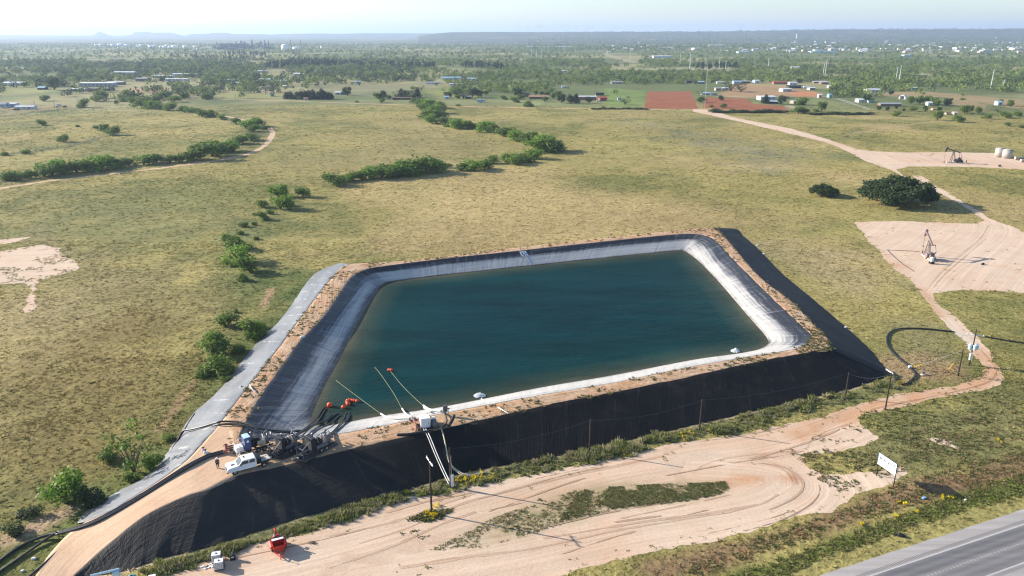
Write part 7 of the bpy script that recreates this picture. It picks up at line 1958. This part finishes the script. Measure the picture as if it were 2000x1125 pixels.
# ------------------------------------------------------------------ poles along the bank
P_POLES = [
 (843,1003,897,"tall leaning free power pole with a white crossarm in the lot", 'arm'), (880,952,874,"power pole with a white meter box at the foot of the white pipes", 'box'),
 (1151,884,819,"dark wooden pole third along the bank, without crossarm", None), (1366,841,780,"dark wooden pole against the middle of the black bank", None), (1651,775,727,"dark wooden pole near the right end of the black bank", None),
 (1729,800,728,"dark wooden pole beside the sandy bend at the bank's corner", None), (1871,734,682,"short dark pole with guy wires on the grass island", 'guy'), (1893,713,643,"power pole with three grey transformers by the sandy bend", 'tr')]
POLE_TOP = []
for x, b_, t_, lb, kind in P_POLES:
    t, h = wood_pole(x, b_, t_, lb.replace("leaning free ", ""), .15)
    rz = 1.15 if kind != 'tr' else -.25
    t.rotation_euler = (0, 0, 0)
    POLE_TOP.append((Vector(t.location), h))
    if kind in ('arm', 'tr'):
        w = 1.3 if kind == 'arm' else 1.6
        dx = (math.cos(rz) * w, -math.sin(rz) * w) if kind == 'arm' else (w * .95, -w * .35)
        hz = h - .35 if kind == 'arm' else h - 1.3
        MB().tube([(-dx[0], -dx[1], hz), (dx[0], dx[1], hz)], .09, 4).build('crossarm', M_BOXW, t)
        for k in (-.9, 0, .9):
            MB().lathe([(.04, 0), (.08, .06), (.05, .12), (.08, .18), (.02, .24)], (dx[0] * k, dx[1] * k, hz + .05), 8).build('insulator', M_BOXW, t)
    if kind == 'box': MB().box((.28, -.1, 1.25), (.42, .32, 1.9)).build('meter_box', M_BOXW, t); MB().tube([(.16, 0, 2.2), (.15, 0, h * .8)], .04, 5).build('conduit', M_PIPEW, t)
    if kind == 'tr':
        for k, (ox, oy) in enumerate(((-.62, -.1), (.05, -.6), (.66, -.15))):
            tr_ = MB().lathe([(.15, -.55), (.36, -.5), (.38, .4), (.32, .5), (.05, .55)], (ox, oy, h * .52), 14).build('transformer', M_STEELB, t, False); MB().tube([(ox, oy, h * .52 + .5), (ox, oy, h * .52 + .8)], .05, 6).build('bushing', M_BOXW, tr_)
        MB().box((-.2, -.25, 2.0), (.45, .3, 1.5)).build('meter_box', M_BOXW, t)
    if kind == 'guy':
        for px_, py_ in ((1779, 719), (1853, 722)):
            g_ = P(px_, py_) - np.array(t.location); MB().tube([(0, 0, h * .95), tuple(g_)], .03, 4).build('guy_wire', M_STEEL, t)
            u = g_ - np.array((0, 0, h * .95)); p0 = g_ - u / np.linalg.norm(u) * 2.2; MB().tube([tuple(g_), tuple(p0)], .07, 5).build('guard', M_YEL, t)
def wire(i, j, dz, lb):
    (a, ha), (b, hb_) = POLE_TOP[i], POLE_TOP[j]
    p = []
    for k in range(13):
        s = k / 12; q = a.lerp(b, s); z = ha + (hb_ - ha) * s - dz - 2.2 * (4 * s * (1 - s)) * .45; p.append((q.x, q.y, z))
    tag(MB().tube(p, .009, 3).build('power_line', M_STEEL), lb, 'power line')
for i, j in ((1, 2), (2, 3), (3, 4), (4, 5)):
    wire(i, j, .15, f"thin wire strung along the black bank between its {['second and third','third and fourth','fourth and fifth','fifth and sixth'][i-1]} poles")
wire(0, 1, .3, "thin wire from the crossarm pole in the lot to the meter box pole"); wire(6, 7, .4, "thin wire from the guyed pole to the transformer pole"); wire(5, 6, .2, "thin wire between the corner pole and the guyed pole")

# ------------------------------------------------------------------ roadside sign
a, c = P(1711, 929), P(1744, 952.5)
t = thing('roadside_sign', "white billboard on two dark posts facing the highway", 'sign', (a + c) / 2, math.atan2(c[1] - a[1], c[0] - a[0]))
W = float(np.hypot(*(c - a)[:2])); h0, h1 = top_h(1744, 952.5, 928.5), top_h(1744, 952.5, 907)
for s in (-1, 1): MB().tube([(s * W * .5, .06, -.3), (s * W * .5, .06, h1)], .07, 8).build('post', M_DARK, t)
pn = MB().box((0, -.04, (h0 + h1) / 2), (W + .06, .08, h1 - h0)).build('panel', simple('sign_white', (.82, .83, .86), .4, 0, .03), t)
fb = MB()
for z in (h0 - .03, h1 + .03): fb.box((0, .03, z), (W + .2, .08, .06))
fb.build('frame', M_DARK, t)
def words(txt, size, x, z, mat, name, parent, y=-.085, track=1.0):
    cu = bpy.data.curves.new(name, 'FONT'); cu.body = txt; cu.size = size; cu.align_x = 'CENTER'; cu.align_y = 'CENTER'; cu.space_character = track; cu.extrude = .004; cu.offset = size * .028
    o = bpy.data.objects.new(name, cu); COL.objects.link(o); bpy.context.view_layer.update()
    me = bpy.data.meshes.new_from_object(o.evaluated_get(bpy.context.evaluated_depsgraph_get())); bpy.data.objects.remove(o)
    me.materials.clear(); me.materials.append(mat); q = bpy.data.objects.new(name, me); COL.objects.link(q); q.parent = parent
    q.location = (x, y, z); q.rotation_euler = (math.pi / 2, 0, 0)
M_INK = simple('sign_ink', (.05, .06, .085), .6)
hh = h1 - h0
words("GRAVITY", hh * .46, 0, h0 + hh * .64, M_INK, 'lettering', pn, track=1.45)
sm = MB()
for k in range(10):
    if k not in (4,): sm.box((-W * .36 + k * W * .08, -.087, h0 + hh * .24), (W * .05, .008, hh * .05))
sm.build('small_print', M_MACH, pn)

# warning sign and small corner things
b = P(1755, 757); t = thing('warning_sign', "small yellow warning sign in the weeds at the bank's corner", 'sign', b, -.3)
MB().tube([(0, .03, 0), (0, .03, 1.4)], .04, 6).build('post', M_BOXW, t); MB().box((0, 0, 1.0), (.7, .04, 1.0)).build('plate', M_YEL, t)
m = MB()
for z in (.72, .88, 1.04, 1.2): m.box((0, -.024, z), (.5, .006, .05))
m.build('print', M_DARK, t)
t = thing('wellhead_post', "small grey valve stand in the bare dirt by the looping hose", 'valve', P(1803, 732), .2)
MB().tube([(0, 0, 0), (0, 0, 1.3)], .07, 6).build('stem', M_MACH, t); MB().lathe([(.05, 0), (.3, .02), (.3, .3), (.05, .34)], (0, 0, .3), 10).build('valve', M_MACH, t); MB().box((0, 0, .06), (.9, .6, .12)).build('base', M_CONC, t)

# ------------------------------------------------------------------ red trailer machine in the lot
def red_machine():
    a, bb = P(551, 1095), P(541, 1062); v = bb - a; rz = math.atan2(v[1], v[0]); L = float(np.hypot(*v[:2])) * 1.28
    t = thing('pump_trailer', "red trailer mounted diesel pump parked alone in the sandy lot", 'pump trailer', a, rz); t.scale = (.84, .84, .74)
    f = MB()
    for s in (-.72, .72): f.tube([(.05, 0, .55), (L * .32, s, .62)], .09, 6); f.box((L * .66, s, .62), (L * .7, .14, .2))
    f.box((L * .30, 0, .62), (.14, 1.5, .16)); f.box((L, 0, .62), (.14, 1.5, .16)); f.build('drawbar_frame', M_RED, t)
    h = MB(); h.add([(L*.36,-.8,.7),(L*.62,-.8,.7),(L*.62,.8,.7),(L*.36,.8,.7),(L*.30,-.9,1.9),(L*.62,-.9,2.1),(L*.62,.9,2.1),(L*.30,.9,1.9)], [(3,2,1,0),(0,1,5,4),(1,2,6,5),(2,3,7,6),(3,0,4,7)]); h.box((L*.46, 0, 1.0), (L*.2, 1.4, .1)); hp = h.build('hood', M_RED, t)
    MB().box((L*.62, 0, 2.16), (L*.12, 1.75, .08), 0, .15).build('top_plate', M_BOXW, t)
    e = MB(); e.box((L*.80, 0, 1.4), (L*.22, .9, 1.1)); e.lathe([(.1,-.4),(.35,-.35),(.35,.35),(.1,.4)], (L*.8, .2, 2.1), 10, 'x'); e.build('engine', M_DARK, t)
    MB().lathe([(.1,-.3),(.3,-.25),(.3,.25),(.1,.3)], (L*.78, -.1, 2.2), 10, 'y').build('air_cleaner', M_RED, t); MB().tube([(L*.74, -.55, 2.0), (L*.72, -.6, 2.7)], .12, 8).build('exhaust', M_CHROME, t)
    pu = MB(); pu.lathe([(.15,-.3),(.6,-.2),(.68,0),(.6,.2),(.15,.3)], (L*.98, 0, 1.2), 14, 'x'); pu.tube([(L*.98, 0, 1.8), (L*1.0, 0, 2.5), (L*1.1, 0, 2.6)], .18, 8); pu.build('pump', M_RED, t)
    tk = MB(); 
    for s in (-1, 1): MB().lathe([(.1,-.9),(.32,-.85),(.32,.85),(.1,.9)], (L*.66, s * 1.0, 1.15), 12, 'x').build('fuel_tank', M_RED, t)
    wheel_set(t, [(L*.62,-.98),(L*.62,.98),(L*.80,-.98),(L*.80,.98)], .40, .24, M_RED)
    j = MB().tube([(.3, .15, 0), (.3, .15, 1.5)], .05, 6).build('tongue_jack', M_RED, t); MB().tube([(.3, .15, 1.5), (.3, .5, 1.55)], .03, 5).build('crank', M_DARK, j)
red_machine()
def tote(px, py, rz, lb):
    t = thing('water_tote', lb, 'tote', P(px, py), rz)
    MB().box((0, 0, .09), (1.2, 1.0, .12)).build('pallet', M_MACH, t)
    k = MB().bevbox((0, 0, .68), (1.14, .94, 1.02), .08).build('bottle', M_BOXW, t); MB().lathe([(.11, 0), (.11, .06)], (0, 0, 1.19), 12).build('cap', M_DARK, k)
    c = MB()
    for z in np.linspace(.2, 1.15, 6):
        for s in (-1, 1): c.box((0, s * .49, z), (1.18, .025, .025)); c.box((s * .59, 0, z), (.025, .98, .025))
    for x in np.linspace(-.55, .55, 6):
        for s in (-1, 1): c.box((x, s * .49, .66), (.025, .025, 1.1))
    for y in np.linspace(-.42, .42, 5):
        for s in (-1, 1): c.box((s * .59, y, .66), (.025, .025, 1.1))
    c.build('cage', M_CHROME, t)
tote(424, 1096, .25, "white caged water tote standing farther back of the two"); tote(429, 1110, .25, "white caged water tote standing nearer of the two")
g = np.random.default_rng(4); b = P(408, 1107); mb = MB()
for i in range(14): mb.bevbox((b[0] + g.normal() * .45, b[1] + g.normal() * .35, .06), (g.uniform(.2, .5), g.uniform(.15, .35), .08), .03, g.uniform(0, 3))
tag(mb.build('salt_spill', M_BOXW), "white spilled bags and powder beside the totes", 'spill', kind='stuff')
t = thing('trash_pump', "small dark pump with a white label beside the totes", 'pump', P(455, 1093), .3)
MB().box((0, 0, .1), (.7, .5, .08)).build('frame', M_DARK, t); MB().bevbox((0, 0, .45), (.55, .42, .6), .06).build('engine', M_DARK, t); MB().lathe([(.05,-.15),(.24,-.1),(.24,.1),(.05,.15)], (0, .1, .85), 10, 'x').build('fuel_tank', M_CHROME, t); MB().box((0, -.22, .5), (.3, .02, .2)).build('label_plate', M_BOXW, t)
t = thing('steel_rack', "pale blue steel rack at the bottom edge below the liner tip", 'rack', P(208, 1133), .42)
MB().tube([(-1.6, 0, 1.15), (1.6, 0, 1.15)], .14, 8).build('top_rail', M_STEELB, t)
for x in (-1.3, 1.3): MB().box((x, 0, .55), (.12, .5, 1.1)).build('leg', M_STEELB, t)
MB().box((1.2, -.25, .7), (.7, .3, .7)).build('box', M_STEELB, t)
t = thing('plastic_tank', "teal round topped plastic tank at the bottom edge", 'tank', P(259, 1141), 0)
MB().lathe([(.62, 0), (.64, .7), (.56, 1.0), (.35, 1.18), (.12, 1.25)], (0, 0, 0), 20).build('shell', M_TEALT, t, True); MB().lathe([(.13, 1.25), (.13, 1.32), (.02, 1.33)], (0, 0, 0), 10).build('lid', M_DARK, t)
t = thing('plastic_bin', "white bin lid at the bottom edge right of the teal tank", 'bin', P(298, 1134), .3)
MB().bevbox((0, 0, .3), (.8, .6, .6), .08).build('body', M_BOXW, t); MB().bevbox((0, 0, .64), (.86, .66, .08), .03).build('lid', M_BOXW, t)
b = P(612, 1061); tag(MB().tube(catmull([(b[0]-.25,b[1],.1),(b[0],b[1]+.2,.12),(b[0]+.25,b[1],.1),(b[0],b[1]-.2,.1)], 4, True), .07, 6).build('hose_coil', M_HOSE), "small dark coil of hose on the sand right of the red machine", 'hose')
b = P(1757, 1047); tag(MB().tube(catmull([(b[0]-.8,b[1]+.2,.06),(b[0]-.3,b[1]+.05,.28),(b[0]+.3,b[1]-.15,.22),(b[0]+.75,b[1]-.05,.06)], 5), [.12]*6 + [.26]*6 + [.14]*4, 7).build('tyre_scrap', M_HOSE), "torn black tyre scrap on the roadside grass", 'tyre scrap')
for (x, y, lb, m_, s) in [(1804, 974, "crumpled blue litter in the roadside weeds", simple('litter_blue', (.18, .36, .62), .5), .35), (1885, 977, "white scrap of litter at the tip of the sign's shadow", M_BOXW, .22), (66, 1092, "white litter lying in the grass left of the ramp", M_BOXW, .3), (44, 1116, "white scrap in the grass near the bottom left corner", M_BOXW, .25), (1919, 517, "dark metal stub standing on the nearer well pad", M_DARK, .6), (1952, 325, "dark low debris on the edge of the upper well pad", M_DARK, .9)]:
    b = P(x, y); mb = MB(); mb.bevbox((b[0], b[1], s * .4), (s * 1.5, s, s * .8), s * .2, .5); mb.box((b[0] + s * .4, b[1], s * .5), (s * .6, s * .8, s * .9), .9, .3); tag(mb.build('litter' if s < .5 else 'debris', m_), lb, 'litter' if s < .5 else 'debris')

# ------------------------------------------------------------------ pumpjacks and tanks
def pumpjack(label, well, rear, S, mats, tilt, rz=None):
    a, bb = P(*well), P(*rear); v = a - bb; rz = math.atan2(v[1], v[0]) if rz is None else rz
    t = thing('pumpjack', label, 'pumpjack', bb, rz); t.scale = (S, S, S)
    m1, m2 = mats
    # built 10 m long: well at x=10, rear of base at x=0
    MB().box((4.2, 0, .2), (8.6, 1.5, .4)).build('base_skid', M_CONC, t)
    s = MB()
    for y in (-.85, .85): s.tube([(6.6, y, .4), (5.6, y * .25, 6.2)], .14, 6); s.tube([(4.0, y * .6, .4), (5.5, y * .22, 6.1)], .10, 6)
    for z, w in ((2.0, .62), (4.0, .42)): s.tube([(6.6 - z * .17, -w, z), (6.6 - z * .17, w, z)], .06, 5)
    s.build('samson_post', m1, t)
    c, sn = math.cos(tilt), math.sin(tilt)
    B = lambda x, z: (5.6 + x * c - z * sn, 6.4 + x * sn + z * c)
    wb = MB(); q = [B(-3.4, -.22), B(3.9, -.28), B(3.9, .28), B(-3.4, .22)]; wb.prism(q, -.24, .24); wb.build('walking_beam', m1, t)
    hd = MB(); pr = [B(3.8, .75)] + [B(3.9 + .95 * math.cos(k) , -.55 + 1.6 * math.sin(k)) for k in np.linspace(.95, -1.15, 7)] + [B(3.85, -1.7), B(3.75, -.5)]
    hd.prism(pr, -.36, .36); hd.build('horse_head', m1, t)
    hx, hz = B(4.85, -.6)
    br = MB()
    for y in (-.1, .1): br.tube([(hx, y, hz), (10 - .05, y * .6, 2.6)], .03, 4)
    br.box((9.95, 0, 2.55), (.35, .5, .12)); br.tube([(9.95, 0, 2.5), (9.95, 0, 1.2)], .035, 5); br.build('bridle', m2, t)
    wh = MB(); wh.lathe([(.32, 0), (.32, .3), (.16, .32), (.16, .8), (.28, .82), (.28, .95), (.1, 1.25)], (9.95, 0, 0), 10); wh.tube([(9.95, 0, .6), (9.95, -1.2, .5)], .08, 6); wh.build('wellhead', M_REDPIPE, t)
    gb = MB(); gb.add([(1.0,-.55,.4),(3.4,-.55,.4),(3.4,.55,.4),(1.0,.55,.4),(1.6,-.5,2.6),(2.9,-.5,2.6),(2.9,.5,2.6),(1.6,.5,2.6)], [(3,2,1,0),(4,5,6,7),(0,1,5,4),(1,2,6,5),(2,3,7,6),(3,0,4,7)]); gb.build('gearbox', m1, t)
    ex, ez = B(-3.3, 0)
    for y in (-.95, .95):
        cr = MB(); ang = 2.45; cx, cz = 2.25 + 1.3 * math.cos(ang + math.pi), 2.1 + 1.3 * math.sin(ang + math.pi)
        cr.tube([(2.25 - 1.9 * math.cos(ang), y, 2.1 - 1.9 * math.sin(ang)), (2.25 + 1.3 * math.cos(ang), y, 2.1 + 1.3 * math.sin(ang))], .2, 6)
        w_ = [(2.25 - 2.3 * math.cos(ang) - .9 * math.sin(ang), 2.1 - 2.3 * math.sin(ang) + .9 * math.cos(ang)), (2.25 - 2.3 * math.cos(ang) + .9 * math.sin(ang), 2.1 - 2.3 * math.sin(ang) - .9 * math.cos(ang)), (2.25 - .7 * math.cos(ang) + .55 * math.sin(ang), 2.1 - .7 * math.sin(ang) - .55 * math.cos(ang)), (2.25 - .7 * math.cos(ang) - .55 * math.sin(ang), 2.1 - .7 * math.sin(ang) + .55 * math.cos(ang))]
        cr.prism(w_, y - .22, y + .22); cr.build('counterweight', m1, t)
        MB().tube([(2.25 + 1.15 * math.cos(ang), y * 1.15, 2.1 + 1.15 * math.sin(ang)), (ex, y, ez)], .08, 6).build('pitman_arm', m2, t)
    MB().tube([(ex, -1.1, ez), (ex, 1.1, ez)], .15, 6).build('equalizer', m1, t)
    mo = MB(); mo.lathe([(.1,-.5),(.4,-.45),(.4,.45),(.1,.5)], (.35, 0, .9), 12, 'y'); mo.box((.35, 0, .5), (.9, .9, .3)); mo.build('motor', m2, t)
    MB().box((.9, -.62, 1.4), (1.8, .12, 1.0), 0, -.35).build('belt_guard', m2, t)
    ld = MB()
    for y in (-.25, .25): ld.tube([(7.0, y, .4), (5.95, y, 6.0)], .03, 4)
    for k in range(14): ld.tube([(7.0 - 1.05 * k / 14, -.25, .4 + 5.6 * k / 14), (7.0 - 1.05 * k / 14, .25, .4 + 5.6 * k / 14)], .02, 4)
    ld.build('ladder', m2, t)
    return t
pumpjack("dark pumpjack seen side on at the upper well pad", (1844.5, 318.5), (1880, 318), .98, (M_PJDARK, M_PJDARK), .30, math.pi)
pumpjack("faded pink and white pumpjack seen end on at the nearer well pad", (1799, 494), (1822, 511), .88, (simple('pumpjack_mauve', (.23,.175,.165), .6, .1, .35, 2), M_PJDARK), .42)
b = P(1819, 515); t = thing('chemical_tank', "small cream tank on a dark stand beside the nearer pumpjack", 'tank', b, .2)
MB().box((0, 0, .35), (1.1, 1.1, .7)).build('stand', M_DARK, t); MB().lathe([(.5, .7), (.52, 1.8), (.45, 1.95), (.1, 2.05)], (0, 0, 0), 14).build('shell', simple('cream_tank', (.72, .69, .60), .5), t)
hose("thin pipe lying across the nearer well pad to the wellhead", [(1732,488,.08),(1765,489.5,.08),(1796,491,.1)], .06, M_PJDARK, 'flow_line', 'pipe')
hose("thin dark pipe lying along the edge of the nearer well pad", [(1733,488,.08),(1745,500,.08),(1760,513,.08),(1785,530,.08)], .07, M_PJDARK, 'flow_line', 'pipe')
for (x, y, yt, w, lb) in [(1955.5, 308, 289.5, 16.5, "pale steel oil tank, farther of the two at the upper well pad"), (1971, 310, 292.5, 18, "pale steel oil tank, nearer of the two at the upper well pad")]:
    b = P(x, y); r = w * mpp(b) / 2; b = b + np.array((0, r * .9, 0)); h = top_h(x, y, yt) * .92
    t = thing('oil_tank', lb, 'tank', b); sh = MB().lathe([(r, 0), (r, h)], (0, 0, 0), 28).build('shell', simple('tank_pale', (.42, .39, .34), .5, .1, .1, .4), t, True); MB().lathe([(r * 1.02, h), (r * .5, h + .35), (.1, h + .5)], (0, 0, 0), 28).build('roof', simple('tank_pale', (.42, .39, .34)), t, True)
    ld = MB(); ld.tube([(-r * .2, -r * 1.04, 0), (r * .9, -r * .62, h)], .07, 5); ld.tube([(-r * .2, -r * 1.04, .9), (r * .9, -r * .62, h + .9)], .05, 5); ld.build('stairs', M_MACH, t)
for (x, y, lb) in [(1987, 312, "low pink cylinder vessel right of the oil tanks, farther one"), (1998, 317, "low pink cylinder vessel right of the oil tanks, nearer one")]:
    t = thing('separator_vessel', lb, 'vessel', P(x, y), .1)
    MB().lathe([(.1, -1.7), (.7, -1.5), (.7, 1.5), (.1, 1.7)], (0, 0, 1.0), 14, 'x').build('shell', M_PJPINK, t)
    for k in (-1, 1): MB().box((k, 0, .2), (.3, 1.2, .5)).build('saddle', M_REDPIPE, t)
t = thing('valve_stand', "small dark valve stand right of the upper pumpjack", 'valve', P(1887, 318), 0)
MB().tube([(0, 0, 0), (0, 0, 1.4)], .09, 6).build('stem', M_DARK, t); MB().box((0, 0, .8), (.5, .4, .5)).build('valve', M_DARK, t)
def rail_fence(label, pts, h, gap, mat):
    q = resample(rows(pts), gap); t = thing('pipe_fence', label, 'fence', q[0])
    o = q[0]
    for p in q: MB().tube([tuple(p - o), tuple(p - o + np.array((0, 0, h)))], .06, 5).build('post', mat, t)
    for z in (.5, 1.0): MB().tube([tuple(p - o + np.array((0, 0, h * z))) for p in q], .04, 4).build('rail', mat, t)
rail_fence("low dark pipe fence behind the upper well pad", [(1790,294),(1830,294),(1880,295),(1935,296)], 1.1, 6, M_PJDARK)
rail_fence("dark board fence running from the orange roofed farmhouse", [(1058,207),(1072,200),(1083,193)], 2.0, 6, M_DARK)

# ------------------------------------------------------------------ the air
nz = bpy.data.materials.new("haze_air"); nz.use_nodes = True
nn_ = nz.node_tree.nodes; nn_.remove(nn_["Principled BSDF"])
pv = nn_.new("ShaderNodeVolumePrincipled")
pv.inputs["Color"].default_value = (.60, .76, 1.0, 1)
pv.inputs["Density"].default_value = 0.88e-4
pv.inputs["Anisotropy"].default_value = 0.25
nz.node_tree.links.new(pv.outputs[0], nn_["Material Output"].inputs["Volume"])
hb = MB().box((0, 27000, 149), (132000, 70000, 302)).build("haze", nz)
tag(hb, "thin blue morning haze over the plain", "haze", kind='stuff')
